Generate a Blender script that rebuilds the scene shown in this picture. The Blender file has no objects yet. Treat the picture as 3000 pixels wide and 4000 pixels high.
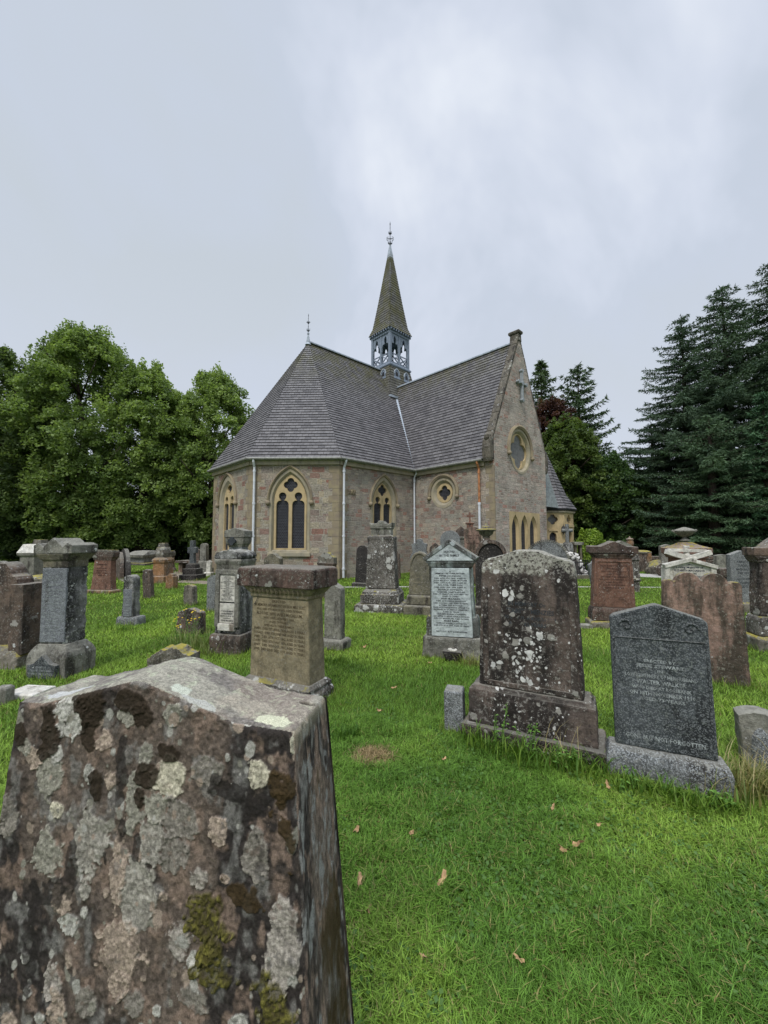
import bpy, bmesh, math, random
import numpy as np
from mathutils import Vector, Matrix
from mathutils.geometry import tessellate_polygon
SC = bpy.context.scene
COL = SC.collection
rnd = random.Random(7)
R_ = math.radians
# ---------------------------------------------------------------- camera
CAMH = 1.6; FPX = 1541.0; PITCH = math.atan(97 / 1541.0)
cam_d = bpy.data.cameras.new("Camera"); cam = bpy.data.objects.new("Camera", cam_d); COL.objects.link(cam)
cam.location = (0, 0, CAMH); cam.rotation_euler = (math.pi / 2 + PITCH, 0, 0)
cam_d.sensor_fit = 'HORIZONTAL'; cam_d.sensor_width = 36; cam_d.lens = 36 * FPX / 3000
cam_d.clip_start = 0.05; cam_d.clip_end = 3000
SC.camera = cam
# ---------------------------------------------------------------- world
w = bpy.data.worlds.new("World"); SC.world = w; w.use_nodes = True
nt = w.node_tree; nt.nodes.clear(); N = nt.nodes.new; L = nt.links.new
SUN_EL, SUN_AZ = 52, 205
sky = N('ShaderNodeTexSky'); sky.sky_type = 'NISHITA'; sky.sun_disc = False
sky.sun_elevation = R_(SUN_EL); sky.sun_rotation = R_(SUN_AZ)
bg1 = N('ShaderNodeBackground'); bg1.inputs[1].default_value = 0.08; L(sky.outputs[0], bg1.inputs[0])
tc = N('ShaderNodeTexCoord'); sep = N('ShaderNodeSeparateXYZ'); L(tc.outputs['Generated'], sep.inputs[0])
ad = N('ShaderNodeMath'); ad.operation = 'ADD'; ad.inputs[1].default_value = 1.3; L(sep.outputs[2], ad.inputs[0])
mx = N('ShaderNodeMath'); mx.operation = 'MAXIMUM'; mx.inputs[1].default_value = 0.5; L(ad.outputs[0], mx.inputs[0])
cmb = N('ShaderNodeCombineXYZ')
for i in (0, 1):
    d = N('ShaderNodeMath'); d.operation = 'DIVIDE'; L(sep.outputs[i], d.inputs[0]); L(mx.outputs[0], d.inputs[1]); L(d.outputs[0], cmb.inputs[i])
cmb.inputs[2].default_value = 3.7
n1 = N('ShaderNodeTexNoise'); n1.inputs['Scale'].default_value = 3.4; n1.inputs['Detail'].default_value = 5; n1.inputs['Roughness'].default_value = .56; n1.inputs['Distortion'].default_value = .35
L(cmb.outputs[0], n1.inputs['Vector'])
rp = N('ShaderNodeValToRGB'); L(n1.outputs[0], rp.inputs[0])
e = rp.color_ramp.elements
e[0].position = .30; e[0].color = (.52, .57, .63, 1)
e[1].position = .72; e[1].color = (.76, .80, .87, 1)
m_ = e.new(.47); m_.color = (.53, .585, .68, 1); m_ = e.new(.56); m_.color = (.605, .655, .755, 1)
# thinner, paler and slightly lilac cloud towards the horizon
hr = N('ShaderNodeMapRange'); hr.inputs[1].default_value = 0.0; hr.inputs[2].default_value = .55; hr.inputs[3].default_value = .55; hr.inputs[4].default_value = 0; L(sep.outputs[2], hr.inputs[0])
mxc = N('ShaderNodeMixRGB'); mxc.inputs[2].default_value = (.63, .665, .755, 1); L(hr.outputs[0], mxc.inputs[0]); L(rp.outputs[0], mxc.inputs[1])
zb = N('ShaderNodeMapRange'); zb.interpolation_type = 'SMOOTHSTEP'; zb.inputs[1].default_value = .855; zb.inputs[2].default_value = .98; zb.inputs[3].default_value = .775; zb.inputs[4].default_value = 4.6; L(sep.outputs[2], zb.inputs[0])   # overcast zenith, boosted above the view to throw more light on the scene
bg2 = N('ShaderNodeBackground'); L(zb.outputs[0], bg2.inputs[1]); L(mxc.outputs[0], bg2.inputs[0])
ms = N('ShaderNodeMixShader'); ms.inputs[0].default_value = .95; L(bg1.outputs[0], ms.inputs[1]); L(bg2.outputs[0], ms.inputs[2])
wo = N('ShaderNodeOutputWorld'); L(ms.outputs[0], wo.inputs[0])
# ---------------------------------------------------------------- sun
sd = bpy.data.lights.new("Sun", 'SUN'); sd.energy = 1.5; sd.angle = R_(14); sd.color = (1, .97, .92)
so = bpy.data.objects.new("Sun", sd); COL.objects.link(so)
so.rotation_euler = (R_(90 - SUN_EL), 0, R_(180 - SUN_AZ))
SC.view_settings.view_transform = 'Standard'; SC.view_settings.look = 'None'
SC.view_settings.exposure = 0.56; SC.view_settings.gamma = 1.0
# ---------------------------------------------------------------- geometry of the view (to survey real positions)
_F = Vector((0, math.cos(PITCH), math.sin(PITCH))); _U = Vector((0, -math.sin(PITCH), math.cos(PITCH))); _R = Vector((1, 0, 0))
_O = Vector((0, 0, CAMH))
def ray(x, y): return _F + _R * ((x - 1500) / FPX) - _U * ((y - 2000) / FPX)
def gnd(x, y):
    r = ray(x, y); return _O - r * (CAMH / r.z)
def onplane(x, y, p, n):
    r = ray(x, y); return _O + r * ((Vector(p) - _O).dot(n) / r.dot(n))
# ---------------------------------------------------------------- helpers
def tag(o, label=None, cat=None, group=None, kind=None):
    if label: o['label'] = label
    if cat: o['category'] = cat
    if group: o['group'] = group
    if kind: o['kind'] = kind
    return o
def empty(name, loc, rz=0, tilt=(0, 0)):
    o = bpy.data.objects.new(name, None); COL.objects.link(o); o.location = loc
    o.rotation_euler = (tilt[0], tilt[1], rz); o.empty_display_size = .2
    return o
class MB:
    def __init__(s): s.v = []; s.f = []; s.uv = None
    def add(s, vs, fs, uvs=None):
        b = len(s.v); s.v += [tuple(p) for p in vs]; s.f += [tuple(b + i for i in f) for f in fs]
        if uvs is not None:
            if s.uv is None: s.uv = []
            s.uv += uvs
        return s
    def box(s, x0, x1, y0, y1, z0, z1):
        return s.add([(x0,y0,z0),(x1,y0,z0),(x1,y1,z0),(x0,y1,z0),(x0,y0,z1),(x1,y0,z1),(x1,y1,z1),(x0,y1,z1)],
                     [(0,3,2,1),(4,5,6,7),(0,1,5,4),(1,2,6,5),(2,3,7,6),(3,0,4,7)])
    def loft(s, rings, cx=0, cy=0):      # rings: (z, halfw, halft)
        vs = []; fs = []
        for r in rings:
            z, a, b = r[:3]; ox = r[3] if len(r) > 3 else 0
            vs += [(cx+ox-a,cy-b,z),(cx+ox+a,cy-b,z),(cx+ox+a,cy+b,z),(cx+ox-a,cy+b,z)]
        for i in range(len(rings)-1):
            for k in range(4):
                fs.append((i*4+k, i*4+(k+1)%4, i*4+4+(k+1)%4, i*4+4+k))
        fs.append((3,2,1,0)); n = (len(rings)-1)*4; fs.append((n,n+1,n+2,n+3))
        return s.add(vs, fs)
    def lathe(s, prof, cx=0, cy=0, z0=0, n=20, sx=1, sy=1, rot=0):
        vs = []; fs = []
        for z, r in prof:
            for k in range(n):
                a = 2*math.pi*k/n + rot; vs.append((cx+r*sx*math.cos(a), cy+r*sy*math.sin(a), z0+z))
        for i in range(len(prof)-1):
            for k in range(n):
                fs.append((i*n+k, i*n+(k+1)%n, (i+1)*n+(k+1)%n, (i+1)*n+k))
        fs.append(tuple(range(n-1,-1,-1))); b = (len(prof)-1)*n; fs.append(tuple(range(b, b+n)))
        return s.add(vs, fs)
    def tube(s, pts, r, n=8):
        pts = [Vector(p) for p in pts]; vs = []; fs = []
        rr = r if isinstance(r, (list, tuple)) else [r]*len(pts)
        for i, p in enumerate(pts):
            d = (pts[min(i+1,len(pts)-1)] - pts[max(i-1,0)]).normalized()
            a = Vector((0,0,1)) if abs(d.z) < .9 else Vector((1,0,0))
            x = d.cross(a).normalized(); y = d.cross(x).normalized()
            for k in range(n):
                t = 2*math.pi*k/n; vs.append(p + (x*math.cos(t)+y*math.sin(t))*rr[i])
        for i in range(len(pts)-1):
            for k in range(n):
                fs.append((i*n+k, i*n+(k+1)%n, (i+1)*n+(k+1)%n, (i+1)*n+k))
        fs.append(tuple(range(n-1,-1,-1))); b = (len(pts)-1)*n; fs.append(tuple(range(b,b+n)))
        return s.add(vs, fs)
    def bar(s, p, q, wx, wy, up=(0,0,1)):
        p = Vector(p); q = Vector(q); d = (q-p).normalized(); u = Vector(up)
        if abs(d.dot(u)) > .95: u = Vector((1,0,0))
        x = d.cross(u).normalized(); y = x.cross(d).normalized()
        vs = []
        for c in (p, q):
            for a, b in ((-1,-1),(1,-1),(1,1),(-1,1)): vs.append(c + x*(a*wx/2) + y*(b*wy/2))
        return s.add(vs, [(0,3,2,1),(4,5,6,7),(0,1,5,4),(1,2,6,5),(2,3,7,6),(3,0,4,7)])
    def extr(s, loops, fr, d0, d1):       # loops of 2D points (first outer, others holes); fr(s,z,d)->3D
        flat = [p for l in loops for p in l]; n = len(flat)
        tri = tessellate_polygon([[Vector((p[0],p[1],0)) for p in l] for l in loops])
        vs = [fr(p[0],p[1],d0) for p in flat] + [fr(p[0],p[1],d1) for p in flat]
        fs = [tuple(t) for t in tri] + [(t[2]+n,t[1]+n,t[0]+n) for t in tri]
        b = 0
        for l in loops:
            m = len(l)
            for i in range(m): j = (i+1) % m; fs.append((b+i, b+j, b+j+n, b+i+n))
            b += m
        return s.add(vs, fs)
    def ring(s, lo, li, fr, do, di):      # splayed ring between two equal-length loops
        n = len(lo); vs = [fr(p[0],p[1],do) for p in lo] + [fr(p[0],p[1],di) for p in li]
        return s.add(vs, [(i,(i+1)%n,(i+1)%n+n,i+n) for i in range(n)])
    def build(s, name, mat, parent=None, smooth=False, bevel=0, recalc=True, rough=0):
        me = bpy.data.meshes.new(name); me.from_pydata(s.v, [], s.f)
        if s.uv is not None:
            ul = me.uv_layers.new(name='UVMap')
            ul.data.foreach_set('uv', np.array(s.uv, dtype=np.float32).ravel())
        if recalc:
            bm = bmesh.new(); bm.from_mesh(me); bmesh.ops.recalc_face_normals(bm, faces=bm.faces); bm.to_mesh(me); bm.free()
        if smooth:
            for p in me.polygons: p.use_smooth = True
        me.materials.append(mat)
        o = bpy.data.objects.new(name, me); COL.objects.link(o)
        if parent: o.parent = parent
        if bevel:
            b = o.modifiers.new('b', 'BEVEL'); b.width = bevel; b.segments = 2; b.limit_method = 'ANGLE'; b.angle_limit = R_(30)
        if rough:
            d = o.modifiers.new('r', 'REMESH'); d.mode = 'VOXEL'; d.voxel_size = rough[0]
            t = CLOUD.get(rough[2]) or CLOUD.setdefault(rough[2], bpy.data.textures.new('c', 'CLOUDS')); t.noise_scale = rough[2]; t.noise_depth = 3
            q = o.modifiers.new('d', 'DISPLACE'); q.texture = t; q.strength = rough[1]; q.mid_level = .5; q.texture_coords = 'GLOBAL'
        return o
CLOUD = {}
# numpy value noise
def _h(ix, iy, seed):
    n = (ix.astype(np.int64)*374761393 + iy.astype(np.int64)*668265263 + seed*1442695041) & 0xffffffff
    n = ((n ^ (n >> 13)) * 1274126177) & 0xffffffff
    return ((n ^ (n >> 16)) & 0xffff) / 65535.0
def vn(x, y, seed=0):
    x = np.asarray(x, float); y = np.asarray(y, float)
    ix = np.floor(x); iy = np.floor(y); fx = x-ix; fy = y-iy; fx = fx*fx*(3-2*fx); fy = fy*fy*(3-2*fy)
    a = _h(ix,iy,seed); b = _h(ix+1,iy,seed); c = _h(ix,iy+1,seed); d = _h(ix+1,iy+1,seed)
    return (a*(1-fx)+b*fx)*(1-fy) + (c*(1-fx)+d*fx)*fy
def fbm(x, y, o=4, seed=0):
    t = 0; a = .5; s = 0
    for i in range(o): t = t + a*vn(x*2**i, y*2**i, seed+i*17); s += a; a *= .5
    return t/s
def npmesh(name, V, Fc, mat, colors=None, parent=None, smooth=False):
    V = np.asarray(V, np.float32); Fc = np.asarray(Fc, np.int32)
    me = bpy.data.meshes.new(name); me.vertices.add(len(V)); me.vertices.foreach_set('co', V.ravel())
    k = Fc.shape[1]; me.loops.add(Fc.size); me.loops.foreach_set('vertex_index', Fc.ravel())
    me.polygons.add(len(Fc)); me.polygons.foreach_set('loop_start', np.arange(len(Fc), dtype=np.int32)*k)
    try: me.polygons.foreach_set('loop_total', np.full(len(Fc), k, np.int32))
    except Exception: pass
    me.update(calc_edges=True)
    if colors is not None:
        at = me.color_attributes.new('col', 'FLOAT_COLOR', 'POINT')
        c = np.ones((len(V),4), np.float32); c[:,:3] = colors; at.data.foreach_set('color', c.ravel())
    if smooth: me.polygons.foreach_set('use_smooth', np.ones(len(Fc), bool))
    me.materials.append(mat)
    o = bpy.data.objects.new(name, me); COL.objects.link(o)
    if parent: o.parent = parent
    return o
# ---------------------------------------------------------------- materials
class NT:
    def __init__(s, name, rough=.9, spec=.2):
        s.m = bpy.data.materials.new(name); s.m.use_nodes = True; s.t = s.m.node_tree; s.t.nodes.clear()
        s.bs = s.n('ShaderNodeBsdfPrincipled'); s.out = s.n('ShaderNodeOutputMaterial'); s.l(s.bs.outputs[0], s.out.inputs[0])
        s.bs.inputs['Roughness'].default_value = rough; s.bs.inputs['Specular IOR Level'].default_value = spec
    def n(s, t, **k):
        x = s.t.nodes.new(t)
        for a, b in k.items(): setattr(x, a, b)
        return x
    def l(s, a, b): s.t.links.new(a, b)
    def _in(s, sock, v):
        if hasattr(v, 'type') and hasattr(v, 'links'): s.l(v, sock)
        elif isinstance(v, (tuple, list)): sock.default_value = tuple(v)+(1,) if len(v) == 3 and sock.type == 'RGBA' else tuple(v)
        else: sock.default_value = v
    def math(s, op, a, b=0, c=None, clamp=False):
        x = s.n('ShaderNodeMath', operation=op, use_clamp=clamp); s._in(x.inputs[0], a); s._in(x.inputs[1], b)
        if c is not None: s._in(x.inputs[2], c)
        return x.outputs[0]
    def mix(s, f, a, b, mode='MIX'):
        x = s.n('ShaderNodeMixRGB', blend_type=mode); s._in(x.inputs[0], f); s._in(x.inputs[1], a); s._in(x.inputs[2], b); return x.outputs[0]
    def rng(s, v, a, b, c=0., d=1.):
        x = s.n('ShaderNodeMapRange'); x.clamp = True; x.interpolation_type = 'SMOOTHSTEP'
        s._in(x.inputs[0], v); s._in(x.inputs[1], a); s._in(x.inputs[2], b); s._in(x.inputs[3], c); s._in(x.inputs[4], d); return x.outputs[0]
    def noise(s, vec, sc, det=4, rough=.55, dist=0):
        x = s.n('ShaderNodeTexNoise'); s.l(vec, x.inputs['Vector']); x.inputs['Scale'].default_value = sc; x.inputs['Detail'].default_value = det
        x.inputs['Roughness'].default_value = rough; x.inputs['Distortion'].default_value = dist; return x
    def vor(s, vec, sc, feat='F1'):
        x = s.n('ShaderNodeTexVoronoi', feature=feat); s.l(vec, x.inputs['Vector']); x.inputs['Scale'].default_value = sc; return x
    def vecm(s, op, a, b):
        x = s.n('ShaderNodeVectorMath', operation=op); s._in(x.inputs[0], a); s._in(x.inputs[1], b); return x.outputs[0]
    def coords(s, rndoff=True):
        tc = s.n('ShaderNodeTexCoord'); v = tc.outputs['Object']
        if rndoff:
            oi = s.n('ShaderNodeObjectInfo'); k = s.math('MULTIPLY', oi.outputs['Random'], 37.0)
            cb = s.n('ShaderNodeCombineXYZ'); s.l(k, cb.inputs[0]); s.l(k, cb.inputs[1]); s.l(k, cb.inputs[2]); v = s.vecm('ADD', v, cb.outputs[0])
        return v
    def scale(s, v, x, y, z): return s.vecm('MULTIPLY', v, (x, y, z))
    def ramp(s, f, els):
        x = s.n('ShaderNodeValToRGB'); s.l(f, x.inputs[0]); e = x.color_ramp.elements
        for i, (p, c) in enumerate(els):
            if i < 2: e[i].position = p; e[i].color = tuple(c)+(1,)
            else: q = e.new(p); q.color = tuple(c)+(1,)
        return x.outputs[0]
    def bump(s, h, st, dist=.01, nrm=None):
        x = s.n('ShaderNodeBump'); x.inputs['Strength'].default_value = st; x.inputs['Distance'].default_value = dist; s.l(h, x.inputs['Height'])
        if nrm: s.l(nrm, x.inputs['Normal'])
        return x.outputs[0]
    def done(s, col, nrm=None):
        s._in(s.bs.inputs['Base Color'], col)
        if nrm: s.l(nrm, s.bs.inputs['Normal'])
        return s.m
def hexc(h):   # photo colour -> linear
    c = [int(h[i:i+2], 16)/255 for i in (0,2,4)]
    return tuple(x/12.92 if x < .04045 else ((x+.055)/1.055)**2.4 for x in c)
def stone(name, a, b, dark=(.035,.03,.027), stain=.5, lich=.35, lcol=(.38,.36,.33), spots=.3, scol=(.6,.6,.58), moss=.3, mcol=(.10,.10,.02), rough=.92, grain=.25, lsc=7, granite=0, streak=1.0, clusters=(), topband=None):
    t = NT(name, rough); v = t.coords()
    wob = t.noise(v, 5, 4); vd = t.vecm('ADD', v, t.vecm('MULTIPLY', t.vecm('SUBTRACT', wob.outputs['Color'], (.5,.5,.5)), (.12,.12,.12)))
    col = t.mix(t.rng(t.noise(v, 2.6, 5).outputs[0], .35, .65), a, b)
    sv = t.scale(v, 5, 5, 1.1)
    st = t.rng(t.noise(sv, 1.0, 6, .65).outputs[0], .62-.28*stain, .72-.2*stain)
    col = t.mix(t.math('MULTIPLY', st, .85*streak), col, dark)
    md = t.noise(vd, 11, 7, .75).outputs[0]; col = t.mix(.75, col, t.ramp(md, [(.3,(.35,.35,.34)),(.7,(1.65,1.62,1.55))]), 'MULTIPLY')
    g = t.noise(v, 95, 3, .7).outputs[0]
    col = t.mix(grain*2, col, t.ramp(g, [(.25,(.25,)*3),(.75,(1,)*3)]), 'MULTIPLY')
    if granite:
        gv = t.vor(v, 160).outputs['Color']; gs = t.n('ShaderNodeSeparateColor'); t.l(gv, gs.inputs[0])
        col = t.mix(t.math('MULTIPLY', t.rng(gs.outputs[0], .6, .75), granite), col, (.34,.36,.37))
        col = t.mix(t.math('MULTIPLY', t.rng(gs.outputs[1], .7, .85), granite), col, (.03,.03,.03))
    hgt = t.math('ADD', g, md)
    raw = t.n('ShaderNodeTexCoord').outputs['Object']; clus = None
    for (cx, cz, cr) in clusters:
        dv = t.vecm('MULTIPLY', t.vecm('SUBTRACT', raw, (cx, 0, cz)), (1/cr, 0, 1/(cr*1.3))); ln = t.n('ShaderNodeVectorMath', operation='LENGTH'); t.l(dv, ln.inputs[0])
        q = t.math('SUBTRACT', 1.0, t.rng(t.math('ADD', ln.outputs['Value'], t.math('MULTIPLY', t.math('SUBTRACT', wob.outputs[0], .5), 1.6)), .55, 1.15)); clus = q if clus is None else t.math('MAXIMUM', clus, q)
    if topband:
        sz = t.n('ShaderNodeSeparateXYZ'); t.l(raw, sz.inputs[0]); q = t.rng(t.math('ADD', sz.outputs[2], t.math('MULTIPLY', t.math('SUBTRACT', t.noise(v, 7, 5, .7).outputs[0], .5), .55)), topband, topband+.06)
        col = t.mix(t.math('MULTIPLY', q, t.rng(t.noise(v, 40, 4, .8).outputs[0], .40, .52)), col, (.34,.33,.28))
    if lich > 0:
        sk = t.math('MULTIPLY', t.rng(t.noise(v, 34, 6, .82).outputs[0], .565-.05*lich, .60-.05*lich), t.rng(t.noise(v, 3.0, 4, .6).outputs[0], .36, .60, .15, .95))
        col = t.mix(t.math('MULTIPLY', sk, .75), col, tuple(x*.85 for x in lcol)); hgt = t.math('ADD', hgt, t.math('MULTIPLY', sk, .5))
        dk = t.math('MULTIPLY', t.rng(t.noise(t.scale(v, 1, 1, .6), 23, 6, .82).outputs[0], .56, .60), t.rng(t.noise(v, 2.2, 4, .6).outputs[0], .40, .62, .1, .9)); col = t.mix(t.math('MULTIPLY', dk, .7), col, dark)
        vo = t.vor(vd, lsc); lm = t.noise(v, 1.7, 3).outputs[0]
        thr = t.rng(lm, .62-.35*lich, .85-.3*lich, 0., .5)
        edge = t.math('ADD', vo.outputs['Distance'], t.math('MULTIPLY', t.math('SUBTRACT', t.noise(v, 38, 3).outputs[0], .5), .35))
        mk = t.math('SUBTRACT', 1.0, t.rng(t.math('SUBTRACT', edge, thr), -.03, .03))
        lc = t.mix(vo.outputs['Color'], lcol, tuple(x*.62 for x in lcol))
        col = t.mix(t.math('MULTIPLY', mk, .8), col, lc)
        hgt = t.math('ADD', t.math('MULTIPLY', mk, .6), hgt)
    if spots > 0:
        for sc, k in ((16, 1), (38, 2)):
            vo = t.vor(vd, sc); sp = t.n('ShaderNodeSeparateColor'); t.l(vo.outputs['Color'], sp.inputs[0])
            pres = t.math('MULTIPLY', t.math('POWER', t.rng(sp.outputs[0], 1-.5*spots, 1.08), 1.3), t.rng(t.noise(v, 4.1, 4, .65).outputs[0], .44, .62))
            if clus is not None: pres = t.math('MAXIMUM', pres, t.math('MULTIPLY', clus, t.rng(sp.outputs[0], .25, .9)))
            thr = t.math('MULTIPLY', pres, .55)
            mk = t.math('SUBTRACT', 1.0, t.rng(t.math('SUBTRACT', vo.outputs['Distance'], thr), -.04, .04))
            mk = t.math('MULTIPLY', mk, t.math('GREATER_THAN', pres, .05))
            col = t.mix(mk, col, t.mix(sp.outputs[1], scol, tuple(x*.7 for x in scol)))
    if moss > 0:
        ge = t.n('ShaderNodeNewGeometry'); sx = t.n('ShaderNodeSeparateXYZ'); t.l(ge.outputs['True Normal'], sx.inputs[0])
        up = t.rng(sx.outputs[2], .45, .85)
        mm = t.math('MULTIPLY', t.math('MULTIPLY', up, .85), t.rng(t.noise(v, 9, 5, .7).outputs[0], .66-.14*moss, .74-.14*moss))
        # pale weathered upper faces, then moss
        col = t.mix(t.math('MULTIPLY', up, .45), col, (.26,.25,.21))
        col = t.mix(mm, col, t.mix(t.noise(v, 30, 2).outputs[0], mcol, tuple(min(1,x*2.6) for x in mcol)))
        hgt = t.math('ADD', hgt, mm)
    nb = t.bump(hgt, .55, .006); nb = t.bump(t.noise(v, 14, 4).outputs[0], .6, .02, nb)
    return t.done(col, nb)
def rubble(name, cols, mortar, rh=.17, bw=.34, sat=1, patch=.35, pcol=(.45,.42,.38)):
    t = NT(name, .95, .15); tc = t.n('ShaderNodeTexCoord'); uv = tc.outputs['UV']; ob = tc.outputs['Object']
    wb = t.noise(ob, 1.6, 3).outputs['Color']
    v = t.vecm('ADD', uv, t.vecm('MULTIPLY', t.vecm('SUBTRACT', wb, (.5,.5,.5)), (.10,.07,0)))
    wb2 = t.noise(ob, 9, 3).outputs['Color']
    v = t.vecm('ADD', v, t.vecm('MULTIPLY', t.vecm('SUBTRACT', wb2, (.5,.5,.5)), (.05,.04,0)))
    def brick(vec, rh, bw, off, ms=.011):
        b = t.n('ShaderNodeTexBrick', offset=off, squash=.7, squash_frequency=3, offset_frequency=2); t.l(vec, b.inputs['Vector'])
        b.inputs['Color1'].default_value = (0,0,0,1); b.inputs['Color2'].default_value = (1,1,1,1); b.inputs['Mortar'].default_value = (.5,.5,.5,1)
        b.inputs['Scale'].default_value = 1; b.inputs['Mortar Size'].default_value = ms; b.inputs['Mortar Smooth'].default_value = .3
        b.inputs['Brick Width'].default_value = bw; b.inputs['Row Height'].default_value = rh; b.inputs['Bias'].default_value = 0
        return b
    b1 = brick(v, rh, bw, .37); b2 = brick(t.vecm('ADD', v, (3.13,1.07,0)), rh*.55, bw*.62, .6, .009)
    # which of the two sizes: chosen per large block so that joints stay straight
    b3 = brick(v, rh*2, bw*2.2, .43, 0.0)
    sel = t.math('GREATER_THAN', b3.outputs['Color'], .58)
    f = t.mix(sel, b1.outputs['Color'], b2.outputs['Color'])
    mo = t.mix(sel, b1.outputs['Fac'], b2.outputs['Fac'])
    n = len(cols); k = t.ramp(f, [(i/(n-1), c) for i, c in enumerate(cols)])
    k = t.mix(.75, k, t.ramp(t.noise(ob, 20, 6, .75).outputs[0], [(.28,(.35,.34,.33)),(.72,(1.65,1.63,1.6))]), 'MULTIPLY')
    k = t.mix(t.rng(t.noise(ob, 1.2, 4, .6).outputs[0], .42, .7, 0, .5), k, (.13,.125,.11))
    k = t.mix(t.math('MULTIPLY', t.math('MULTIPLY', mo, .95), t.rng(t.noise(ob, 1.1, 3).outputs[0], .35, .6, .45, 1)), k, mortar)
    if patch:
        k = t.mix(t.math('MULTIPLY', t.rng(t.noise(t.scale(ob,1,1,.8), 13, 6, .75).outputs[0], .60, .66), t.rng(t.noise(ob, .8, 2).outputs[0], .4, .62, 0, patch)), k, pcol)
    h = t.math('ADD', t.math('MULTIPLY', mo, -1.0), t.math('ADD', t.math('MULTIPLY', f, .5), t.math('MULTIPLY', t.noise(ob, 16, 5, .7).outputs[0], 1.2)))
    return t.done(k, t.bump(h, 1.0, .06))
def ashlar(name, c, c2, bw=.5, rh=.32):
    t = NT(name, .9, .15); tc = t.n('ShaderNodeTexCoord'); ob = tc.outputs['Object']
    col = t.mix(t.rng(t.noise(ob, 3.5, 4).outputs[0], .3, .7), c, c2)
    col = t.mix(t.rng(t.noise(t.scale(ob, 3, 3, .8), 1.6, 5, .65).outputs[0], .5, .75, 0, .65), col, tuple(x*.35 for x in c))
    g = t.noise(ob, 60, 4, .7).outputs[0]
    col = t.mix(.5, col, t.ramp(g, [(.25,(.5,)*3),(.75,(1,)*3)]), 'MULTIPLY')
    return t.done(col, t.bump(g, .3, .006))
def slate(name, c1, c2, moss=(.09,.085,.02), mossamt=.4, zlo=8, zhi=11, white=.3):
    t = NT(name, .62, .35); tc = t.n('ShaderNodeTexCoord'); uv = tc.outputs['UV']; ob = tc.outputs['Object']
    b = t.n('ShaderNodeTexBrick', offset=.5, squash=1.0); t.l(uv, b.inputs['Vector'])
    b.inputs['Color1'].default_value = (0,0,0,1); b.inputs['Color2'].default_value = (1,1,1,1); b.inputs['Mortar'].default_value = (.3,.3,.3,1)
    b.inputs['Scale'].default_value = 1; b.inputs['Mortar Size'].default_value = .006; b.inputs['Mortar Smooth'].default_value = .1
    b.inputs['Brick Width'].default_value = .24; b.inputs['Row Height'].default_value = PITCHR
    f = b.outputs['Color']
    col = t.ramp(f, [(0, c1), (1, c2), (.5, tuple((x+y)/2*1.05 for x, y in zip(c1, c2)))])
    col = t.mix(.55, col, t.ramp(t.noise(ob, 14, 6, .75).outputs[0], [(.3,(.45,)*3),(.7,(1.25,)*3)]), 'MULTIPLY')
    col = t.mix(t.math('MULTIPLY', b.outputs['Fac'], .85), col, (.015,.014,.014))
    sz = t.n('ShaderNodeSeparateXYZ'); t.l(ob, sz.inputs[0])
    up = t.rng(sz.outputs[2], zlo, zhi)
    col = t.mix(t.math('MULTIPLY', t.math('MULTIPLY', up, mossamt*1.9), t.rng(t.noise(t.scale(ob,1,1,.45), 2.6, 6, .7).outputs[0], .38, .60)), col, moss)
    col = t.mix(t.math('MULTIPLY', t.rng(t.noise(t.scale(ob, 1, 1, .6), 7, 5, .75).outputs[0], .62, .7), t.math('ADD', .25, t.math('MULTIPLY', up, .7))), col, (.33,.33,.33)) if white else col
    col = t.mix(t.rng(t.noise(t.scale(ob, 1, 1, .3), 1.7, 5, .65).outputs[0], .52, .72, 0, .55), col, (.05,.047,.048))
    h = t.math('ADD', t.math('MULTIPLY', b.outputs['Fac'], -1), t.math('ADD', f, t.noise(ob, 40, 4).outputs[0]))
    return t.done(col, t.bump(h, .7, .012))
def plain(name, c, rough=.6, spec=.3, metal=0, var=.25, sc=8, bmp=.1):
    t = NT(name, rough, spec); v = t.coords(); t.bs.inputs['Metallic'].default_value = metal
    n = t.noise(v, sc, 5, .65).outputs[0]
    col = t.mix(t.rng(n, .3, .7), tuple(x*(1-var) for x in c), tuple(min(1, x*(1+var)) for x in c))
    return t.done(col, t.bump(n, bmp, .004))
def leafmat(name, trans=.35, rough=.55):
    t = NT(name, rough, .25); a = t.n('ShaderNodeAttribute', attribute_name='col'); t.l(a.outputs['Color'], t.bs.inputs['Base Color'])
    tr = t.n('ShaderNodeBsdfTranslucent'); t.l(t.mix(1, a.outputs['Color'], (1.0,1.05,.55), 'MULTIPLY'), tr.inputs[0])
    m = t.n('ShaderNodeMixShader'); m.inputs[0].default_value = trans; t.l(t.bs.outputs[0], m.inputs[1]); t.l(tr.outputs[0], m.inputs[2]); t.l(m.outputs[0], t.out.inputs[0])
    return t.m
PITCHR = .165
M = {}
M['rubble'] = rubble('church_rubble', [(.24,.205,.18),(.43,.36,.295),(.36,.345,.30),(.52,.45,.36),(.31,.27,.245),(.48,.41,.335),(.37,.335,.29),(.38,.22,.175),(.33,.30,.265)], (.52,.475,.40))
M['rubble_apse'] = rubble('apse_masonry', [(.28,.24,.20),(.42,.37,.28),(.33,.31,.28),(.49,.42,.30),(.34,.28,.245),(.42,.37,.29),(.36,.33,.275),(.34,.17,.13),(.29,.265,.235)], (.60,.56,.47), rh=.24, bw=.5, patch=.15)
M['rubble_pink'] = rubble('gable_rubble', [(.30,.25,.21),(.50,.42,.36),(.44,.41,.35),(.56,.46,.40),(.40,.35,.31),(.54,.48,.42),(.44,.26,.21),(.37,.34,.30),(.50,.44,.39)], (.56,.52,.45), rh=.16, bw=.36, patch=.5, pcol=(.55,.5,.45))
M['dress'] = ashlar('dressed_sandstone', (.45,.39,.27), (.33,.30,.235))
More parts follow.
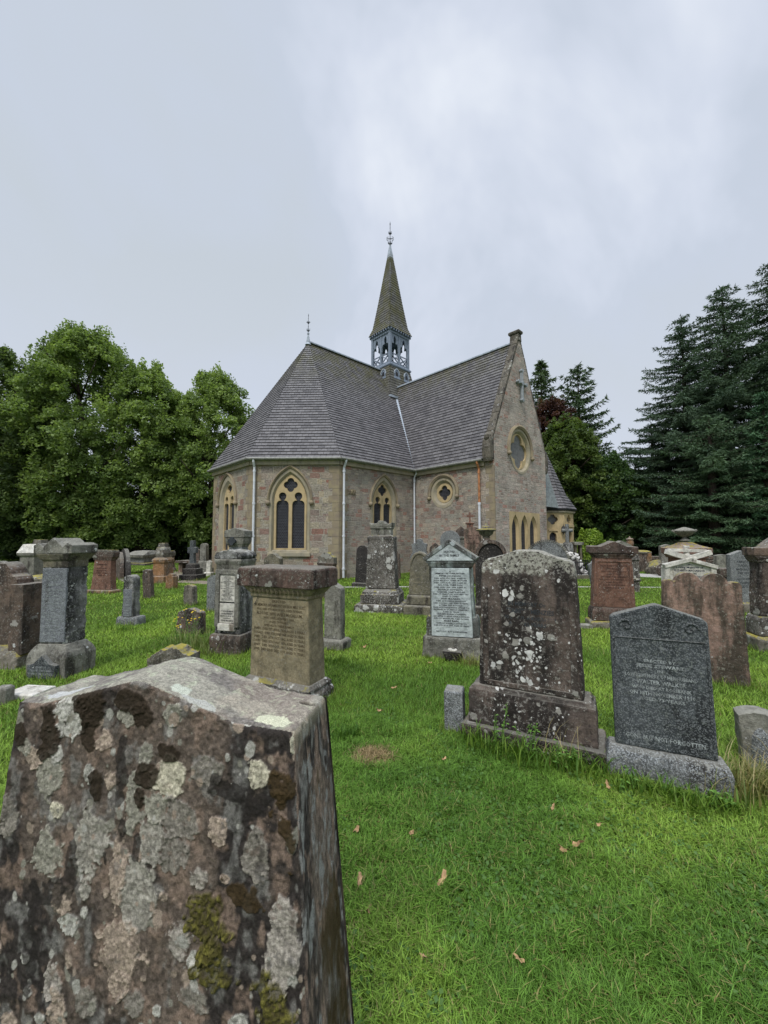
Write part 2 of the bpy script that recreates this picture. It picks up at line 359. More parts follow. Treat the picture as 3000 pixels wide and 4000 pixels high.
M['dress_y'] = ashlar('yellow_sandstone', (.60,.46,.26), (.48,.38,.22))
M['quoin'] = ashlar('quoin_sandstone', (.36,.30,.19), (.27,.22,.17))
M['slate'] = slate('roof_slate', (.090,.085,.088), (.168,.160,.162))
M['slate_b'] = slate('belfry_slate', (.085,.082,.072), (.165,.16,.14), mossamt=.45, zlo=8, zhi=14)
M['lead'] = plain('lead_flashing', (.33,.37,.42), .5, .4, var=.25, sc=6)
M['paint'] = plain('blue_grey_paint', (.20,.24,.30), .5, .4, var=.2, sc=10)
M['white'] = plain('white_pipe_paint', (.62,.64,.68), .4, .4, var=.1)
M['copper'] = plain('copper_pipe', (.50,.22,.10), .45, .5, metal=.5, var=.35)
M['gutter'] = plain('gutter_paint', (.22,.22,.20), .5, .4, var=.3)
M['glass'] = None
def _glass():
    t = NT('leaded_glass', .45, .15); tc = t.n('ShaderNodeTexCoord'); uv = tc.outputs['UV']; ob = tc.outputs['Object']
    b = t.n('ShaderNodeTexBrick', offset=.5, squash=1.0); t.l(uv, b.inputs['Vector']); b.inputs['Scale'].default_value = 1
    b.inputs['Color1'].default_value = (.006,.007,.010,1); b.inputs['Color2'].default_value = (.018,.02,.028,1); b.inputs['Mortar'].default_value = (.10,.10,.11,1)
    b.inputs['Brick Width'].default_value = .07; b.inputs['Row Height'].default_value = .06; b.inputs['Mortar Size'].default_value = .007
    col = t.mix(.6, b.outputs['Color'], t.ramp(t.noise(ob, 9, 3).outputs[0], [(.3,(.5,)*3),(.7,(1.3,)*3)]), 'MULTIPLY')
    return t.done(col, t.bump(t.noise(ob, 20, 2).outputs[0], .4, .01))
M['glass'] = _glass()
M['grille'] = plain('grey_grille', (.16,.16,.16), .6, .3)
M['dark'] = plain('dark_iron', (.02,.02,.022), .6, .3)
M['iron'] = plain('weathered_iron', (.10,.11,.13), .6, .3)
M['bark'] = plain('bark', (.07,.055,.045), .95, .1, var=.4, sc=12, bmp=.6)
M['flash'] = plain('dull_lead_sheet', (.15,.17,.165), .6, .3, var=.3)
M['cross'] = plain('pale_blue_cross', (.30,.33,.35), .7, .2)
M['leaf'] = leafmat('foliage', .45); M['needle'] = leafmat('conifer_foliage', .12, .7); M['grass'] = leafmat('grass_blades', .3, .6)
M['wood_dark'] = plain('oak_door', (.11,.07,.04), .7, .2, var=.3)
M['lamp_glass'] = plain('lantern_glass', (.45,.45,.42), .2, .5)
M['letters_dark'] = plain('inscription_dark', (.05,.055,.06), .8, .1)
M['letters_lead'] = plain('inscription_lead', (.04,.04,.045), .8, .1)
M['letters_brown'] = plain('inscription_worn_brown', (.085,.065,.04), .9, .1)
M['letters_pale'] = plain('inscription_pale', (.27,.29,.29), .8, .1, var=.5, sc=30)
M['letters_red'] = plain('inscription_red', (.06,.035,.03), .9, .1)
# ---------------------------------------------------------------- the church
P3 = gnd(1322, 2262); P3.z = 0
UD = Vector((.72829, .68527, 0)); VD = Vector((.68527, -.72829, 0))
EAVE = 4.6; HW = 4.3675; CY = 4.3675; XD = 4.3; XE = 8.72; YG = -4.135
RIDGE = 11.3; TR = 10.02; XM = (XD+XE)/2
church = empty('church', P3, math.atan2(UD.y, UD.x))
tag(church, 'small stone church with polygonal apse, steep slate roofs and a slender timber belfry spire', 'church')
def Face(p0, p1, n):
    p0 = Vector((p0[0], p0[1], 0)); es = (Vector((p1[0], p1[1], 0)) - p0); ln = es.length; es.normalize(); n = Vector((n[0], n[1], 0)).normalized()
    def fr(s, z, d=0): q = p0 + es*s + n*d; return (q.x, q.y, z)
    wp = P3 + UD*p0.x - VD*p0.y; wn = UD*n.x - VD*n.y; we = UD*es.x - VD*es.y
    def px(x, y, d=0):
        q = onplane(x, y, wp + wn*d, wn); return ((q-wp).dot(we), q.z)
    return fr, px, ln
A_=(-2.434,6.301); B_=(-2.434,2.434); C_=(0,0); D_=(XD,0); E_=(XD,YG); F_=(XE,YG)
fEnd, pEnd, lEnd = Face(A_, B_, (-1,0)); fDia, pDia, lDia = Face(B_, C_, (-1,-1)); fNav, pNav, lNav = Face(C_, D_, (0,-1))
fTra, pTra, lTra = Face(D_, E_, (-1,0)); fGab, pGab, lGab = Face(E_, F_, (0,-1))
def arch(w, z0, zs, za, sc=0, n=14, inset=0):
    """pointed arch outline, counter-clockwise from bottom left"""
    h = za-zs; hw = w/2; r = (h*h+hw*hw)/(2*hw); pts = [(sc-hw, z0), (sc+hw, z0)]
    a1 = math.atan2(h, hw-(hw-r)) if False else math.acos(max(-1,min(1,(r-hw)/r)))
    for i in range(n+1): t = a1*i/n; pts.append((sc+hw-r+r*math.cos(t), zs+r*math.sin(t)))
    for i in range(n-1, -1, -1): t = a1*i/n; pts.append((sc-hw+r-r*math.cos(t), zs+r*math.sin(t)))
    return pts
def archtop(w, zs, za, sc=0, n=14): return arch(w, zs, zs, za, sc, n)[2:]
def foil(sc, zc, R, rho, k=4, n=48, rot=0, sx=1):
    pts = []
    for i in range(n):
        t = 2*math.pi*i/n; best = .05*R
        for j in range(k):
            a = rot + 2*math.pi*j/k; cx, cy = R*math.cos(a), R*math.sin(a)
            b = cx*math.cos(t)+cy*math.sin(t); disc = b*b-(R*R-rho*rho)
            if disc >= 0: best = max(best, b+math.sqrt(disc))
        pts.append((sc+best*math.cos(t)*sx, zc+best*math.sin(t)))
    return pts
def lancet(w, z0, zt, sc):
    """light with a cusped head"""
    hw = w/2; zs = zt-1.02*w; pts = [(sc-hw, z0), (sc+hw, z0), (sc+hw, zs)]
    for i in range(1, 7): a = R_(0+i*17); pts.append((sc+hw-.30*w+.30*w*math.cos(a), zs+.36*w*math.sin(a)))
    zc = zt-.30*w
    for i in range(0, 11): a = R_(-28+i*23.6); pts.append((sc+.31*w*math.cos(a), zc+.30*w*math.sin(a)))
    m = [(2*sc-x, z) for x, z in pts[3:9]][::-1]; pts += m; pts.append((sc-hw, zs)); return pts
def circ(sc, zc, r, n=40): return [(sc+r*math.cos(2*math.pi*i/n), zc+r*math.sin(2*math.pi*i/n)) for i in range(n)]
def uvplane(mb, fr, pts, d):
    mb.add([fr(s,z,d) for s,z in pts], [tuple(range(len(pts)))], [(s,z) for s,z in pts])
def pointed_window(fr, sc, z0, zs, za, w, ww, lights_top, foilc, fr_r, glassz0, dd=.11):
    # w outer surround width, ww tracery width
    rin = ww/w
    lo = arch(w, z0, zs, za, sc); li = arch(ww, z0+.10, zs, zs+(za-zs)*(ww+.04)/w, sc)
    s = MB(); 
    lo2 = arch(w-.005, z0+.002, zs, za-.004, sc)
    s.ring(lo2, arch(w, z0, zs, za, sc), fr, .012, -.3)
    mid = [((a[0]*.45+b[0]*.55),(a[1]*.45+b[1]*.55)) for a, b in zip(lo2, li)]
    s.ring(lo2, mid, fr, .012, .008); s.ring(mid, li, fr, .008, -dd); s.ring(li, li, fr, -dd, -.32)
    w1 = s.build('window_surround', M['dress'], church)
    lw = ww*.385; off = ww*.245
    holes = [lancet(lw, glassz0, lights_top, sc-off), lancet(lw, glassz0, lights_top, sc+off)[:], foil(sc, foilc, fr_r*.52, fr_r*.50, 4, 40)]
    tb = MB(); tb.extr([li]+holes, fr, -dd+.03, -dd-.08); tb.build('tracery', M['dress_y'], w1)
    g = MB(); uvplane(g, fr, li, -dd-.06); g.build('glass', M['glass'], w1, recalc=False)
    # hood mould
    h = MB(); a = archtop(w+.20, zs, za+.15, sc); b = archtop(w+.02, zs, za+.01, sc); n = len(a)
    h.ring(a+b[::-1], a+b[::-1], fr, 0, .0)
    h.v = []; h.f = []
    for pts, d in ((a,0.0),(a,.05),([(x*.5+p*.5, z*.5+q*.5) for (x,z),(p,q) in zip(a,b)],.10),(b,.05),(b,0.0)): h.v += [fr(x,z,d) for x,z in pts]
    for r in range(4):
        for i in range(n-1): h.f.append((r*n+i, r*n+i+1, (r+1)*n+i+1, (r+1)*n+i))
    h.build('hood_mould', M['quoin'], w1)
    for sg in (-1, 1):
        st = MB(); c = fr(sc+sg*(w/2+.055), zs-.06, .06)
        st.lathe([(-.10,.03),(-.06,.08),(0,.10),(.06,.08),(.09,.03)], c[0], c[1], c[2], 10); st.build('label_stop', M['quoin'], w1, smooth=True)
    sl = MB(); sl.extr([[(sc-w/2-.03, z0-.16), (sc+w/2+.03, z0-.16), (sc+w/2+.03, z0), (sc-w/2-.03, z0)]], fr, .09, -.05); sl.build('sill', M['dress'], w1, bevel=.02)
    return lo
def roundel(fr, sc, zc, ro, ri, R, rho, name='round_window', hood=True, dd=.12, gm='glass', sz=1.0):
    lo = circ(sc, zc, ro); li = circ(sc, zc, ri)
    if sz != 1: lo = [(x, zc+(z-zc)*sz) for x, z in lo]; li = [(x, zc+(z-zc)*sz) for x, z in li]
    s = MB(); mid = [((a[0]+b[0])/2, (a[1]+b[1])/2) for a, b in zip(lo, li)]
    s.ring(lo, lo, fr, .012, -.3); s.ring(lo, mid, fr, .012, .006); s.ring(mid, li, fr, .006, -dd); s.ring(li, li, fr, -dd, -.3)
    w1 = s.build('window_surround', M['dress'], church)
    fo = foil(sc, zc, R, rho, 4, 48)
    if sz != 1: fo = [(x, zc+(z-zc)*sz) for x, z in fo]
    t = MB(); t.extr([li, fo], fr, -dd+.03, -dd-.07); t.build('tracery', M['dress_y'], w1)
    g = MB(); uvplane(g, fr, li, -dd-.05); g.build('glass', M[gm], w1, recalc=False)
    if hood:
        h = MB(); n = 22
        for rr, d in ((ro+.17,0),(ro+.17,.05),(ro+.09,.10),(ro+.01,.05),(ro+.01,0)):
            h.v += [fr(sc+rr*math.cos(R_(-8+196*i/(n-1))), zc+rr*sz*math.sin(R_(-8+196*i/(n-1))), d) for i in range(n)]
        for r in range(4):
            for i in range(n-1): h.f.append((r*n+i, r*n+i+1, (r+1)*n+i+1, (r+1)*n+i))
        h.build('hood_mould', M['quoin'], w1)
        for sg in (-1, 1):
            c = fr(sc+sg*(ro+.09), zc-.2, .05); st = MB(); st.lathe([(-.09,.03),(-.05,.08),(0,.10),(.05,.08),(.09,.03)], c[0], c[1], c[2], 10); st.build('label_stop', M['quoin'], w1, smooth=True)
    return lo
def wall(fr, ln, top, holes, mat, name='wall', s0=0):
    """top: list of (s,z) from right to left across the top"""
    m = MB(); outer = [(s0, 0), (ln, 0)] + top
    flat = [p for l in [outer]+holes for p in l]
    tri = tessellate_polygon([[Vector((p[0],p[1],0)) for p in l] for l in [outer]+holes])
    vs = [fr(p[0],p[1],0) for p in flat]
    uv = []
    for t in tri: uv += [flat[i] for i in t]
    off = rnd.random()*5
    m.add(vs, [tuple(t) for t in tri], [(u+off, v) for u, v in uv])
    o = m.build(name, M[mat], church, recalc=False)
    # make sure normals look outwards
    c = Vector(fr(0,0,1)) - Vector(fr(0,0,0)); me = o.data
    if sum(p.normal.dot(c)*p.area for p in me.polygons) < 0: me.flip_normals()
    return o
def pt(px, x, y): return px(x, y)
# windows: surveyed on their walls
def arc_win(fr, px, xl, xr, ya, ysp, yb, txl, txr, ltop, fc, frad, gb):
    s0, _ = px(xl, ysp); s1, _ = px(xr, ysp); sc = (s0+s1)/2; w_ = s1-s0; xm = (xl+xr)/2
    t0, _ = px(txl, ysp); t1, _ = px(txr, ysp)
    Z = lambda y: px(xm, y)[1]
    return pointed_window(fr, sc, Z(yb), Z(ysp), Z(ya), w_, t1-t0, Z(ltop), Z(fc), frad, Z(gb))
hD = arc_win(fDia, pDia, 1053, 1212, 1829, 1958, 2158, 1068, 1195, 1922, 1893, .27, 2142)
hN = arc_win(fNav, pNav, 1448, 1547, 1862, 1968, 2160, 1457, 1531, 1941, 1915, .25, 2135)
hE = arc_win(fEnd, pEnd, 857, 923, 1858, 1965, 2170, 880, 926-2, 1938, 1908, .24, 2150)
wall(fDia, lDia, [(lDia, EAVE), (0, EAVE)], [hD], 'rubble_apse', 'apse_wall')
wall(fNav, lNav, [(lNav, EAVE), (0, EAVE)], [hN], 'rubble', 'nave_wall')
wall(fEnd, lEnd, [(lEnd, EAVE), (0, EAVE)], [hE], 'rubble_apse', 'apse_end_wall')
sc_, zc_ = pTra(1731, 1925)
hT = roundel(fTra, sc_, zc_, .66, .42, .17, .155, gm='glass')
wall(fTra, lTra, [(lTra, EAVE), (0, EAVE)], [hT], 'rubble', 'transept_wall')
# gable
GA = TR + .12; KZ = 5.45
sg_, zg_ = pGab(2032, 1764)
hG = roundel(fGab, sg_, zg_, .90, .72, .36, .33, gm='grille', sz=1.06)
lan = []
for (xl, xr, yt) in ((2000, 2028, 2010), (2036, 2063, 2012), (2070, 2098, 2016)):
    a, _ = pGab(xl, 2100); b, _ = pGab(xr, 2100); zt = pGab((xl+xr)/2, yt)[1]
    lan.append((a, b, zt))
a0 = lan[0][0]-.18; b0 = lan[2][1]+.28; zt = lan[0][2]
panel = [(a0, .3), (b0, .3), (b0, zt+.12), (a0, zt+.12)]
wall(fGab, lGab, [(lGab, KZ), (lGab/2, GA), (0, KZ)], [hG, panel], 'rubble_pink', 'gable_wall')
lp = MB(); holes = []; 
for a, b, z in lan: holes.append(arch((b-a)*1.02, .45, z-.62, z, (a+b)/2))
lp.extr([panel]+holes, fGab, .01, -.02)
for a, b, z in lan:
    o1 = arch((b-a)*1.02, .45, z-.62, z, (a+b)/2); o2 = arch((b-a)*.78, .5, z-.62, z-.12, (a+b)/2); lp.ring(o1, o2, fGab, -.02, -.13)
lpo = lp.build('lancet_surround', M['dress_y'], church)
for a, b, z in lan:
    g = MB(); uvplane(g, fGab, arch((b-a)*.80, .5, z-.62, z-.11, (a+b)/2), -.12); g.build('glass', M['glass'], lpo, recalc=False)
# remaining walls (plain, away from the view)
o = MB()
def hw_(p, q, z=EAVE):
    l = (Vector(q)-Vector(p)).length; o.add([(p[0],p[1],0),(q[0],q[1],0),(q[0],q[1],z),(p[0],p[1],z)], [(0,1,2,3)], [(0,0),(l,0),(l,z),(0,z)])
NE = 15.0
hw_((XE,YG),(XE,0)); hw_((XE,0),(NE,0)); hw_((NE,2*CY),(0,2*CY)); hw_((0,2*CY),A_)
o.add([(NE,0,0),(NE,2*CY,0),(NE,2*CY,EAVE),(NE,CY,RIDGE),(NE,0,EAVE)], [(0,1,2,3,4)], [(0,0),(8.7,0),(8.7,4.6),(4.4,11.2),(0,4.6)])
o.build('rear_wall', M['rubble'], church, recalc=False)
# ---- roofs in real courses
def courses(mb, poly, pitch=PITCHR, lift=.024, flip=False):
    P = [Vector(p) for p in poly]; n = (P[1]-P[0]).cross(P[2]-P[1]).normalized()
    if n.z < 0: n = -n
    eh = Vector((0,0,1)).cross(n).normalized(); eu = n.cross(eh).normalized()
    if eu.z < 0: eu = -eu
    o0 = min(P, key=lambda p: p.z); zs0 = o0
    q = [((p-o0).dot(eh), (p-o0).dot(eu)) for p in P]; vmin = min(b for a, b in q); vmax = max(b for a, b in q)
    off = rnd.random()*3
    def clip(poly, v, keep_above):
        out = []
        for i in range(len(poly)):
            a = poly[i]; b = poly[(i+1)%len(poly)]; ia = (a[1] >= v) == keep_above or a[1] == v; ib = (b[1] >= v) == keep_above or b[1] == v
            if ia: out.append(a)
            if ia != ib: t = (v-a[1])/(b[1]-a[1]); out.append((a[0]+t*(b[0]-a[0]), v))
        return out
    k = 0; v = vmin
    while v < vmax-1e-4:
        c = clip(clip(q, v, True), min(v+pitch, vmax+1), False)
        if len(c) >= 3:
            vs = []; uv = []
            for a, b in c:
                t = (b-v)/pitch; d = lift*(1-t)+.002
                vs.append(o0+eh*a+eu*b+n*d); uv.append((a+off, (k+max(.0, min(1,t)))*pitch+.0001))
            mb.add(vs, [tuple(range(len(vs)))], uv)
            bot = [p for p in c if abs(p[1]-v) < 1e-6]
            if len(bot) >= 2:
                a0 = min(p[0] for p in bot); a1 = max(p[0] for p in bot)
                mb.add([o0+eh*a0+eu*v, o0+eh*a1+eu*v, o0+eh*a1+eu*v+n*(lift+.002), o0+eh*a0+eu*v+n*(lift+.002)], [(0,1,2,3)], [(a0,k*pitch)]*4)
        v += pitch; k += 1
OV = .22; kn = (RIDGE-EAVE)/HW; EZ = EAVE - OV*kn*.55 + .10
def eo(p, q, r):   # offset corner outward
    return p
oc = OV*math.tan(R_(22.5))
A2=(-2.434-OV, 6.301+oc); B2=(-2.434-OV, 2.434-oc); C2=(-oc, -OV); G2=(-oc, 2*CY+OV); ZE = EAVE+.02
apex = (1.296, CY, RIDGE)
mb = MB()
courses(mb, [(*A2,ZE),(*B2,ZE),apex]); courses(mb, [(*B2,ZE),(*C2,ZE),apex])
VX = XM; VY = (TR-EAVE)/kn
courses(mb, [(*C2,ZE),(XD-.02,-OV,ZE),(VX,VY,TR+.02),(VX,CY,RIDGE),apex])
courses(mb, [(XE,-OV,ZE),(NE+.1,-OV,ZE),(NE+.1,CY,RIDGE),(VX,CY,RIDGE),(VX,VY,TR)])
courses(mb, [(*G2,ZE),(NE+.1,2*CY+OV,ZE),(NE+.1,CY,RIDGE),apex]); courses(mb, [(*G2,ZE),(*A2,ZE),apex])
nroof = mb.build('nave_roof', M['slate'], church, recalc=False)
mb = MB()
courses(mb, [(XD-OV,-OV*0,ZE),(XD-OV,YG+.34,ZE),(XM,YG+.34,TR),(XM,VY+.02,TR)]); courses(mb, [(XE+OV,0,ZE),(XE+OV,YG+.34,ZE),(XM,YG+.34,TR),(XM,VY+.02,TR)])
troof = mb.build('transept_roof', M['slate'], church, recalc=False)
# fix normals upward
for ob_ in (nroof, troof):
    bm = bmesh.new(); bm.from_mesh(ob_.data)
    for f in bm.faces:
        if f.normal.z < -.01: f.normal_flip()
    bm.to_mesh(ob_.data); bm.free()
mb = MB(); mb.bar((1.2, CY, RIDGE+.03), (NE, CY, RIDGE+.03), .16, .05); mb.tube([(1.2,CY,RIDGE+.07),(NE,CY,RIDGE+.07)], .045, 8)
mb.build('ridge_flashing', M['lead'], church)
mb = MB(); mb.bar((XM, VY-.3, TR+.03), (XM, YG+.34, TR+.03), .16, .05); mb.tube([(XM,VY-.3,TR+.07),(XM,YG+.34,TR+.07)], .045, 8); mb.build('ridge_flashing', M['lead'], church)
mb = MB(); mb.bar((XD-.12,-OV*.9,ZE-.02+.08), (XM,VY-.02,TR+.06), .22, .05, up=(-.3,-.6,.75)); mb.build('valley_flashing', M['lead'], church)
# cornice, fascia and gutter
def eaveline(pts, name, off, z, wx, wy, mat, tube=False):
    m = MB()
    for a, b in zip(pts[:-1], pts[1:]):
        if tube: m.tube([(a[0],a[1],z),(b[0],b[1],z)], wx, 10)
        else: m.bar((a[0],a[1],z),(b[0],b[1],z), wx, wy)
    return m.build(name, M[mat], church)
def offp(d):
    t = d*math.tan(R_(22.5)); return [(-2.434-d,6.301+t),(-2.434-d,2.434-t),(-t,-d),(XD-d,-d),(XD-d,YG+.40)]
eaveline(offp(.05), 'cornice', 0, EAVE-.13, .10, .18, 'dress')
eaveline(offp(.13), 'fascia', 0, EAVE-.02, .10, .06, 'lead')
eaveline(offp(.24), 'gutter', 0, EAVE-.0, .055, 0, 'gutter', True)
# quoins
def quoins(fr1, ln1, fr2, z1=EAVE-.22, rh=.31, w1=.30, w2=.30, mat='quoin'):
    m = MB(); z = 0.02; i = 0; r2 = random.Random(int(ln1*100))
    while z < z1-.05:
        h = min(rh*(.85+.3*r2.random()), z1-z); a = w1*(1.35 if i%2 else .85); b = w2*(.85 if i%2 else 1.35)
        if fr1: m.extr([[(ln1-a, z+.006),(ln1+.004, z+.006),(ln1+.004, z+h-.006),(ln1-a, z+h-.006)]], fr1, .006+.004*r2.random(), -.05)
        if fr2: m.extr([[(-.004, z+.006),(b, z+.006),(b, z+h-.006),(-.004, z+h-.006)]], fr2, .006+.004*r2.random(), -.05)
        z += h; i += 1
    return m.build('quoins', M[mat], church)
quoins(fEnd, lEnd, fDia); quoins(fDia, lDia, fNav); quoins(fTra, lTra, None, w1=.28); quoins(None, .1, fEnd)
# plinth of the apse and gable
for fr, ln in ((fEnd, lEnd), (fDia, lDia)):
    m = MB(); m.extr([[(-.06,0),(ln+.06,0),(ln+.05,.42),(-.05,.42)]], fr, .09, -.02); m.extr([[(-.05,.42),(ln+.05,.42),(ln+.01,.50),(-.01,.50)]], fr, .05, -.02); m.build('plinth', M['quoin'], church, bevel=.01)
# parapet coping of the gable
mb = MB()
for sx in (0, 1):
    p = fGab(-.10 if sx == 0 else lGab+.10, KZ-.15, 0); q = fGab(lGab/2, GA+.12, 0)
    p = (p[0], YG+.17, p[2]); q = (q[0], YG+.17, q[2]); mb.bar(p, q, .46, .15, up=(0,-1,0)) if False else None
    P_ = Vector(p); Q_ = Vector(q); d = (Q_-P_).normalized(); nn = Vector((-d.z,0,d.x)); nn = nn if nn.z > 0 else -nn
    N_ = 12
    for i in range(N_):
        a = P_+(Q_-P_)*(i/N_+.001); b = P_+(Q_-P_)*((i+1)/N_-.001); th = .11+.01*(i%2)
        vs = []
        for c in (a, b):
            for yy, e2 in ((-.17,-.06),(.17,-.06),(.17,th-.05),(-.17,th-.05)): vs.append(c+Vector((0,yy,0))+nn*e2)
        mb.add(vs, [(0,3,2,1),(4,5,6,7),(0,1,5,4),(1,2,6,5),(2,3,7,6),(3,0,4,7)])
M['coping'] = stone('coping_stone', (.17,.15,.12), (.10,.09,.075), lich=.4, spots=.5, moss=.5, lcol=(.42,.41,.36))
mb.build('coping', M['coping'], church, bevel=.015)
mb = MB(); mb.loft([(GA-.1,.16,.20),(GA+.22,.12,.20)], XM, YG+.17); mb.loft([(GA+.22,.15,.24),(GA+.27,.18,.26),(GA+.34,.18,.26),(GA+.38,.14,.22)], XM, YG+.17); mb.build('apex_stone', M['coping'], church, bevel=.015)
for sx in (0, 1):
    x = XD-.16 if sx == 0 else XE+.16
    mb = MB(); mb.loft([(EAVE-.10,.05,.15),(EAVE+.05,.11,.18),(EAVE+.45,.13,.19),(EAVE+.85,.05,.17)], x, YG+.17); mb.build('kneeler', M['coping'], church, bevel=.02)
    mb = MB(); mb.lathe([(0,.08),(.1,.14),(.22,.13),(.32,.05)], x, YG+.17, EAVE+.72, 8); mb.build('kneeler_carving', M['coping'], church)
# cross on the gable
sx_, z0_ = pGab(2033, 1565); _, z1_ = pGab(2031, 1452); _, zc2 = pGab(2031, 1500)
m = MB(); m.extr([[(sx_-.035,z0_),(sx_+.035,z0_),(sx_+.035,z1_),(sx_-.035,z1_)]], fGab, .14, .02)
m.extr([[(sx_-.32,zc2-.03),(sx_-.04,zc2-.03),(sx_-.04,zc2+.03),(sx_-.32,zc2+.03)]], fGab, .135, .02); m.extr([[(sx_+.04,zc2-.03),(sx_+.32,zc2-.03),(sx_+.32,zc2+.03),(sx_+.04,zc2+.03)]], fGab, .135, .02)
for a, b in ((sx_, z0_), (sx_, z1_), (sx_-.32, zc2), (sx_+.32, zc2)): m.extr([foil(a, b, .045, .045, 4, 24)], fGab, .15, .01)
m.extr([circ(sx_, zc2, .09, 20)], fGab, .15, .0); m.build('wall_cross', M['cross'], church, bevel=.008)
# downpipes
def pipe(name, x, y, nx, ny, z0, z1, mat, mat2=None, zb=0, r=.045, hop=True):
    m = MB(); px_, py_ = x+nx*.10, y+ny*.10
    m.tube([(x+nx*.24, y+ny*.24, z1), (x+nx*.22, y+ny*.22, z1-.12), (px_, py_, z1-.32), (px_, py_, z0 if not mat2 else zb)], r, 10)
    z = z1-.5
    while z > z0+.2:
        if mat2 and z < zb: break
        m.lathe([(0,r*1.35),(.07,r*1.35)], px_, py_, z, 10); z -= 1.25
    o = m.build('downpipe', M[mat], church, smooth=False)
    if mat2:
        m = MB(); m.tube([(px_,py_,zb),(px_,py_,z0)], r*1.05, 10); m.lathe([(0,r*1.4),(.1,r*1.4)], px_, py_, zb-.05, 10); m.build('lower_pipe', M[mat2], o)
    return o
pipe('d', -2.434+.12, 2.434-.12, -.7, -.7, .05, EAVE, 'white'); pipe('d', .16, 0, 0, -1, .05, EAVE, 'white')
pipe('d', XD-.12, 0, 0, -1, .05, EAVE, 'white', r=.04); pipe('d', XD, YG+.62, -1, 0, .05, EAVE, 'copper', 'white', zb=2.9)
# carved relief stone
s1, zz = pNav(1373, 1922); m = MB()
m.extr([[(s1-.22,zz-.11),(s1+.22,zz-.11),(s1+.22,zz+.11),(s1-.22,zz+.11)]], fNav, .004, -.02)
for a, b, c, d in ((-.19,-.09,-.07,.09),(-.07,-.09,-.19,.09),(.07,-.09,.19,.09),(.19,-.09,.07,.09)):
    p = fNav(s1+a, zz+b, .015); q = fNav(s1+c, zz+d, .015); m.bar(p, q, .035, .03)
c = fNav(s1, zz, .02); m.lathe([(-.09,.02),(-.04,.045),(.03,.06),(.08,.03)], c[0], c[1], c[2], 10); m.build('carved_stone', M['quoin'], church)
# finials
def finial(x, y, z, s, parent, lead_h=.5):
    m = MB(); m.lathe([(-.12,.22*s),(0,.14*s),(lead_h*.8,.045*s),(lead_h*.8,.075*s),(lead_h*.9,.08*s),(lead_h,.03*s)] if lead_h else [(0,.02),(.02,.05),(.05,.05),(.08,.02)], x, y, z, 10); o = m.build('finial', M['lead'], parent)
    m = MB(); z += lead_h; m.tube([(x,y,z-.1),(x,y,z+1.25*s)], .016*s, 6)
    def leafp(zb, h, wd):
        for k in range(4):
            a = R_(45+90*k); dx, dy = math.cos(a), math.sin(a)
            m.tube([(x,y,zb),(x+dx*wd*.9,y+dy*wd*.9,zb+h*.35),(x+dx*wd,y+dy*wd,zb+h*.7),(x+dx*wd*1.15,y+dy*wd*1.15,zb+h)], [.03*s,.035*s,.02*s,.004], 6)
    leafp(z+.05*s, .22*s, .10*s); leafp(z+.62*s, .18*s, .07*s)
    if s > 1.0:
        for k in range(4):
            a = R_(45+90*k); dx, dy = math.cos(a), math.sin(a)
            for zz_, sg in ((z+.33*s, 1), (z+.42*s, -1)):
                pts = [(x+dx*(.012+.085*s*(1-math.cos(t))/2*2), y+dy*(.012+.085*s*(1-math.cos(t))/2*2), zz_+sg*.06*s*math.sin(t)) for t in [i*.6 for i in range(9)]]
                m.tube(pts, .014*s, 5)
    else:
        m.bar((x-.10*s,y-.10*s,z+.72*s),(x+.10*s,y+.10*s,z+.72*s), .02, .02); m.bar((x+.10*s,y-.10*s,z+.72*s),(x-.10*s,y+.10*s,z+.72*s), .02, .02)
    m.lathe([(-.03,.01),(0,.03*s),(.03,.01)], x, y, z+.4*s, 8); m.lathe([(-.03,.01),(0,.025*s),(.03,.01)], x, y, z+.98*s, 8)
    m.lathe([(0,.02*s),(.05*s,.03*s),(.2*s,.002)], x, y, z+1.15*s, 6)
    m.build('ironwork', M['iron'], o); return o
finial(apex[0]-.02, CY, RIDGE-.02, .72, church, .55)
# ---- belfry
BX, BY = 7.0, CY; 
def sqc(mb, z0, a0, z1, a1):
    c0 = [(BX-a0,BY-a0,z0),(BX+a0,BY-a0,z0),(BX+a0,BY+a0,z0),(BX-a0,BY+a0,z0)]; c1 = [(BX-a1,BY-a1,z1),(BX+a1,BY-a1,z1),(BX+a1,BY+a1,z1),(BX-a1,BY+a1,z1)]
    for k in range(4): courses(mb, [c0[k], c0[(k+1)%4], c1[(k+1)%4], c1[k]], pitch=.165, lift=.018)
ZB = 11.38; HB = .83
mb = MB(); sqc(mb, 8.0, 1.75, 9.0, 1.45); sqc(mb, 9.0, 1.45, 10.3, 1.05); sqc(mb, 10.3, 1.05, ZB, HB)
bel = mb.build('belfry', M['slate_b'], church, recalc=False)
mb = MB(); mb.loft([(ZB,HB+.02,HB+.02),(ZB+.05,HB+.06,HB+.06),(ZB+.12,HB+.06,HB+.06),(ZB+.20,HB-.02,HB-.02),(ZB+.24,HB-.02,HB-.02)], BX, BY); mb.build('belfry_sill', M['paint'], bel)
ZP = ZB+.22; ZT = ZP+1.78; hp = HB-.09
for i in range(-1, 2):
    for j in range(-1, 2):
        if i == 0 and j == 0: continue
        r = .075 if i and j else .055
        mb = MB(); mb.box(BX+i*hp-r, BX+i*hp+r, BY+j*hp-r, BY+j*hp+r, ZP, ZT); mb.build('post', M['paint'], bel, bevel=.01)
mb = MB()
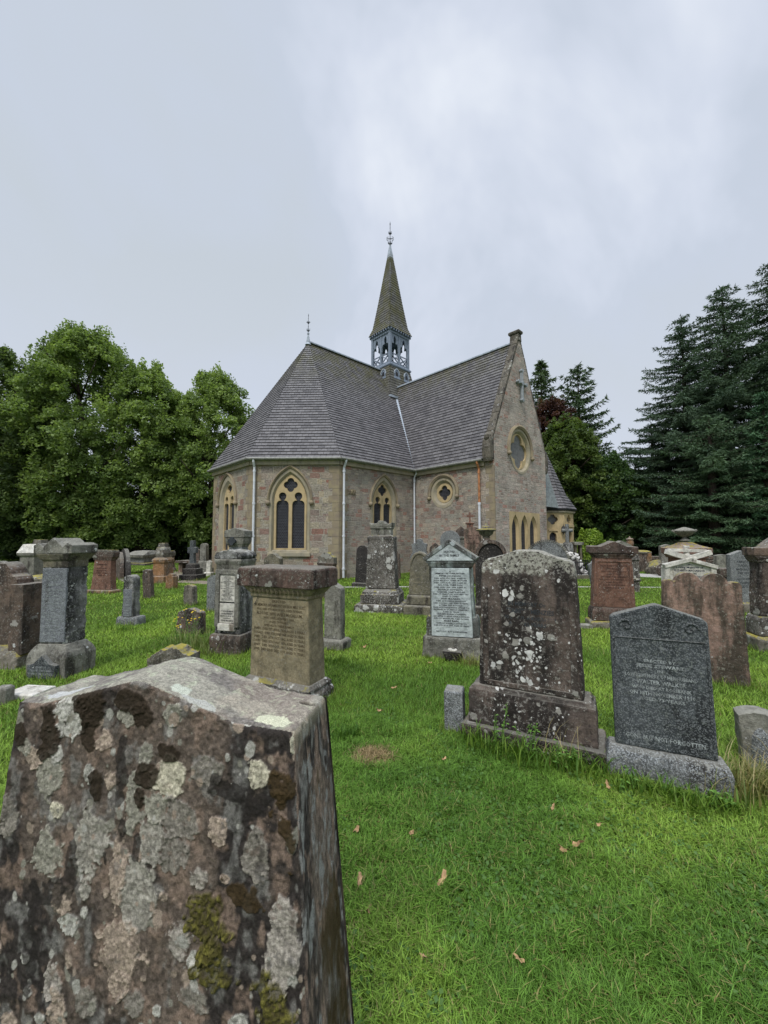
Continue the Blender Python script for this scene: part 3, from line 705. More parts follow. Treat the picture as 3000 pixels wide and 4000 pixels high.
for k in range(4):
    a = k*math.pi/2; ca, sa = round(math.cos(a)), round(math.sin(a))
    def T(s, d): return (BX + ca*s - sa*d, BY + sa*s + ca*d)
    def frb(s, z, d=0): x, y = T(s, -(hp+d)); return (x, y, z)
    mb2 = MB()
    for sc2 in (-hp/2, hp/2):
        o_ = [(sc2-hp/2+.03, ZT-1.0),(sc2-hp/2+.03, ZT),(sc2+hp/2-.03, ZT),(sc2+hp/2-.03, ZT-1.0),(sc2+hp/2-.085,ZT-.98)]
        # cusped head cut
        hd = [(sc2+hp/2-.10,ZT-.72),(sc2+hp/2-.15,ZT-.58),(sc2+.085,ZT-.56),(sc2+.11,ZT-.42),(sc2+.095,ZT-.26),(sc2+.05,ZT-.16),(sc2,ZT-.12)]
        hd = hd + [(2*sc2-x, z) for x, z in hd[:-1]][::-1]
        o_ = o_ + hd + [(sc2-hp/2+.085,ZT-.98)]
        mb2.extr([o_], frb, .025, -.025)
    mb2.build('arch_panel', M['paint'], bel)
    m3 = MB()
    for sc2 in (-hp/2, hp/2):
        l, r = sc2-hp/2+.04, sc2+hp/2-.04
        for p, q in (((l,ZP+.08),(r,ZP+.08)),((l,ZP+.60),(r,ZP+.60)),((l,ZP+.10),(r,ZP+.58)),((l,ZP+.58),(r,ZP+.10))): m3.bar(frb(*p), frb(*q), .05, .05)
    m3.build('cross_railing', M['paint'], bel)
    m4 = MB()
    for i in range(9):
        s_ = -hp-.05+(2*hp+.1)*i/8; m4.box(*sorted((T(s_-.035,-hp-.2)[0], T(s_+.035,-hp)[0])), *sorted((T(s_-.035,-hp-.2)[1], T(s_+.035,-hp)[1])), ZT+.12, ZT+.22)
    m4.build('eave_bracket', M['paint'], bel)
mb = MB(); mb.loft([(ZT,hp+.08,hp+.08),(ZT+.12,hp+.08,hp+.08),(ZT+.14,hp+.04,hp+.04),(ZT+.24,hp+.04,hp+.04)], BX, BY); mb.build('top_plate', M['paint'], bel)
mb = MB(); sqc(mb, ZT+.24, .92, ZT+.70, .75); sqc(mb, ZT+.70, .75, ZT+2.2, .53); sqc(mb, ZT+2.2, .53, 18.8, .10)
sp = mb.build('spire', M['slate_b'], bel, recalc=False)
mb = MB(); mb.loft([(ZT+.225,.86,.86),(ZT+.235,.91,.91)], BX, BY); mb.build('spire_soffit', M['dark'], bel)
mb = MB(); mb.loft([(18.5,.15,.15),(18.8,.12,.12),(19.42,.03,.03),(19.45,.045,.045),(19.5,.02,.02)], BX, BY); mb.build('lead_cap', M['lead'], sp)
finial(BX, BY, 19.40, 1.15, sp, 0)
mb = MB(); mb.lathe([(0,.30),(.06,.27),(.2,.2),(.38,.14),(.44,0.02)], BX, BY, ZP+.35, 16); mb.tube([(BX-hp,BY,ZP+.85),(BX+hp,BY,ZP+.85)], .03, 6); mb.build('bell', M['dark'], bel)
m = MB(); m.bar((BX-1.42,BY-1.40,9.30),(BX-.62,BY-1.42,9.30), .16, .12); m.bar((BX-.62,BY-1.42,9.26),(XM+.02,VY-.25,TR+.05), .14, .06)
m.build('step_flashing', M['lead'], bel)
# lucarnes on the belfry base
for k in (0, 3):
    a = k*math.pi/2; ca, sa = round(math.cos(a)), round(math.sin(a))
    for s0 in (-.4, .4):
        def frl(s, z, d=0):
            dd = HB+.03+(ZB-z)*.10+d; return (BX+ca*(s)+sa*dd, BY+sa*(s)-ca*dd, z)
        m = MB(); zc = ZB-.62
        m.extr([arch(.40, zc, zc+.14, zc+.46, s0, 8)], frl, .05, -.06)
        m.extr([[(s0-.26,zc-.13),(s0+.26,zc-.13),(s0+.24,zc),(s0-.24,zc)]], frl, .07, -.04)
        lu = m.build('lucarne', M['paint'], bel)
        m = MB(); m.extr([arch(.20, zc+.04, zc+.14, zc+.32, s0, 6)], frl, .058, .04); m.build('louvre', M['dark'], lu)
        m = MB(); t1 = archtop(.42, zc+.14, zc+.48, s0, 8)
        for p, q in zip(t1[:-1], t1[1:]): m.bar(frl(p[0],p[1],.06), frl(q[0],q[1],.06), .05, .05)
        m.build('lucarne_frame', M['lead'], lu)
for ob_ in (bel, sp):
    bm = bmesh.new(); bm.from_mesh(ob_.data)
    for f in bm.faces:
        c = f.calc_center_median(); v = Vector((c.x-BX, c.y-BY, 0))
        if f.normal.dot(v) < 0: f.normal_flip()
    bm.to_mesh(ob_.data); bm.free()
# ---- porch: octagonal turret in the angle of the transept
PXc, PYc, PR = 10.85, -2.95, 1.44
pe = 2.88
def octp(r, z): return [(PXc+r*math.cos(R_(22.5+45*k)), PYc+r*math.sin(R_(22.5+45*k)), z) for k in range(8)]
# faces: k -> between vertex k and k+1 ; find diag (towards camera: -x,-y) and front (-y)
vv = octp(PR, 0); porch = None
pw = MB()
def pface(k):
    p, q = vv[(k+1)%8], vv[k]; nx, ny = math.cos(R_(45+45*k)), math.sin(R_(45+45*k))
    P_, Q_ = (p, q)
    es = Vector((Q_[0]-P_[0], Q_[1]-P_[1], 0))
    up = Vector((0,0,1)); 
    if es.cross(up).dot(Vector((nx,ny,0))) < 0: P_, Q_ = Q_, P_
    return Face(P_[:2], Q_[:2], (nx, ny))
kD, kF = 4, 5   # 225deg (-x,-y) and 270deg (-y)
for k in range(8):
    fr, px, ln = pface(k)
    holes = []
    if k in (kD, kF):
        holes = [foil(ln/2, pe-.44, .13, .12, 4, 32)]
        if k == kD: holes.append(arch(.34, 1.22, 1.62, 1.83, ln/2, 8)); 
        else: holes.append(arch(.72, .02, 1.55, 2.02, ln/2, 8))
    pw.extr([[(0,0),(ln,0),(ln,pe-.12),(0,pe-.12)]]+holes, fr, 0, -.22)
porch = pw.build('porch', M['dress_y'], church)
for k in (kD, kF):
    fr, px, ln = pface(k)
    g = MB(); uvplane(g, fr, circ(ln/2, pe-.44, .27, 24), -.15); g.build('glass', M['grille'], porch, recalc=False)
    if k == kD:
        g = MB(); uvplane(g, fr, arch(.34, 1.22, 1.62, 1.83, ln/2, 8), -.14); g.build('glass', M['glass'], porch, recalc=False)
        g = MB(); g.extr([[(ln/2-.22,1.88),(ln/2+.22,1.88),(ln/2+.2,1.96),(ln/2-.2,1.96)]], fr, .06, -.02); g.build('window_hood', M['dress_y'], porch)
        g = MB(); c = fr(ln-.12, 1.93, .18); g.lathe([(-.22,.01),(-.16,.03),(-.12,.075),(.06,.10),(.08,.13),(.13,.08),(.22,.015),(.30,.01)], c[0], c[1], c[2], 8); g.bar(fr(ln-.12,1.86,0), (c[0],c[1],1.80), .025, .025); ln_ = g.build('wall_lantern', M['dark'], porch)
        g = MB(); g.lathe([(-.10,.08),(.05,.102)], c[0], c[1], c[2]-.003, 8); g.build('lantern_glass', M['lamp_glass'], ln_)
    else:
        g = MB(); g.extr([arch(.74, .0, 1.55, 2.04, ln/2, 8)], fr, -.14, -.19); g.build('door', M['wood_dark'], porch)
        g = MB(); g.extr([[(ln/2-.46,2.08),(ln/2+.46,2.08),(ln/2+.42,2.2),(ln/2-.42,2.2)]], fr, .07, -.02); g.build('door_hood', M['dress_y'], porch)
mb = MB()
for z, r in ((pe-.14, PR+.05),): mb.lathe([(0,PR+.03),(.05,PR+.10),(.12,PR+.10)], PXc, PYc, pe-.14, 8, rot=R_(22.5))
mb.build('porch_cornice', M['dress'], porch)
mb = MB(); mb.lathe([(0,PR+.10),(.02,PR+.17),(.09,PR+.18),(.11,PR+.12)], PXc, PYc, pe, 8, rot=R_(22.5)); mb.build('porch_gutter', M['dark'], porch)
mb = MB(); ro = octp(PR+.16, pe+.08); rm = octp(PR*.78, pe+.85); ap = (PXc, PYc, 6.6); mid = rm
for k in range(8):
    courses(mb, [ro[k], ro[(k+1)%8], rm[(k+1)%8], rm[k]]); courses(mb, [rm[k], rm[(k+1)%8], ap])
pr_ = mb.build('porch_roof', M['slate'], porch, recalc=False)
bm = bmesh.new(); bm.from_mesh(pr_.data)
for f in bm.faces:
    c = f.calc_center_median()
    if f.normal.dot(Vector((c.x-PXc, c.y-PYc, 0))) < 0: f.normal_flip()
bm.to_mesh(pr_.data); bm.free()
mb = MB(); mb.add([(XE+.02,YG+1.0,pe+.3),(XE+.02,YG+.05,pe+.12),(PXc-1.0,PYc-1.28,pe+.1),(PXc-.35,PYc-.4,5.2),(XE+.02,PYc,5.4)], [(0,1,2,3,4)]); mb.build('porch_flashing', M['flash'], porch)
finial(PXc, PYc, 6.45, .62, porch, .35)
# ---------------------------------------------------------------- ground
def ground_mat():
    t = NT('turf', .95, .1); tc = t.n('ShaderNodeTexCoord'); v = tc.outputs['Object']
    a = t.noise(v, .45, 5, .6).outputs[0]; b = t.noise(v, 3.2, 5, .7).outputs[0]; c = t.noise(v, 60, 3, .8).outputs[0]
    col = t.ramp(a, [(.3, (.045,.085,.012)), (.7, (.085,.135,.018)), (.5, (.06,.11,.014))])
    col = t.mix(t.rng(b, .45, .7, 0, .55), col, (.13,.17,.025))
    col = t.mix(.75, col, t.ramp(c, [(.25,(.35,)*3),(.75,(1.15,)*3)]), 'MULTIPLY')
    return t.done(col, t.bump(c, .8, .03))
M['turf'] = ground_mat()
bm = bmesh.new(); s = 700
for p in ((-s,-s),(s,-s),(s,s),(-s,s)): bm.verts.new((p[0],p[1],0))
bm.faces.new(bm.verts); me = bpy.data.meshes.new('ground'); bm.to_mesh(me); bm.free(); me.materials.append(M['turf'])
g = bpy.data.objects.new('ground', me); COL.objects.link(g); tag(g, kind='structure', label='mown green grass of the churchyard')
M['path'] = plain('path_gravel', (.36,.345,.32), .95, .1, var=.15, sc=30, bmp=.3)
M['dirt'] = plain('trodden_earth', (.20,.17,.13), .95, .1, var=.25, sc=10, bmp=.3)
def strip(name, pts, wd, mat, z=.006, label=None):
    m = MB(); L_ = []
    pts = [Vector((p[0],p[1],0)) for p in pts]
    for i, p in enumerate(pts):
        d = (pts[min(i+1,len(pts)-1)]-pts[max(i-1,0)]).normalized(); n = Vector((-d.y,d.x,0)); ww = wd[i] if isinstance(wd, list) else wd
        wl = ww*(1+.06*math.sin(i*2.3)); L_ += [p+n*wl/2+Vector((0,0,z)), p-n*wl/2+Vector((0,0,z))]
    m.add(L_, [(2*i,2*i+1,2*i+3,2*i+2) for i in range(len(pts)-1)]); o = m.build(name, M[mat]); tag(o, label, kind='structure')
    for p in o.data.polygons:
        if p.normal.z < 0: p.flip()
    return o
strip('path', [(7.2,21.5),(8.6,18.6),(10,17.0),(11.6,15.9),(14,15.0),(20,14)], 1.7, 'path', .010, 'pale gravel path curving past the tombs on the right')
strip('path', [(-2.5,12.6),(0,12.75),(3,12.8),(6,12.75),(9,12.6),(14,12.2)], .20, 'path', .006, 'narrow pale edging line of path across the lawn')
strip('path', [(-9.6,18.5),(-8.2,15.6),(-7.3,14.4),(-6.0,13.8),(-4.6,13.6)], [1.6,1.1,.9,.7,.4], 'dirt', .007, 'trodden earth path beside the apse')
# hills far away
m = MB(); nx = 60
for i in range(nx+1):
    a = R_(-70+140*i/nx); r = 620
    h = 30+26*float(fbm(i*.13, 3.1, 4, 5))*1.6
    m.v += [(r*math.sin(a), r*math.cos(a), -2), ((r+150)*math.sin(a), (r+150)*math.cos(a), h), ((r+400)*math.sin(a), (r+400)*math.cos(a), -2)]
for i in range(nx):
    for k in (0,1): m.f.append((i*3+k, i*3+k+1, i*3+4+k, i*3+3+k))
M['hill'] = plain('hill_pasture', (.22,.27,.25), .95, .05, var=.25, sc=.02)
tag(m.build('hills', M['hill'], smooth=True), 'pale hazy hills beyond the trees', kind='structure')

# ---------------------------------------------------------------- trees
NR = np.random.default_rng(11)
def leaf_quads(C, size, nrm_up=.55, aspect=.62, spread=1.0, rs=NR):
    n = len(C); nr = rs.normal(size=(n,3))*spread; nr[:,2] += nrm_up*2; nr /= np.linalg.norm(nr,axis=1)[:,None]
    t = rs.normal(size=(n,3)); t -= (t*nr).sum(1)[:,None]*nr; t /= np.linalg.norm(t,axis=1)[:,None]; b = np.cross(nr,t)
    s = (size*rs.uniform(.6,1.3,n))[:,None] if np.isscalar(size) else size[:,None]
    V = np.stack([C-t*s, C+b*s*aspect, C+t*s, C-b*s*aspect], 1).reshape(-1,3)
    return V, np.arange(n*4).reshape(-1,4)
def trunk_mb(x0, y0, h, r, limbs, seed):
    rr = random.Random(seed); m = MB()
    pts = [(rr.uniform(-.1,.1)*i, rr.uniform(-.1,.1)*i, h*i/5) for i in range(6)]; pts[0] = (0,0,0)
    m.tube([(pts[0][0],pts[0][1],-.1)]+pts[1:], [r*1.25,r,r*.85,r*.65,r*.45,r*.15], 9)
    for k in range(limbs):
        t = rr.uniform(.18,.85); a = rr.uniform(0,6.28); b = h*t; ln = h*rr.uniform(.18,.42)*(1.1-t*.6)
        i = min(4,int(t*5)); bx = pts[i][0]; by = pts[i][1]
        m.tube([(bx,by,b),(bx+math.cos(a)*ln*.5,by+math.sin(a)*ln*.5,b+ln*.35),(bx+math.cos(a)*ln,by+math.sin(a)*ln,b+ln*.65)], [r*.4*(1-t*.5),r*.25*(1-t*.5),.02], 6)
    return m
def broadleaf(name, loc, h, rx, ry, z0, label, cols, n_clump=260, per=170, leaf=.11, seed=1, top_pow=1.0, cat='tree', group=None, tr=.28, clump_r=.75, yellow=0, gap=.35):
    rs = np.random.default_rng(seed); root = empty(name, loc); tag(root, label, cat, group)
    trunk_mb(0,0,h*.86,tr,int(16),seed).build('trunk', M['bark'], root, smooth=True)
    # clumps on a lumpy ellipsoid shell with gaps, denser outside
    u = rs.uniform(0,1,n_clump*3); th = rs.uniform(0,2*np.pi,n_clump*3)
    zz = z0+(h-z0)*u
    prof = np.power(np.clip(np.sin(np.pi*np.clip(.10+.90*u**top_pow*.96,0,1)),0,1),.62)
    lump = .74+.52*fbm(th*1.4+seed, u*4.5, 3, seed)
    rad = np.sqrt(rs.uniform(.12,1,len(u)))
    X = np.cos(th)*prof*rad*lump*rx; Y = np.sin(th)*prof*rad*lump*ry
    keep = (fbm(X*.55+9, zz*.6+Y*.5, 3, seed+5) > gap)
    X,Y,zz,rad = X[keep][:n_clump],Y[keep][:n_clump],zz[keep][:n_clump],rad[keep][:n_clump]
    K = len(X); cr = clump_r*rs.uniform(.6,1.25,K)
    D = rs.normal(size=(K,per,3)); D /= np.linalg.norm(D,axis=2)[:,:,None]; D *= (rs.uniform(.15,1,(K,per))**.5)[:,:,None]
    # flattened drooping sprays
    rr = np.hypot(D[:,:,0],D[:,:,1]); D[:,:,2] = D[:,:,2]*.62-.25*rr**2+.1
    out = np.stack([X,Y],1); out /= (np.linalg.norm(out,axis=1)[:,None]+.01)
    Cn = np.stack([X,Y,zz],1)[:,None,:] + D*cr[:,None,None]
    Cn[:,:,2] -= .35*((D[:,:,0]*out[:,0,None]+D[:,:,1]*out[:,1,None]))*cr[:,None]
    P = Cn.reshape(-1,3)
    V, Fc = leaf_quads(P, leaf, .45, rs=rs)
    c0, c1 = np.array(cols[0]), np.array(cols[1])
    tone = rs.uniform(0,1,K)[:,None]**1.3*.75+rs.uniform(0,1,(K,per))*.4; tone = np.clip(tone,0,1).reshape(-1)
    col = c0+(c1-c0)*tone[:,None]
    up_ = rs.uniform(size=K) < .35; D[up_,:,:2] *= .55; D[up_,:,2] = D[up_,:,2]*1.9+.35
    Cn = np.stack([X,Y,zz],1)[:,None,:] + D*cr[:,None,None]; Cn[:,:,2] -= .35*((D[:,:,0]*out[:,0,None]+D[:,:,1]*out[:,1,None]))*cr[:,None]
    V, Fc = leaf_quads(Cn.reshape(-1,3), leaf, .45, rs=rs)
    if yellow:
        yk = np.zeros(K,bool); yk[rs.choice(K, yellow, replace=False)] = True
        ym = np.repeat(yk, per) & (rs.uniform(size=K*per) < .55); col[ym] = (.42,.27,.03)
    npmesh('crown', V, Fc, M['leaf'], np.repeat(col,4,0), root)
    return root
def conifer(name, loc, h, rad, label, cols, seed=1, z0=.8, whorl=.42, group=None, per=1.0, power=.85, leaf=.13, droop=.18, tips=True, lean=0, cat='tree'):
    rs = np.random.default_rng(seed); rr = random.Random(seed); root = empty(name, loc); tag(root, label, cat, group); root.rotation_euler[1] = lean
    m = MB(); m.tube([(0,0,-.1),(0,0,h*.3),(0,0,h*.65),(0,0,h*.9),(0,0,h)], [.34,.27,.15,.05,.015], 9)
    Cs = []; Ds = []; S = []
    z = z0
    while z < h-.15:
        t = (z-z0)/(h-z0); L0 = rad*(1-t)**power*(.85+.3*rr.random())+.10
        if t < .12: L0 *= .75+2*t
        nb = max(4, int(7-3*t))
        a0 = rr.random()*6.28
        for k in range(nb):
            a = a0+6.283*k/nb+rr.uniform(-.35,.35); ln = L0*rr.uniform(.62,1.12); dx, dy = math.cos(a), math.sin(a)
            rise = rr.uniform(-.05,.18)+.25*t
            zb = z+rr.uniform(-.18,.18)
            ns = max(4,int(ln/.16*per))
            s = np.linspace(.10,1,ns)
            px = dx*ln*s; py = dy*ln*s; pz = zb+ln*(rise*s-droop*s*s*1.5+.16*s**4)
            if ln > .8: m.tube([(0,0,zb),(dx*ln*.5,dy*ln*.5,zb+ln*(rise*.5-droop*.375+.01)),(dx*ln,dy*ln,zb+ln*(rise-droop*1.5+.16))], [.035,.02,.006], 4)
            wid = (.10+.42*ln*(1-s)**.8*np.minimum(1,s*5)*.55)
            for side in (-1,1):
                for j in range(ns):
                    w_ = wid[j]; nt_ = max(2,int(w_/.10))
                    q = np.linspace(.15,1,nt_); ang = .95
                    tx = dx*math.cos(ang)-side*dy*math.sin(ang); ty = dy*math.cos(ang)+side*dx*math.sin(ang)
                    C = np.stack([px[j]+tx*q*w_, py[j]+ty*q*w_, pz[j]-.22*q*q*w_+rs.normal(size=nt_)*.03],1)
                    Cs.append(C); Ds.append(np.tile([tx,ty,-.25],(nt_,1)))
            Cs.append(np.stack([px,py,pz],1)); Ds.append(np.tile([dx,dy,rise*.5],(ns,1)))
        z += whorl*(.75+.5*rr.random())*(1-.35*t)
    m.build('trunk', M['bark'], root)
    if tips:
        q = np.linspace(h-1.4,h,9); Cs.append(np.stack([q*0,q*0,q],1)); Ds.append(np.tile([0,0,1],(9,1)))
    C = np.concatenate(Cs); Dv = np.concatenate(Ds); n = len(C)
    C = np.repeat(C,3,0); Dv = np.repeat(Dv,3,0)+rs.normal(size=(n*3,3))*.55; Dv /= np.linalg.norm(Dv,axis=1)[:,None]
    b = np.cross(Dv, rs.normal(size=(n*3,3))); b /= np.linalg.norm(b,axis=1)[:,None]
    L_ = (leaf*rs.uniform(.7,1.4,n*3))[:,None]; wdt = L_*.22
    C = C+rs.normal(size=C.shape)*.025
    V = np.stack([C-b*wdt, C+b*wdt, C+Dv*L_*1.35],1).reshape(-1,3)
    c0,c1 = np.array(cols[0]),np.array(cols[1]); tone = np.clip(rs.uniform(0,.6,n*3)+.4*vn(C[:,0]*1.2+7,C[:,2]*1.2+C[:,1],seed),0,1)
    npmesh('crown', V, np.arange(len(V)).reshape(-1,3), M['needle'], np.repeat(c0+(c1-c0)*tone[:,None],3,0), root)
    return root
def at(px, Y): return ((px-1500)/FPX*Y, Y, 0)
LG = ((.10,.16,.05),(.31,.41,.13)); DG = ((.07,.11,.05),(.19,.26,.09))
TG = 'broadleaved trees along the left edge of the churchyard'
broadleaf('lime_tree', at(300,26), 15.1, 4.6, 4.0, .9, 'tallest broad green tree on the left with a few yellowing leaves low in its crown', LG, 900, 120, .095, 21, 1.0, group=TG, yellow=4, clump_r=.62)
broadleaf('lime_tree', at(545,27), 13.0, 3.7, 3.6, 1.0, 'green tree in the middle of the left group, sloping down behind the tallest one', LG, 640, 120, .095, 33, group=TG, clump_r=.6)
broadleaf('lime_tree', at(830,28), 13.1, 3.5, 3.4, 1.0, 'round topped light green tree directly beside the church apse', LG, 600, 120, .095, 47, group=TG, clump_r=.6)
broadleaf('lime_tree', at(690,31), 12.0, 3.0, 3.0, 1.0, 'lower green tree filling the dip between the left trees', LG, 400, 120, .1, 49, group=TG, clump_r=.6)
broadleaf('dark_tree', at(-60,24), 13.2, 3.3, 3.5, 1.0, 'dark leaved tree cut off by the left edge', DG, 520, 120, .095, 52, group=TG, clump_r=.6)
broadleaf('dark_tree', at(120,32), 12.5, 4.2, 3.5, 1.0, 'dark tree standing behind the gap at the far left', DG, 420, 120, .12, 58, group=TG, clump_r=.7)
# right side
RG = 'trees beyond the churchyard on the right'
conifer('pine_tree', at(2128,33), 16.6, 3.6, 'dark narrow conifer showing just right of the church gable', ((.04,.075,.028),(.10,.15,.055)), 3, 4, .55, RG, .8, .7, .2)
conifer('pine_tree', at(2275,31), 15.2, 3.9, 'loose open conifer with a blunt top left of the sky gap', ((.035,.07,.03),(.09,.14,.055)), 5, 3, .75, RG, .8, .55, .2, .05)
broadleaf('copper_beech', at(2165,29.5), 11.6, 2.8, 2.4, 4, 'dark red copper beech crown between the gable and the green trees', ((.05,.025,.022),(.13,.062,.05)), 300, 120, .10, 71, group=RG, clump_r=.5)
broadleaf('sycamore_tree', at(2225,27.5), 9.6, 2.7, 2.6, 1.4, 'rounded olive green tree behind the porch roof', ((.055,.095,.028),(.16,.22,.06)), 460, 120, .095, 75, group=RG, clump_r=.5)
broadleaf('sycamore_tree', at(2370,27), 6.9, 2.6, 2.2, 1.0, 'low bushy green tree right of the porch', ((.03,.065,.025),(.09,.155,.05)), 420, 120, .095, 79, group=RG, clump_r=.5)
conifer('fir_tree', at(2700,26), 16.6, 6.2, 'large dark fir with the leftmost pointed top of the conifer group', ((.035,.070,.042),(.10,.15,.085)), 9, .6, .46, RG, 1.1, .72, .13)
conifer('fir_tree', at(2870,25), 18.0, 6.0, 'tall dark fir with a sharp spire top in the middle of the conifer group', ((.035,.070,.042),(.105,.16,.085)), 13, .8, .46, RG, 1.1, .70, .13)
conifer('fir_tree', at(3090,24), 19.2, 6.2, 'tallest dark fir cut off by the right edge', ((.03,.062,.036),(.09,.14,.072)), 17, .8, .46, RG, 1.1, .66, .13)
conifer('fir_tree', at(3010,21.5), 9.6, 2.6, 'smaller fir in front of the tallest one at the right edge', ((.03,.075,.04),(.08,.16,.07)), 19, .5, .42, RG, 1.0, .85, .15)
conifer('fir_tree', at(2560,28), 9.8, 4.2, 'low wide fir at the left foot of the conifer group', ((.03,.065,.035),(.09,.14,.07)), 27, .4, .42, RG, 1.0, .6, .12)
conifer('fir_tree', at(2790,22.5), 8.6, 4.0, 'low broad fir with sweeping boughs before the tall conifers', ((.03,.065,.035),(.10,.16,.075)), 29, .9, .42, RG, 1.0, .55, .12)
# undergrowth: one dark mass behind everything
def mass(name, label, spans, cols, n, leaf, seed):
    rs = np.random.default_rng(seed); Ps = []
    for (x0,x1,y0,y1,h0,h1) in spans:
        k = int(n*(x1-x0)); x = rs.uniform(x0,x1,k); y = rs.uniform(y0,y1,k); hh = h0+(h1-h0)*fbm(x*.35,y*.2,4,seed)
        z = hh*rs.uniform(0,1,k)**.7; Ps.append(np.stack([x,y+.5*np.sin(x*1.3)+(z/hh)**2*.8,z],1))
    P = np.concatenate(Ps); V, Fc = leaf_quads(P, leaf, .3, rs=rs)
    t = np.clip(rs.uniform(0,.6,len(P))+.4*vn(P[:,0]*1.1,P[:,2]*1.6,seed),0,1)[:,None]
    o = npmesh(name, V, Fc, M['leaf'], np.repeat(np.array(cols[0])+(np.array(cols[1])-np.array(cols[0]))*t,4,0)); tag(o, label, kind='stuff'); return o
mass('undergrowth', 'dark dense woodland undergrowth behind the graves', [(-40,-8,27,34,2.5,6.0),(6,42,26.5,31,2.2,5.0),(-60,60,36,44,3.0,6.5)], ((.012,.028,.010),(.045,.08,.025)), 2600, .16, 5)
# ---------------------------------------------------------------- gravestones
M['letters_blue'] = plain('inscription_blue_black', (.015,.02,.05), .7, .1)
M['st_grey'] = stone('grey_sandstone', (.26,.255,.22), (.17,.165,.145), stain=.4, lich=.35, lcol=(.42,.42,.38), spots=.35)
M['st_granite'] = stone('grey_granite', (.22,.23,.235), (.15,.16,.165), stain=.35, lich=.25, spots=.3, granite=.7, moss=.2, lcol=(.38,.38,.35))
M['st_granite_pol'] = stone('polished_granite', (.20,.215,.24), (.16,.17,.195), stain=.1, lich=0, spots=.0, granite=.5, moss=0, rough=.55)
M['st_brown'] = stone('blackened_brown_sandstone', (.125,.095,.08), (.07,.058,.052), dark=(.022,.019,.018), stain=.62, lich=.40, lcol=(.42,.40,.36), spots=1.0, scol=(.66,.65,.62), lsc=9, moss=.35)
M['st_brown39'] = stone('blackened_lichened_face', (.135,.105,.09), (.075,.062,.056), dark=(.024,.021,.020), stain=.62, lich=.40, lcol=(.40,.38,.34), spots=.95, scol=(.66,.65,.62), lsc=9, moss=.35, clusters=((0.03,.75,.13),(.0,.62,.16),(-.14,1.15,.06)), topband=1.30)
M['st_brown2'] = stone('brown_sandstone', (.16,.115,.09), (.10,.08,.068), stain=.5, lich=.35, spots=.5, moss=.4)
M['st_red'] = stone('red_sandstone', (.24,.13,.095), (.18,.10,.075), dark=(.06,.04,.035), stain=.3, lich=.12, spots=.35, moss=.2, lcol=(.4,.36,.32))
M['st_redpale'] = stone('pink_sandstone', (.33,.22,.175), (.25,.17,.14), dark=(.045,.042,.032), stain=.72, lich=.12, lcol=(.34,.33,.27), spots=.25, moss=1.3, mcol=(.13,.115,.02), topband=None)
M['st_redmoss'] = stone('mossy_red_sandstone', (.30,.17,.13), (.22,.14,.12), dark=(.06,.045,.04), stain=.35, lich=.2, spots=.2, moss=1.2, mcol=(.16,.13,.02))
M['st_orange'] = stone('orange_stained_sandstone', (.32,.17,.08), (.20,.15,.11), dark=(.06,.05,.04), stain=.45, lich=.4, lcol=(.42,.38,.33), spots=.5, moss=.8)
M['st_tan'] = stone('tan_sandstone', (.31,.26,.17), (.25,.215,.145), dark=(.10,.08,.05), stain=.35, lich=.06, spots=.05, moss=.2, lcol=(.3,.3,.27), streak=.7)
M['st_capred'] = stone('weathered_maroon_cap', (.13,.085,.07), (.095,.072,.062), dark=(.035,.025,.022), stain=.5, lich=.35, lcol=(.33,.33,.28), spots=.45, moss=.3)
M['st_darkgran'] = stone('dark_granite', (.085,.095,.105), (.055,.065,.07), dark=(.02,.022,.024), stain=.4, lich=.18, lcol=(.26,.28,.26), spots=.2, granite=.35, moss=.25, lsc=12)
M['st_black'] = stone('black_slate_stone', (.05,.045,.043), (.03,.028,.028), stain=.3, lich=.1, spots=.25, moss=.2)
M['st_white'] = stone('white_marble', (.62,.61,.57), (.52,.50,.45), dark=(.16,.13,.10), stain=.12, lich=0, spots=0, moss=0, grain=.12)
M['st_bluewhite'] = stone('pale_blue_painted_stone', (.47,.52,.535), (.43,.48,.49), dark=(.13,.12,.11), stain=.05, lich=0, spots=0, moss=0, grain=.12)
M['st_bluecorner'] = stone('flaking_painted_stone', (.40,.47,.47), (.24,.25,.22), dark=(.045,.038,.033), stain=.85, lich=.3, lcol=(.45,.5,.5), spots=.2, moss=.5, mcol=(.16,.15,.05))
M['st_lichen'] = stone('lichened_dark_pedestal', (.17,.155,.14), (.10,.09,.08), dark=(.035,.03,.026), stain=.6, lich=.6, lcol=(.55,.54,.50), spots=.8, lsc=6, moss=.9, mcol=(.14,.12,.02))
M['st_olive'] = stone('olive_grey_sandstone', (.20,.18,.13), (.15,.14,.11), stain=.3, lich=.15, spots=.2, moss=.4)
M['st_mossy'] = stone('moss_covered_stone', (.20,.18,.15), (.13,.12,.10), stain=.4, lich=.5, lcol=(.38,.37,.33), spots=.3, moss=1.7, mcol=(.16,.135,.02))
M['st_rough'] = stone('rock_faced_granite', (.30,.30,.29), (.10,.10,.10), dark=(.03,.03,.03), stain=.7, lich=.5, lcol=(.5,.5,.48), spots=.6, moss=.3, lsc=16)
M['st_pebble'] = stone('white_quartz_boulder', (.72,.70,.68), (.55,.54,.53), stain=.05, lich=0, spots=0, moss=0)

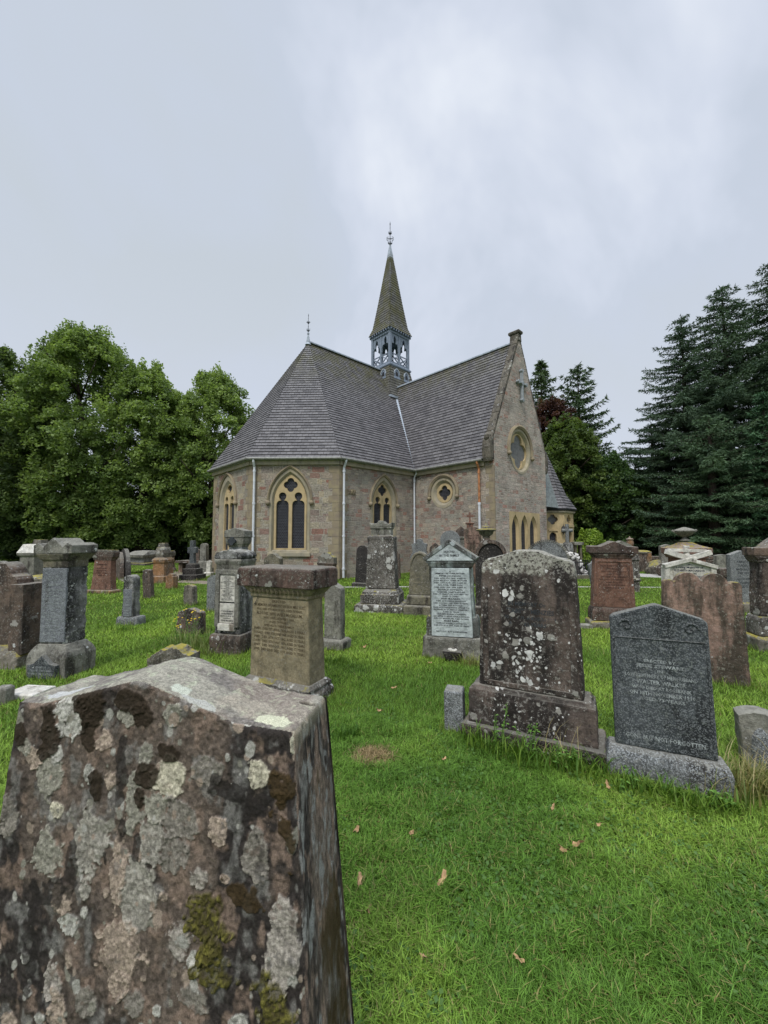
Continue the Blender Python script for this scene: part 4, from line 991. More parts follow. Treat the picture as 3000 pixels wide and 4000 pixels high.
def prof(kind, w0, w1, h, p=.2):
    a, b = w0/2, w1/2; o = [(-a,0),(a,0)]
    if kind == 'flat': return o+[(b,h),(-b,h)]
    if kind == 'round':
        zs = h-b; return o+[(b*math.cos(R_(t)), zs+b*math.sin(R_(t))) for t in range(0,181,12)]
    if kind == 'seg':
        r = (b*b+(p*w1)**2)/(2*p*w1); a1 = math.asin(b/r); zc = h-r
        return o+[(r*math.sin(a1*(1-i/6)), zc+r*math.cos(a1*(1-i/6))) for i in range(13)]
    if kind == 'peak': return o+[(b,h-p*w1),(0,h),(-b,h-p*w1)]
    if kind == 'shpeak': return o+[(b,h-p*w1),(b*.72,h-p*w1),(0,h),(-b*.72,h-p*w1),(-b,h-p*w1)]
    if kind == 'shround':
        r = b*.62; zs = h-r; q = [(b,zs-.12*w1),(b*.9,zs-.03*w1),(r,zs)]
        return o+q+[(r*math.cos(R_(t)), zs+r*math.sin(R_(t))) for t in range(12,169,12)]+[(-x,z) for x,z in q[::-1]]
    if kind == 'ogee':
        q = [(b,h-.30*w1),(b*.86,h-.22*w1),(b*.62,h-.18*w1),(b*.42,h-.06*w1),(b*.2,h-.008*w1)]
        return o+q+[(0,h)]+[(-x,z) for x,z in q[::-1]]
    if kind == 'double':
        P = []
        def ar(cx, r, zc, t0, t1): return [(cx+r*math.cos(R_(t)), zc+r*math.sin(R_(t))) for t in range(t0,t1,15)]
        rs_ = b*.155; rb = b*.345
        P += ar(b-rs_, rs_, h-rb-.02, 0, 166); P += ar(rb+.0, rb*.98, h-rb, 15, 166); P += ar(-rb, rb*.98, h-rb, 15, 166); P += ar(-b+rs_, rs_, h-rb-.02, 15, 181)
        return o+P
    if kind == 'lug':      # rounded shoulders, gentle central rise
        q = [(b,h-.22*w1),(b*.97,h-.15*w1),(b*.90,h-.11*w1),(b*.70,h-.085*w1),(b*.5,h-.055*w1),(b*.3,h-.015*w1),(b*.12,h)]
        return o+q+[(-x,z) for x,z in q[::-1]]
    if kind == 'rough':
        r2 = random.Random(int(w0*1000+h*777)); n = 9
        return o+[(b-2*b*i/n, h*(1-.28*abs(2*i/n-1)**2)-r2.uniform(0,.12)*h) for i in range(n+1)]
def text_mesh(lines, width, ztop, zbot, align='CENTER', y=-.0016):
    """lines: (text, rel size, max width fraction)"""
    V = []; Fc = []; tot = sum(l[1] for l in lines)*1.0; z = ztop; k = (ztop-zbot)/tot
    for l in lines:
        tx, sz = l[0], l[1]; mw = l[2] if len(l) > 2 else .92; off = l[3] if len(l) > 3 else 0
        if tx:
            cu = bpy.data.curves.new('t', 'FONT'); cu.body = tx; cu.size = sz*k*.86; cu.align_x = 'CENTER'; cu.resolution_u = 1; cu.offset = sz*k*.018
            ob = bpy.data.objects.new('t', cu); me = ob.to_mesh()
            co = [v.co.copy() for v in me.vertices]
            if co:
                x0 = min(c.x for c in co); x1 = max(c.x for c in co); f = min(1.25, mw*width/(x1-x0)); cx = (x0+x1)/2; b = len(V)
                V += [((c.x-cx)*f+off*width, (y(z-sz*k*.8+c.y) if callable(y) else y), z-sz*k*.8+c.y) for c in co]; Fc += [tuple(b+i for i in p.vertices) for p in me.polygons]
            ob.to_mesh_clear(); bpy.data.objects.remove(ob); bpy.data.curves.remove(cu)
        z -= sz*k
    return V, Fc
ROUGHM = ('st_mossy','st_rough','st_redpale','st_lichen','st_brown2','st_grey','st_granite','st_capred','st_brown','st_brown39','st_bluecorner','st_olive')
GR = 'weathered gravestones standing in the churchyard'
rl = random.Random(12); FEET = []
def grave(name, label, xl, xr, yb, yt, yaw, T, els, cat='gravestone', lean=0, tip=0, dz=0):
    """surveyed: left/right edge and base/top of the front face; els built in metres from W,H,T"""
    if not lean: lean = rl.uniform(-1.3,1.3); tip = tip or rl.uniform(-1.4,1.0)
    a = R_(yaw); g = gnd((xl+xr)/2, yb); n = Vector((-math.sin(a), math.cos(a), 0)); d = Vector((math.cos(a), math.sin(a), 0))
    pl = onplane(xl, yb, g, n); pr = onplane(xr, yb, g, n); W = (pr-pl).dot(d); ctr = (pl+pr)/2; ctr.z = 0
    H = onplane((xl+xr)/2, yt, ctr, n).z
    FEET.append((ctr, d, n, W, T))
    root = empty(name, (ctr.x, ctr.y, dz), a, (R_(tip), R_(lean))); tag(root, label, cat, GR)
    last = root
    for e in els(W, H, T):
        sub = e[0].startswith('>'); nm = e[0].lstrip('>'); par = last if sub else root
        mt = M[e[1]]; kind = e[2]; m = MB(); bev = .012
        if kind == 'L':       # loft rings (z,w,t[,ox]) full sizes; y centred at T/2 (+shift)
            sh = e[4] if len(e) > 4 else 0; ox = e[5] if len(e) > 5 else 0
            m.loft([(z, w_/2, t_/2) for z, w_, t_ in e[3]], ox, T/2+sh); bev = min(.012, H*.02)
        elif kind == 'P':     # profile (pts), z0, y0, y1
            pts, z0, y0, y1 = e[3:7]; m.extr([pts], lambda s, z, d_: (s, d_, z0+z), y0, y1); bev = e[7] if len(e) > 7 else .012
        elif kind == 'PH':    # profile with holes
            loops, z0, y0, y1 = e[3:7]; m.extr(loops, lambda s, z, d_: (s, d_, z0+z), y0, y1); bev = .004
        elif kind == 'V':     # lathe prof, z0, sx, sy
            m.lathe(e[3], e[5] if len(e) > 5 else 0, T/2, e[4], 18); bev = 0
        elif kind == 'T':
            V, Fc = text_mesh(*e[3:]); m.v, m.f = V, Fc; bev = 0
        elif kind == 'B': 
            for bb in e[3]: m.bar(*bb)
            bev = 0.004
        elif kind == 'X':     # list of boxes
            for bb in e[3]: m.box(*bb)
            bev = .006
        if not m.v: continue
        rg = None
        if kind in 'LP' and e[1] in ROUGHM and g.y < 10.5 and H < 2.2 and not (nm == 'slab' and e[1] == 'st_granite'): rg = (.011 if g.y < 5 else .018, .016 if e[1] not in ('st_mossy','st_rough') else .035, .11); bev = 0
        ob = m.build(nm, mt, par, bevel=bev, recalc=(kind != 'T'), smooth=(kind == 'V'), rough=rg)
        if not sub: last = ob
    return root
def plinth(z0, z1, w, t, ch=.03): return [(z0-.08,w,t),(z1-ch,w,t),(z1,w-2*ch,t-2*ch)]
def arcp(w, z0, za, r, n=14):
    return [(w/2*math.cos(R_(180*i/n)), z0+(za-z0)*math.sin(R_(180*i/n))) for i in range(n+1)]

# G39 the big blackened stone with white lichen
def f(W,H,T):
    s = W*.82; hb = .30; w1 = s*.91
    return [('base','st_brown','L',[(-.1,W*1.10,T*1.9),(.10,W*1.10,T*1.9),(.12,W*1.07,T*1.8)]),
            ('plinth','st_brown39','L',[(.12,W*.99,T*1.45),(.33,W*.985,T*1.42),(.35,W*.97,T*1.38),(.375,W*.97,T*1.38),(.385,W*.935,T*1.28),(.40,W*.92,T*1.2),(.415,W*.90,T*1.12)]),
            ('slab','st_brown39','P',prof('lug',s,w1,H-.41,.1),.41,.0,T,.03),
            ('raised_border','st_brown','X',[(-w1*.5+.005,-w1*.5+.05,-.008,.02,.44,H-.30),(w1*.5-.05,w1*.5-.005,-.008,.02,.44,H-.30),(-w1*.45,w1*.45,-.008,.02,.42,.46)]),
            ('inscription','letters_dark','T',[('',1),('IN MEMORY OF',1,.5),('ELIZABETH MENZIES',1.1,.7),('WHO DIED 19TH AUGUST 1864',.9,.75),('AGED 62 YEARS',.9,.5),('',3)],w1*.8,H-.34,H-.75)]
grave('headstone','tall blackened brown headstone with scattered white lichen spots, right of centre',1835,2342,2925,2150,-28,.22,f)
# G53 dark granite
def f(W,H,T):
    s = W*.82; w1 = s*.98; hb = .20
    P_ = prof('shpeak',s,w1,H-hb,.155); P_ = [(-s/2,0),(s/2,0),(w1/2,H-hb-.19*w1),(w1*.46,H-hb-.155*w1),(0,H-hb),(-w1*.46,H-hb-.155*w1),(-w1/2,H-hb-.19*w1)]
    sc = []
    for sg in (-1,1):
        c = sg*w1*.33
        for k in range(14):
            a0, a1 = k*.5, (k+1)*.5; r0, r1 = .045-.0028*k, .045-.0028*(k+1)
            sc.append(((c+r0*math.cos(a0)*sg,-.004,H-hb-.05+r0*math.sin(a0)),(c+r1*math.cos(a1)*sg,-.004,H-hb-.05+r1*math.sin(a1)),.012,.010))
    sc = [((a[0],a[1],a[2]-.10+hb),(b[0],b[1],b[2]-.10+hb),c,d) for a,b,c,d in sc]
    return [('base','st_granite','L',[(-.12,W,T*2.2),(.135,W,T*2.2),(.17,W*.97,T*1.9),(hb,W*.93,T*1.3)]),
            ('slab','st_darkgran','P',P_,hb,0,T,.012),
            ('carving','st_darkgran','B',sc),
            ('cornice','st_darkgran','X',[(-w1*.46,w1*.46,-.006,.01,H-.235,H-.228),(-w1*.485,-w1*.46,-.005,.01,hb+.02,H-.24),(w1*.46,w1*.485,-.005,.01,hb+.02,H-.24)]),
            ('inscription','letters_pale','T',[('ERECTED BY',.8,.35),('JESSIE STEWART',.9,.55),('IN',.8,.1),('LOVING MEMORY OF HER HUSBAND',1,.8),('WALTER WALKER',1.1,.55),('WHO DIED AT ROSSBANK',.9,.65),('ON 18TH NOVEMBER 1910',1,.72),('AGED 73 YEARS',.9,.5)],s*.9,H-.36,H-.64),
            ('inscription','letters_pale','T',[('GONE BUT NOT FORGOTTEN',1,.78)],s,hb+.10,hb+.055)]
grave('headstone','dark speckled granite headstone with a low point, reading gone but not forgotten',2374,2866,3068,2364,-26,.085,f,lean=-1)
# G52 pink double-arched
grave('headstone','broad pink sandstone stone with two mossy arches and small rounded shoulders',2596,2932,2665,2238,-24,.13,
  lambda W,H,T:[('slab','st_redpale','P',[(x*(1 if z > .2 else 1.02),z) for x,z in prof('double',W,W*.93,H)],0,0,T,.012)])
# G32 Johnson
def f(W,H,T):
    b = .27; s0 = W*.74; s1 = W*.68; zc = H-.34*1; zt = H-.30
    L_ = [('IN',.7,.08),('MEMORY OF THEIR FATHER',1,.8),('PETER JOHNSON.',1.1,.66),('DIED 30TH JULY 1865, AGED 45.',.9,.88),('JULIA McLEOD, THEIR MOTHER',1,.92),('DIED 11TH AUG. 1875, AGED 58.',.9,.9),('MALCOM, THEIR SON,',1,.72),('DIED 22ND JAN. 1868, AGED 32.',.9,.92),('RONALD JOHNSON,',1.1,.66),('GARDNER CAMSTRADDAN',.9,.8),('DIED AT CRAIGTON, 25TH FEBY 1921',.9,.95),('AGED 73 YEARS.',.9,.5),('ANN McLAREN,',1.1,.6),('WIFE OF RONALD JOHNSON,',.9,.82),('DIED 15TH JAN. 1922, AGED 75 YEARS.',.9,.95),('& THEIR SON RONALD,',.9,.65),('KILLED IN ACTION IN FRANCE 1ST JUNE 1918',.9,.97),('INTERRED IN ST AMAND CEMETERY',.9,.95),('AGED 36 YEARS.',.9,.5),('CATHERINE ANN JOHNSON,',1,.8),('DAUGHTER OF ABOVE RONALD JOHNSON',.9,.96),('DIED 31ST MARCH 1942, AGED 56 YEARS.',.9,.95),('MARY BAIN,',1.1,.5),('WIFE OF RONALD JOHNSON,',.9,.85),('DIED 8TH AUG. 1976, AGED 89 YEARS.',.9,.95),('',1.6),('NOT LOST, BUT GONE BEFORE.',1.0,.85)]
    z0 = b+.02; z1 = H-.40
    return [('base','st_grey','L',[(-.08,W*1.02,T*1.75),(.22,W*1.0,T*1.7),(b,W*.98,T*1.65)]),
            ('pedestal','st_bluecorner','L',[(b,W*.90,T*1.25),(b+.22,W*.90,T*1.25),(b+.27,W*.84,T*1.1)],.03),
            ('shaft','st_bluecorner','L',[(b,s0*1.06,T),(H-.36,s1*1.06,T*.92)],.012),
            ('panel','st_bluewhite','P',[(-s0*.47,0),(s0*.47,0),(s1*.47,H-.38-b),(-s1*.47,H-.38-b)],b+.01,-.03,.02,.004),
            ('inscription','letters_lead','T',L_,s1*.92,H-.40,b+.06,'CENTER',-.0325),
            ('cornice','st_bluecorner','L',[(H-.37,s1*1.04,T*.9),(H-.34,s1*1.12,T*1.1),(H-.32,s1*1.12,T*1.1),(H-.30,s1*1.22,T*1.25),(H-.27,s1*1.28,T*1.35)]),
            ('pediment','st_bluewhite','P',[(-s1*.6,0),(s1*.6,0),(s1*.58,.02),(0,.23),(-s1*.58,.02)],H-.27,-.035,T*1.05,.006),
            ('>pediment_moulding','st_bluecorner','B',[((-s1*.68,T/2-.03,H-.255),(0,T/2-.03,H-.005),.06,T*1.45,(0,0,1)) if 0 else ((-s1*.66,T*.5,H-.25),(.01,T*.5,H-.005),T*1.45,.05),((s1*.66,T*.5,H-.25),(-.01,T*.5,H-.005),T*1.45,.05)]),
            ('inscription','letters_lead','T',[('ERECTED',1,.28),('BY THE FAMILY',1.1,.5)],s1,H-.125,H-.225,'CENTER',-.037)]
jr = grave('headstone','pale blue painted headstone with pediment and long dark inscription',1656,1888,2570,2112,-18,.20,f)
# G23 Paton
def f(W,H,T):
    L_ = [('ERECTED',.95,.33),('IN MEMORY OF JAMES PATON SAW MILL, LUSS',1.1,.93),('WHO DIED 4TH MARCH 1873, AGED 76 YEARS.',.9,.86),('ALSO HIS WIFE JANET McCALLUM,',1.15,.86),('WHO DIED 28TH FEBY. 1866,',.9,.58),('AGED 70 YEARS,',.9,.36),('AND ALSO THEIR FAMILY',.9,.56),('JAMES   DIED 1ST APRIL 1836, AGED 2 YEARS.',1,.96),('DONALD   DIED 6TH JUNE 1848, AGED 26 YEARS.',1,.96),('JAMES   DIED 16TH OCT. 1862, AGED 22 YEARS.',1,.96),('DAVID   DIED 15TH NOV. 1876, AGED 50 YEARS.',1,.96),('JANET   DIED 18TH OCT. 1902, AGED 72 YEARS.',1,.96),('JANE   DIED 22ND DEC. 1910, AGED 71 YEARS.',1,.96)]
    b = .17; s0 = W*.98; s1 = W*.92; zc = H-.30
    c = [(-s1*.5+.10*s1*(.05*k+.6*(k%2)*0), 0, 0) for k in range(3)]
    lv = []
    for k in range(13):
        x = -s1*.5+s1*(k+.5)/13
        lv += [((x-.016,-.02,zc+.045),(x,-.045,zc+.07),.012,.02),((x+.016,-.02,zc+.045),(x,-.045,zc+.07),.012,.02),((x,-.03,zc+.03),(x,-.05,zc+.078),.012,.012)]
    return [('base','st_lichen','L',[(-.08,W*1.1,T*1.5),(.06,W*1.12,T*1.6),(.10,W*1.06,T*1.45),(.13,W*1.08,T*1.45),(b,W*1.0,T*1.1)]),
            ('shaft','st_tan','L',[(b-.02,s0,T),(zc,s1,T*.93)]),
            ('>crack','letters_dark','B',[((-s1*.36,-.006,zc+.01),(-s1*.40,-.004,zc-.05),.004,.006),((-s1*.40,-.004,zc-.05),(-s1*.46,-.002,zc-.10),.004,.006)]),
            ('inscription','letters_brown','T',L_,s1*.96,zc-.03,b+.26,'CENTER',lambda z:.035*T*(z-b)/(zc-b)-.0018),
            ('cornice','st_tan','L',[(zc-.02,s1*1.02,T*1.0),(zc,s1*1.05,T*1.05),(zc+.03,s1*1.05,T*1.05),(zc+.04,s1*1.10,T*1.15),(zc+.085,s1*1.2,T*1.32),(zc+.10,s1*1.26,T*1.4)]),
            ('>leaf_carving','st_tan','B',lv),
            ('cap','st_capred','L',[(zc+.10,s1*1.34,T*1.55),(zc+.105,s1*1.36,T*1.6),(H-.03,s1*1.36,T*1.6),(H-.01,s1*1.33,T*1.52),(H,s1*1.28,T*1.4)])]
grave('headstone','tan sandstone headstone with a heavy maroon cap slab and cracked corner',972,1212,2725,2215,-27,.26,f)
# G24
grave('headstone','plain grey lichened stone with a pointed top just behind the maroon capped headstone',1262,1330,2535,2278,-20,.16,
  lambda W,H,T:[('slab','st_grey','P',prof('peak',W,W*.9,H-.12,.3),.12,0,T,.015),('base','st_grey','L',plinth(0,.14,W*1.5,T*1.8))])
# G21 white panel
def f(W,H,T):
    b=.26; s0=W*.85; s1=W*.80
    L1=[('ERECTED BY',.9,.5),('JOHN MACGIBBON',1,.8),('IN LOVING MEMORY OF',.9,.9),('HIS WIFE',.9,.4),('JANE BENNET',1.1,.7),('DIED 7TH MARCH 1892, AGED 56',.9,.95),('THEIR FAMILY',.9,.6),('HELEN',1,.35),('DIED 7TH MAY 1896, AGED 26',.9,.95),('JANE',1,.3),('DIED 2ND JULY 1897, AGED 26',.9,.95),('JOHN',1,.3),('BORN 5TH DEC. 1867',.9,.7),('LOST AT SEA 1893',.9,.85),('WILLIAM',1,.45),('BORN 10TH MAY 1865',.9,.7),('ACCIDENTALLY DROWNED',.9,.9),('23RD OCT. 1907',.9,.6),('THE ABOVE',.9,.4),('JOHN MACGIBBON',1,.75),('DIED 12TH MARCH 1908',.9,.95)]
    L2=[('TO THE SACRED MEMORY',1,.9),('OF NELLIE BENNETT',1,.8),('BORN APRIL 1860, DIED SEPT. 1940',.9,.95),('DAUGHTER OF',.9,.5),('STEWART MACGIBBON',1,.85)]
    zt=H-.36; zm=b+.42
    return [('base','st_brown2','L',[(-.08,W*1.18,T*1.35),(b-.05,W*1.16,T*1.35),(b,W*1.10,T*1.25)]),
            ('shaft','st_rough','L',[(b,s0*1.12,T),(H-.30,s1*1.08,T*.94)]),
            ('frame','st_grey','X',[(-s0*.52,-s0*.34,-.03,.02,b+.10,H-.28),(s0*.34,s0*.52,-.03,.02,b+.10,H-.28),(-s0*.34,s0*.34,-.028,.02,H-.35,H-.28)]),
            ('panel','st_white','X',[(-s0*.335,s0*.335,-.012,.02,zm+.02,H-.355),(-s0*.335,s0*.335,-.010,.02,b+.15,zm),(-s0*.36,s0*.36,-.035,.02,b+.05,b+.145)]),
            ('inscription','letters_lead','T',L1,s0*.62,H-.37,zm+.04,'CENTER',-.0145),('inscription','letters_lead','T',L2,s0*.62,zm-.09,b+.17,'CENTER',-.0125),
            ('cornice','st_grey','L',[(H-.31,s1*1.10,T*1.0),(H-.26,s1*1.14,T*1.06),(H-.22,s1*1.14,T*1.06),(H-.19,s1*1.25,T*1.15),(H-.15,s1*1.28,T*1.2),(H-.13,s1*1.20,T*1.1)]),
            ('cap','st_rough','P',[(-s1*.62,0),(s1*.62,0),(s1*.66,.05),(s1*.56,.10),(s1*.3,.115),(0,.14),(-s1*.3,.115),(-s1*.56,.10),(-s1*.66,.05)],H-.14,-.02,T*1.05)]
grave('headstone','rock faced granite headstone with an inset white marble panel of dark lettering',832,938,2552,2146,-14,.34,f)
# G1
def f(W,H,T):
    b=.36; s0=W*.90; s1=W*.86
    L1=[('ERECTED',.8,.4),('IN MEMORY OF',.8,.5),('',.5),('ALEXANDER GRANT',1,.5),('',.4),('WHO DIED 30TH JUNE 1885, AGED 74',1,.97),('AND HIS WIFE',.7,.4),('JANET CAMERON',1,.6),('DIED 4TH MARCH 1890, AGED 71 YEARS',1,.97),('ALSO OF THEIR SON JOHN GRANT',1.1,.97),('WHO DIED AT LUSS, MARCH 1904',1,.97),('AGED 55',.7,.25),('AND THEIR DAUGHTER ISABEL McLEAN',1,.97),('WHO DIED 7TH AUGUST 1920',1,.95),('PETER GRANT',.9,.5),('BORN 5TH MAY 1859',.9,.6),('DIED 5TH OCTOBER',.9,.6),('1930',.8,.2),('ALLAN C. FRASER',1.1,.75),('DIED 1948',.9,.3)]
    L2=[('ALSO HIS WIFE',.9,.4),('THE ABOVE CATHERINE GRANT',1,.8),('WHO DIED 29TH JUNE 1955, AGED 82 YRS',1,.9)]
    return [('base','st_grey','L',[(-.08,W*1.42,T*1.55),(.22,W*1.42,T*1.5),(.27,W*1.34,T*1.4),(b,W*1.0,T*1.05)]),
            ('tablet','st_darkgran','P',[(-W*.5,0),(W*.5,0),(W*.5,.15),(W*.28,.17),(0,.26),(-W*.28,.17),(-W*.5,.15)],0,-.12,.02,.006),
            ('inscription','letters_pale','T',L2,W*.95,.15,.04,'CENTER',-.1225),
            ('shaft','st_rough','L',[(b,s0*1.06,T),(H-.34,s1*1.06,T*.95)]),
            ('panel','st_granite_pol','X',[(-s0*.5,s0*.5,-.008,.02,b+.02,H-.36)]),
            ('inscription','letters_pale','T',L1,s0*.95,H-.44,b+.06,'CENTER',-.0105),
            ('cornice','st_olive','L',[(H-.35,s1*1.1,T*1.0),(H-.27,s1*1.12,T*1.02),(H-.26,s1*1.2,T*1.15),(H-.21,s1*1.42,T*1.3),(H-.19,s1*1.55,T*1.35)]),
            ('cap','st_grey','P',[(-s1*.82,0),(s1*.82,0),(s1*.82,.10),(s1*.62,.13),(s1*.42,.08),(0,.19),(-s1*.42,.08),(-s1*.62,.13),(-s1*.82,.10)],H-.19,-T*.17,T*1.17)]
grave('headstone','tall narrow grey granite headstone with heavy moulded cap and pale lettering',144,252,2640,2100,-8,.27,f)
# G2
def f(W,H,T):
    return [('slab','st_brown2','P',prof('shround',W*1.0,W*.95,H-.12),.12,0,T,.02),
            ('side_slab','st_brown2','X',[(W*.42,W*.80,-.06,T*1.2,.16,H-.27)]),
            ('base','st_mossy','L',[(-.08,W*1.6,T*2.2),(.14,W*1.55,T*2.0),(.20,W*1.3,T*1.6),(.26,W*1.0,T*1.2)])]
grave('headstone','worn brown scroll-topped stone on a mossy base, cut off by the left edge',-78,60,2600,2196,-10,.20,f)
# G58 bottom right
grave('headstone','small low grey stone with a rounded top, at the lower right edge',2900,3070,3015,2788,-30,.15,
  lambda W,H,T:[('slab','st_grey','P',[(x*1.0,z) for x,z in prof('seg',W*.9,W,H,.16)],0,0,T,.02),('relief','st_granite','P',arcp(W*.5,H*.35,H*.75,0)+[(-W*.25,.05),(W*.25,.05)],0,-.008,.02,.004)])
# G40
grave('stone_post','short square granite post on the grass beside the big blackened stone',1737,1812,2862,2700,-18,.15,
  lambda W,H,T:[('slab','st_granite','L',[(-.05,W,W*1.05),(H*.95,W*.98,W*1.0),(H,W*.86,W*.88)])],cat='stone post')
# G28
def f(W,H,T):
    s=W*.62
    return [('base','st_lichen','L',[(-.08,W*1.12,T*2.0),(.13,W*1.12,T*2.0),(.17,W*1.05,T*1.9)]),
            ('plinth','st_lichen','L',[(.17,W*.88,T*1.6),(.36,W*.87,T*1.55),(.38,W*.82,T*1.45),(.42,W*.80,T*1.4),(.45,W*.74,T*1.2),(.47,W*.72,T*1.1)]),
            ('shaft','st_lichen','L',[(.47,s*1.12,T),(.6,s*1.10,T*.98),(H-.42,s*.98,T*.88),(H-.38,s*1.02,T*.92),(H-.34,s*.98,T*.9),(H-.30,s*.7,T*.7)]),
            ('tomb_top','st_grey','L',[(H-.33,s*.74,T*.7),(H-.17,s*.74,T*.7),(H-.16,s*.82,T*.8),(H-.13,s*.84,T*.82)]),
            ('>crest','st_grey','P',[(-s*.42,0),(s*.42,0),(s*.44,.11),(s*.34,.07),(s*.12,.09),(.1*s,.14),(-.1*s,.14),(-s*.12,.09),(-s*.34,.07),(-s*.44,.11)],H-.13,T*.1,T*.9,.006)]
grave('pedestal_monument','square pedestal monument blotched with white lichen before the nave window',1403,1572,2388,2035,-12,.46,f,cat='grave monument')
# G27
grave('headstone','thin nearly black round-topped stone left of the lichened pedestal',1383,1440,2292,2130,-16,.13,
  lambda W,H,T:[('slab','st_black','P',prof('round',W*.88,W*.8,H-.12),.12,0,T),('base','st_black','L',plinth(0,.13,W*1.25,T*2.2))])
grave('headstone','dark stone half hidden behind the right side of the lichened pedestal',1528,1563,2265,2150,-16,.12,
  lambda W,H,T:[('slab','st_brown2','P',prof('shround',W,W*.95,H),0,0,T)])
# G29
def f(W,H,T):
    s=W*.86
    rim=arcp(s*.98,H-.5+.0,H-.02,0); inn=arcp(s*.80,H-.5,H-.08,0)
    return [('base','st_olive','L',[(-.08,W*1.18,T*2.2),(.17,W*1.18,T*2.2),(.2,W*1.05,T*1.9)]),('plinth','st_olive','L',[(.2,W*1.0,T*1.6),(.36,W*.98,T*1.55),(.40,W*.92,T*1.2)]),
            ('slab','st_olive','P',prof('round',s,s*.82,H-.4),.4,0,T),
            ('arched_rim','st_olive','PH',[[(x*.82,z) for x,z in prof('round',s,s,H-.45)[2:]]+[(-s*.33,.0) for _ in ()]+[(x*.70,z-.03) for x,z in prof('round',s,s,H-.45)[2:]][::-1]],.43,-.02,.02),
            ('inscription','letters_dark','T',[('IN MEMORY OF',1,.5),('DONALD McFARLANE',1,.7),('DIED 1871',1,.4),('',2),('ERECTED BY HIS WIDOW',1,.7),('AND FAMILY',1,.4)],s*.8,H-.55,.6)]
grave('headstone','olive grey headstone with an arched rim, between the lichened pedestal and the pale blue one',1588,1690,2402,2155,-16,.18,f)
# thistle
def f(W,H,T):
    P_=[(-W*.3,0),(W*.3,0),(W*.28,H*.55),(W*.5,H*.62),(W*.36,H*.74),(W*.42,H*.9),(W*.2,H*.92),(W*.12,H),(-W*.12,H),(-W*.2,H*.92),(-W*.42,H*.88),(-W*.34,H*.72),(-W*.5,H*.6),(-W*.28,H*.52)]
    return [('slab','st_granite','P',P_,0,0,T)]
grave('headstone','grey stone with a leafy spiked outline against the nave corner',1598,1672,2292,2105,-16,.14,f)
# G33 etc. beside the transept wall
grave('headstone','grey disc-topped headstone rising behind the pale blue pediment',1724,1802,2305,2072,-18,.12,lambda W,H,T:[('slab','st_granite','P',prof('round',W*.9,W,H),0,0,T)])
grave('headstone','low stone with a small carved pediment left of the grey disc-topped stone',1680,1728,2300,2120,-18,.14,lambda W,H,T:[('slab','st_brown2','P',prof('peak',W,W,H,.4),0,0,T),('cap','st_grey','P',prof('peak',W*.6,W*.55,.16,.4),H-.28,-.02,.02,.003)])
def f(W,H,T):
    return [('shaft','st_grey','L',[(0,W*.62,T),(H-.5,W*.6,T)]),('cornice','st_grey','L',[(H-.5,W*.7,T*1.1),(H-.44,W*.95,T*1.3),(H-.40,W*.95,T*1.3)]),('pediment','st_brown2','P',prof('peak',W,W*.9,.38,.45),H-.4,-.02,T*1.1)]
grave('headstone','narrow monument with a steep moulded pediment against the transept wall',1780,1824,2275,2052,-10,.3,f)
def f(W,H,T):
    return [('shaft','st_red','L',[(0,W*.9,T),(H-.45,W*.8,T*.9),(H-.42,W*1.15,T*1.2),(H-.38,W*1.15,T*1.2)]),('cross','st_red','X',[(-W*.12,W*.12,T*.3,T*.7,H-.38,H),(-W*.4,W*.4,T*.31,T*.69,H-.18,H-.09)])]
grave('stone_cross','weathered red stone cross on a shaft against the transept wall',1822,1852,2270,2000,-10,.25,f,cat='stone cross')
grave('headstone','pale red stone with rounded shoulders left of the stone urn',1818,1886,2285,2058,-14,.14,lambda W,H,T:[('slab','st_redpale','P',prof('seg',W,W*.98,H,.2),0,0,T),('inscription','letters_red','T',[('SACRED TO THE',1,.7),('MEMORY OF',1,.5),('',1),('WHO DIED 1852',1,.7)],W,H-.25,H-.6)])
def f(W,H,T):
    return [('pedestal','st_brown2','L',[(0,W*.8,T),(H-.62,W*.62,T*.9),(H-.6,W*.5,T*.7),(H-.5,W*.34,T*.6)]),('urn','st_mossy','V',[(0,.12),(.03,.10),(.06,W*.20),(.12,W*.36),(.20,W*.40),(.22,W*.52),(.25,W*.55),(.27,W*.5),(.29,W*.22),(.33,W*.24),(.36,W*.12),(.40,W*.10),(.45,W*.03),(.47,.01)],H-.5)]
grave('urn_monument','stone monument topped by a wide mossy lidded urn before the gable corner',1866,1942,2310,2036,-14,.4,f,cat='grave monument')
def f(W,H,T):
    s=W*.9
    return [('base','st_brown2','L',plinth(0,.25,W*1.15,T*1.8)),('slab','st_black','P',prof('round',s,s,H-.2),.2,0,T),
            ('arched_rim','st_brown2','PH',[prof('round',s,s*1.0,H-.22)[2:]+[(x*.84,z-.07) for x,z in prof('round',s,s,H-.22)[2:]][::-1]],.22,-.04,.02)]
grave('headstone','dark round-arched headstone with a moulded rim behind the big blackened stone',1852,1990,2420,2108,-18,.2,f)
def f(W,H,T):
    s=W*.94; bars=[]; n=34
    for i in range(n):
        a0,a1=math.pi*i/n,math.pi*(i+1)/n; r=s/2+.004; zc=H-s/2
        bars.append(((r*math.cos(a0+.02),T*.5,zc+r*math.sin(a0+.02)),(r*math.cos(a1-.02),T*.5,zc+r*math.sin(a1-.02)),T*1.15,.05))
    return [('base','st_granite','L',plinth(0,.25,W*1.1,T*2)),('slab','st_granite','P',prof('round',s,s*.98,H-.2),.2,0,T),('rope_edge','st_grey','B',bars)]
grave('headstone','grey granite headstone with a rope carved round top, right behind the big blackened stone',2058,2236,2425,2113,-18,.14,f)
